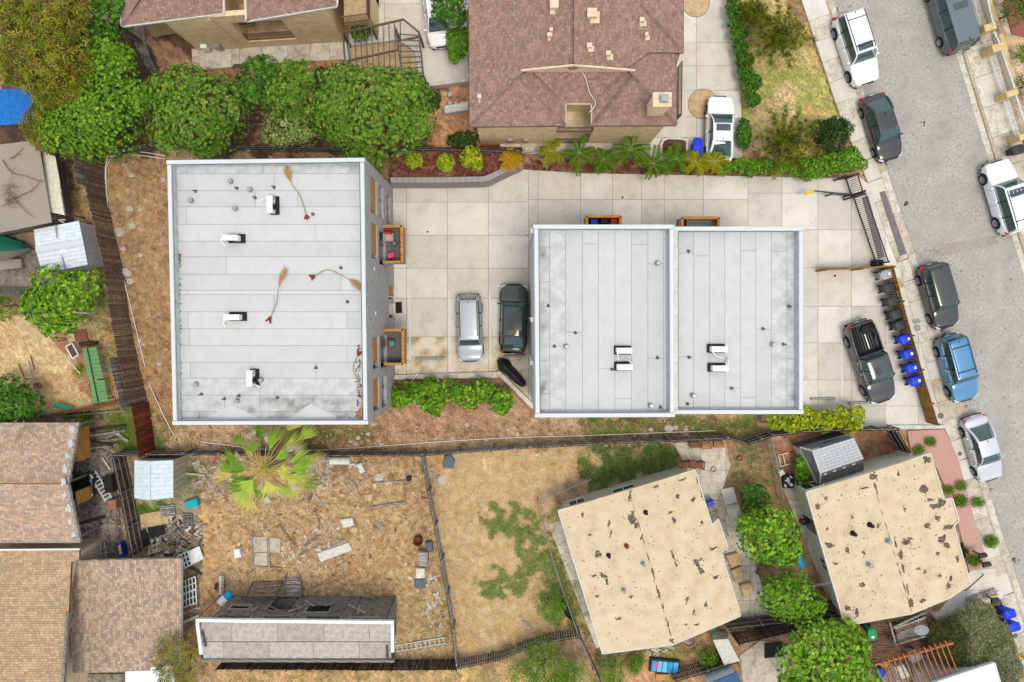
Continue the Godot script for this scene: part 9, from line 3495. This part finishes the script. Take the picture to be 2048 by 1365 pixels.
	for i in 14:
		var a:=TAU*i/14
		put_box(fpit,"brick",M.terracotta,Vector3(cos(a)*0.48,0.1,sin(a)*0.48),Vector3(0.14,0.2,0.2)).rotation.y=-a
	g=Geo.new()
	g.lathe(Vector3.ZERO,[[0.42,0.0],[0.42,0.08],[0.001,0.09]],16)
	put(g,"ash",M.dark_path,fpit)
	var tub:=thing("lounger","blue and pink striped lounger in a dark tray at the southern edge","lounger",P(1328,1330,0.12),-0.1)
	put_box(tub,"tray",M.black,Vector3(0,0.12,0),Vector3(2.1,0.22,1.0),0.04)
	for i in 5:
		put_box(tub,"cushion",[M.cyan_tarp,M.pool_blue,M.pool_blue,M.cyan_tarp,M.pool_blue][i],Vector3(-0.76+i*0.38,0.3,0),Vector3(0.35,0.14,0.78),0.04)
	put_box(tub,"towel",M.pink_cloth,Vector3(-0.62,0.385,-0.1),Vector3(0.3,0.03,0.4),0.01)
	slab_thing("wooden_tray",[1312,1350,1340,1350,1340,1362,1312,1362],0.15,0.35,M.honey_wood,"honey wooden tray below the striped lounger","tray")
	tin("gas_bottle","small green gas bottle at the corner of the white plastic shed","bottle",1426,1259,0.2,0.5,M.bin_green,0.12,false)
	litter("rubble stones under the south eave of the gravel-roof cottage",[1290,1296,1350,1286,1345,1304,1296,1312],60,[KL(206,196,180),KL(180,160,140)],0.08,0.25,312)
	# ---- eastern cottage: deck, dish, pergola
	var dk:=thing("deck","brown plank deck with pots and a green bin south of the eastern cottage","deck",P(1775,1275))
	for i in 26:
		var a:=P(1712+i*0.9,1234+i*4.0,0.4)
		var b:=P(1838+i*0.9,1206+i*4.0,0.4)
		g=Geo.new()
		g.bar(a,b,0.13,0.04)
		putw(g,"deck_board",M.deck_wood,dk)
	for q in [[1716,1240],[1836,1212],[1736,1336],[1856,1308]]:
		var p:=P(q[0],q[1],0.2)
		bxw(dk,"pier",M.grey_wood3,Vector3(p.x,0.2,p.z),Vector3(0.2,0.3,0.2))
	var fenc:=thing("deck_enclosure","grey boarded enclosure with slanted grey roof on the deck","enclosure",P(1815,1272))
	for q in [[1780,1246,1792,1290,1.5],[1792,1290,1862,1270,1.2],[1786,1256,1850,1226,1.2]]:
		g=Geo.new()
		var a:=P(q[0],q[1],q[4])
		var b:=P(q[2],q[3],q[4])
		g.bar(a,b,0.1,0.1)
		putw(g,"rail",M.grey_wood2,fenc)
		for e in [a,b]: bxw(fenc,"post",M.grey_wood1,Vector3(e.x,0.8,e.z),Vector3(0.1,1.0,0.1))
	for i in 7:
		g=Geo.new()
		g.bar(P(1790+i*1.2,1258+i*4.0,0.95),P(1852+i*1.2,1236+i*4.0,0.95),0.15,0.03)
		putw(g,"shelf_board",pick([M.grey_wood2,M.grey_wood0,M.deck_wood,M.grey_wood4]),fenc)
	var ds:=thing("satellite_dish","pale satellite dish on the south eave of the eastern cottage","satellite dish",P(1838,1255,3.0))
	var bs:=Basis(Vector3(0,0,1),0.25)*Basis(Vector3(1,0,0),0.35)
	g=Geo.new()
	g.lathe(Vector3(0,0.25,0),[[0.001,0.0],[0.2,0.02],[0.36,0.07],[0.44,0.12],[0.43,0.13],[0.3,0.08],[0.001,0.02]],22,bs)
	put(g,"reflector",M.grey_plastic,ds)
	g=Geo.new()
	g.tube([Vector3(-0.1,0.28,-0.1),Vector3(-0.3,0.45,0.1),Vector3(-0.42,0.6,0.15)],0.02,0.02,6)
	g.tube([Vector3(0,0.22,0),Vector3(-0.1,0.1,-0.3),Vector3(-0.1,0.1,-0.6)],0.03,0.03,6)
	put(g,"arm",M.rail_silver,ds)
	put_box(ds,"receiver",M.grey_plastic,Vector3(-0.44,0.62,0.16),Vector3(0.1,0.1,0.16),0.02)
	g=Geo.new()
	g.lathe(P(1818,1303,0.42),[[0.04,0.0],[0.04,0.68],[0.46,0.7],[0.47,0.73],[0.001,0.735]],22)
	g.lathe(P(1818,1303,0.42),[[0.25,0.0],[0.25,0.03],[0.05,0.05]],16)
	single(g,"round_table",M.grey_plastic,"round grey table on the deck below the satellite dish","table",P(1818,1303,0.42))
	tin("kiddie_pool","yellow plastic pool beside the deck","pool",1762,1322,0.62,0.25,M.yellow_plastic,0.15)
	crate("storage_crate","blue crate at the corner below the yellow pool","crate",[1750,1342,1766,1336,1772,1352,1756,1358],0.5,M.bin_blue)
	crate("storage_crate","dark red crate beside the blue one","crate",[1766,1338,1774,1336,1778,1346,1770,1348],0.3,M.red_paint)
	crate("side_table","small brown side table at the west end of the deck","table",[1716,1258,1728,1256,1730,1276,1718,1278],0.5,M.redwood,0.42)
	var pg:=thing("pergola","brown slatted pergola over a dark patio at the southern edge","pergola",P(1830,1345))
	var ph:=2.6
	g=Geo.new()
	g.bar(P(1742,1332,ph-0.12),P(1906,1286,ph-0.12),0.14,0.2)
	putw(g,"beam",M.pergola_wood,pg)
	for i in 13:
		var t:=i/12.0
		g=Geo.new()
		g.bar(P(lerpf(1764,1890,t),lerpf(1320,1282,t),ph+0.06),P(lerpf(1806,1932,t),lerpf(1430,1388,t),ph+0.06),0.06,0.14)
		putw(g,"slat",M.pergola_wood,pg)
	for q in [[1748,1330],[1820,1310],[1900,1288]]:
		var p:=P(q[0],q[1],ph-0.2)
		bxw(pg,"post",M.pergola_wood,Vector3(p.x,1.25,p.z),Vector3(0.12,2.4,0.12))
	g=Geo.new()
	g.prism(poly([1752,1338,1902,1292,1960,1420,1790,1440]),0.05,0.16)
	put(g,"pergola_patio",M.dark_path,self,"structure").set_meta("label","dark patio under the brown slatted pergola")
	ladder("grey ladder standing under the brown slatted pergola",P(1848,1304,0.3),P(1896,1352,1.2),0.4,M.galvanised,9)
	crate("patio_table","pale folded table under the brown slatted pergola","table",[1790,1336,1808,1330,1822,1354,1804,1360],0.6,M.white_wood,0.17)
	# steps and boarded ramp of the eastern cottage
	for i in 3:
		slab_thing("step",[1868+i*6,1232+i*10,1918+i*4,1216+i*9,1922+i*4,1226+i*9,1872+i*6,1242+i*10],0.05,0.5-i*0.12,M.path,"concrete front step of the eastern cottage, %s from the top"%["first","second","third"][i],"step")
	g=Geo.new()
	g.bar(P(1932,1182,1.0),P(1968,1150,1.0),0.05,0.05)
	g.bar(P(1932,1182,1.0),P(1932,1182,0.2),0.05,0.05)
	g.bar(P(1968,1150,1.0),P(1968,1150,0.2),0.05,0.05)
	single(g,"handrail",M.black_iron,"black handrail slanting from the corner of the eastern cottage","handrail",P(1950,1166,0.2))
	var rm:=thing("boarded_ramp","weathered boarded ramp beside the southern pavement","ramp",P(1965,1190))
	for i in 9:
		g=Geo.new()
		g.bar(P(1936+i*6.4,1196-i*2.2,0.35),P(1946+i*6.0,1206-i*2.4,0.3),0.19,0.04)
		putw(g,"board",pick([M.grey_wood2,M.grey_wood4]),rm)
	g=Geo.new()
	g.bar(P(1940,1208,0.3),P(1996,1190,0.3),0.14,0.14)
	putw(g,"kerb_rail",M.tan_slab,rm)
	# ---- side path things
	var ky:=Geo.new()
	var kr:=[]
	for i in 7:
		var s:=i/6.0
		var c:=P(1594,1106,0.35).lerp(P(1606,1138,0.35),s)
		var w:=curve_at([[0.0,0.06],[0.3,0.3],[0.7,0.3],[1.0,0.08]],s)
		var ring:=[]
		for j in 8: ring.append(c+Vector3(cos(TAU*j/8)*w,sin(TAU*j/8)*w*0.6,0))
		kr.append(ring)
	ky.loft(kr,true,true)
	single(ky,"covered_grill",M.cyan_tarp,"slim cyan tarp bundle beside the coarse bright patio tree","tarp",P(1600,1122,0.15))
	tin("plant_pot","dark red pot by the west wall of the eastern cottage","pot",1607,1046,0.2,0.4,M.red_paint)
	var wb:=thing("junk_tray","black tray heaped with white bottles beside the garden shed","tray",P(1574,962,0.15))
	put_box(wb,"tray",M.black,Vector3(0,0.15,0),Vector3(0.75,0.3,0.9),0.03)
	for i in 7:
		put_box(wb,"bottle",M.white_paint,Vector3(rnd(-0.28,0.28),0.36,rnd(-0.35,0.35)),Vector3(0.12,0.14,0.24),0.04).rotation.y=rnd(0,3)
	crate("washing_tub","white oval tub above the tray of bottles","tub",[1556,944,1566,940,1572,948,1562,954],0.25,M.white_paint)
	for q in [[1557,912,1562,932],[1566,910,1571,930],[1556,911,1577,906],[1560,934,1582,928]]:
		plank(q[0],q[1],q[2],q[3],0.06,M.white_wood,"pale bar of the small frame lying beside the chain-link fence","frame bars beside the chain-link fence",0.25,0.04)
	# dark steps and landing between the two southern cottages
	var sl:=thing("wooden_stairs","dark wooden stairs at the south-west corner of the eastern cottage","stairs",P(1656,1215))
	for i in 7:
		g=Geo.new()
		g.bar(P(1632+i*2.4,1196+i*7.0,1.0-i*0.06),P(1668+i*2.4,1206+i*6.0,1.0-i*0.06),0.2,0.04)
		putw(g,"tread",M.black_wood0,sl)
	for q in [[1630,1192,1648,1246],[1668,1202,1684,1246]]:
		g=Geo.new()
		g.bar(P(q[0],q[1],1.3),P(q[2],q[3],1.1),0.08,0.1)
		putw(g,"stringer",M.redwood,sl)
		for e in [[q[0],q[1]],[q[2],q[3]]]:
			var p:=P(e[0],e[1],1.0)
			bxw(sl,"post",M.redwood,Vector3(p.x,0.65,p.z),Vector3(0.09,1.2,0.09))
	slab_thing("rubber_mat",[1530,1288,1566,1286,1568,1314,1530,1318],0.18,0.24,M.black_rubber,"dark mat on the ground left of the large southern tree","mat")
	g=Geo.new()
	g.prism(poly([1478,1310,1520,1280,1580,1290,1570,1380,1490,1400]),0.0,0.16)
	put(g,"southern_yard",M.path_b,self,"structure").set_meta("label","pale concrete yard at the southern edge")
	# overhead service wires to the eastern cottage
	for i in 2:
		g=Geo.new()
		var a:=P(1480,1226+i*3.0,3.5)
		var b:=P(1662,1164+i*3.0,3.4)
		var pts:=[]
		for s in 11: pts.append(a.lerp(b,s/10.0)-Vector3(0,sin(s/10.0*PI)*0.5,0))
		g.tube(pts,0.014,0.014,5)
		single(g,"service_wire",M.grey_plastic,"overhead wire reaching the west wall of the eastern cottage, %s of two"%["upper","lower"][i],"wire",a)
	# hydrant at the bottom edge
	g=Geo.new()
	g.lathe(P(2045,1313,0.14),[[0.16,0.0],[0.16,0.04],[0.1,0.05],[0.1,0.5],[0.13,0.52],[0.12,0.62],[0.04,0.7],[0.001,0.71]],14)
	g.tube([P(2045,1313,0.14)+Vector3(-0.18,0.4,0),P(2045,1313,0.14)+Vector3(0.18,0.4,0)],0.06,0.06,8)
	single(g,"fire_hydrant",M.yellow_plastic,"yellow fire hydrant at the lower corner of the pavement","hydrant",P(2045,1313,0.14))
	# dead branches on the pinkish shingle roof
	var pts2:=[]
	for q in [[[46,842,60,862,78,885,82,905],"long bent dry stalk on the pinkish shingle roof"],[[30,880,44,856,58,850,70,862],"curled dry frond on the pinkish shingle roof"]]:
		g=Geo.new()
		pts2=[]
		for i in range(0,q[0].size(),2): pts2.append(P(q[0][i],q[0][i+1],3.8+0.1*(i/2)))
		g.tube(smooth(pts2,5),0.03,0.012,6)
		for i in 14:
			var p:Vector3=pts2[1].lerp(pts2[0],rng.randf())
			g.tube([p,p+Vector3(rnd(-0.6,0.2),0.02,rnd(0.1,0.7))],0.012,0.004,4)
		single(g,"fallen_branch",M.dead_frond,q[1],"branch",pts2[0])
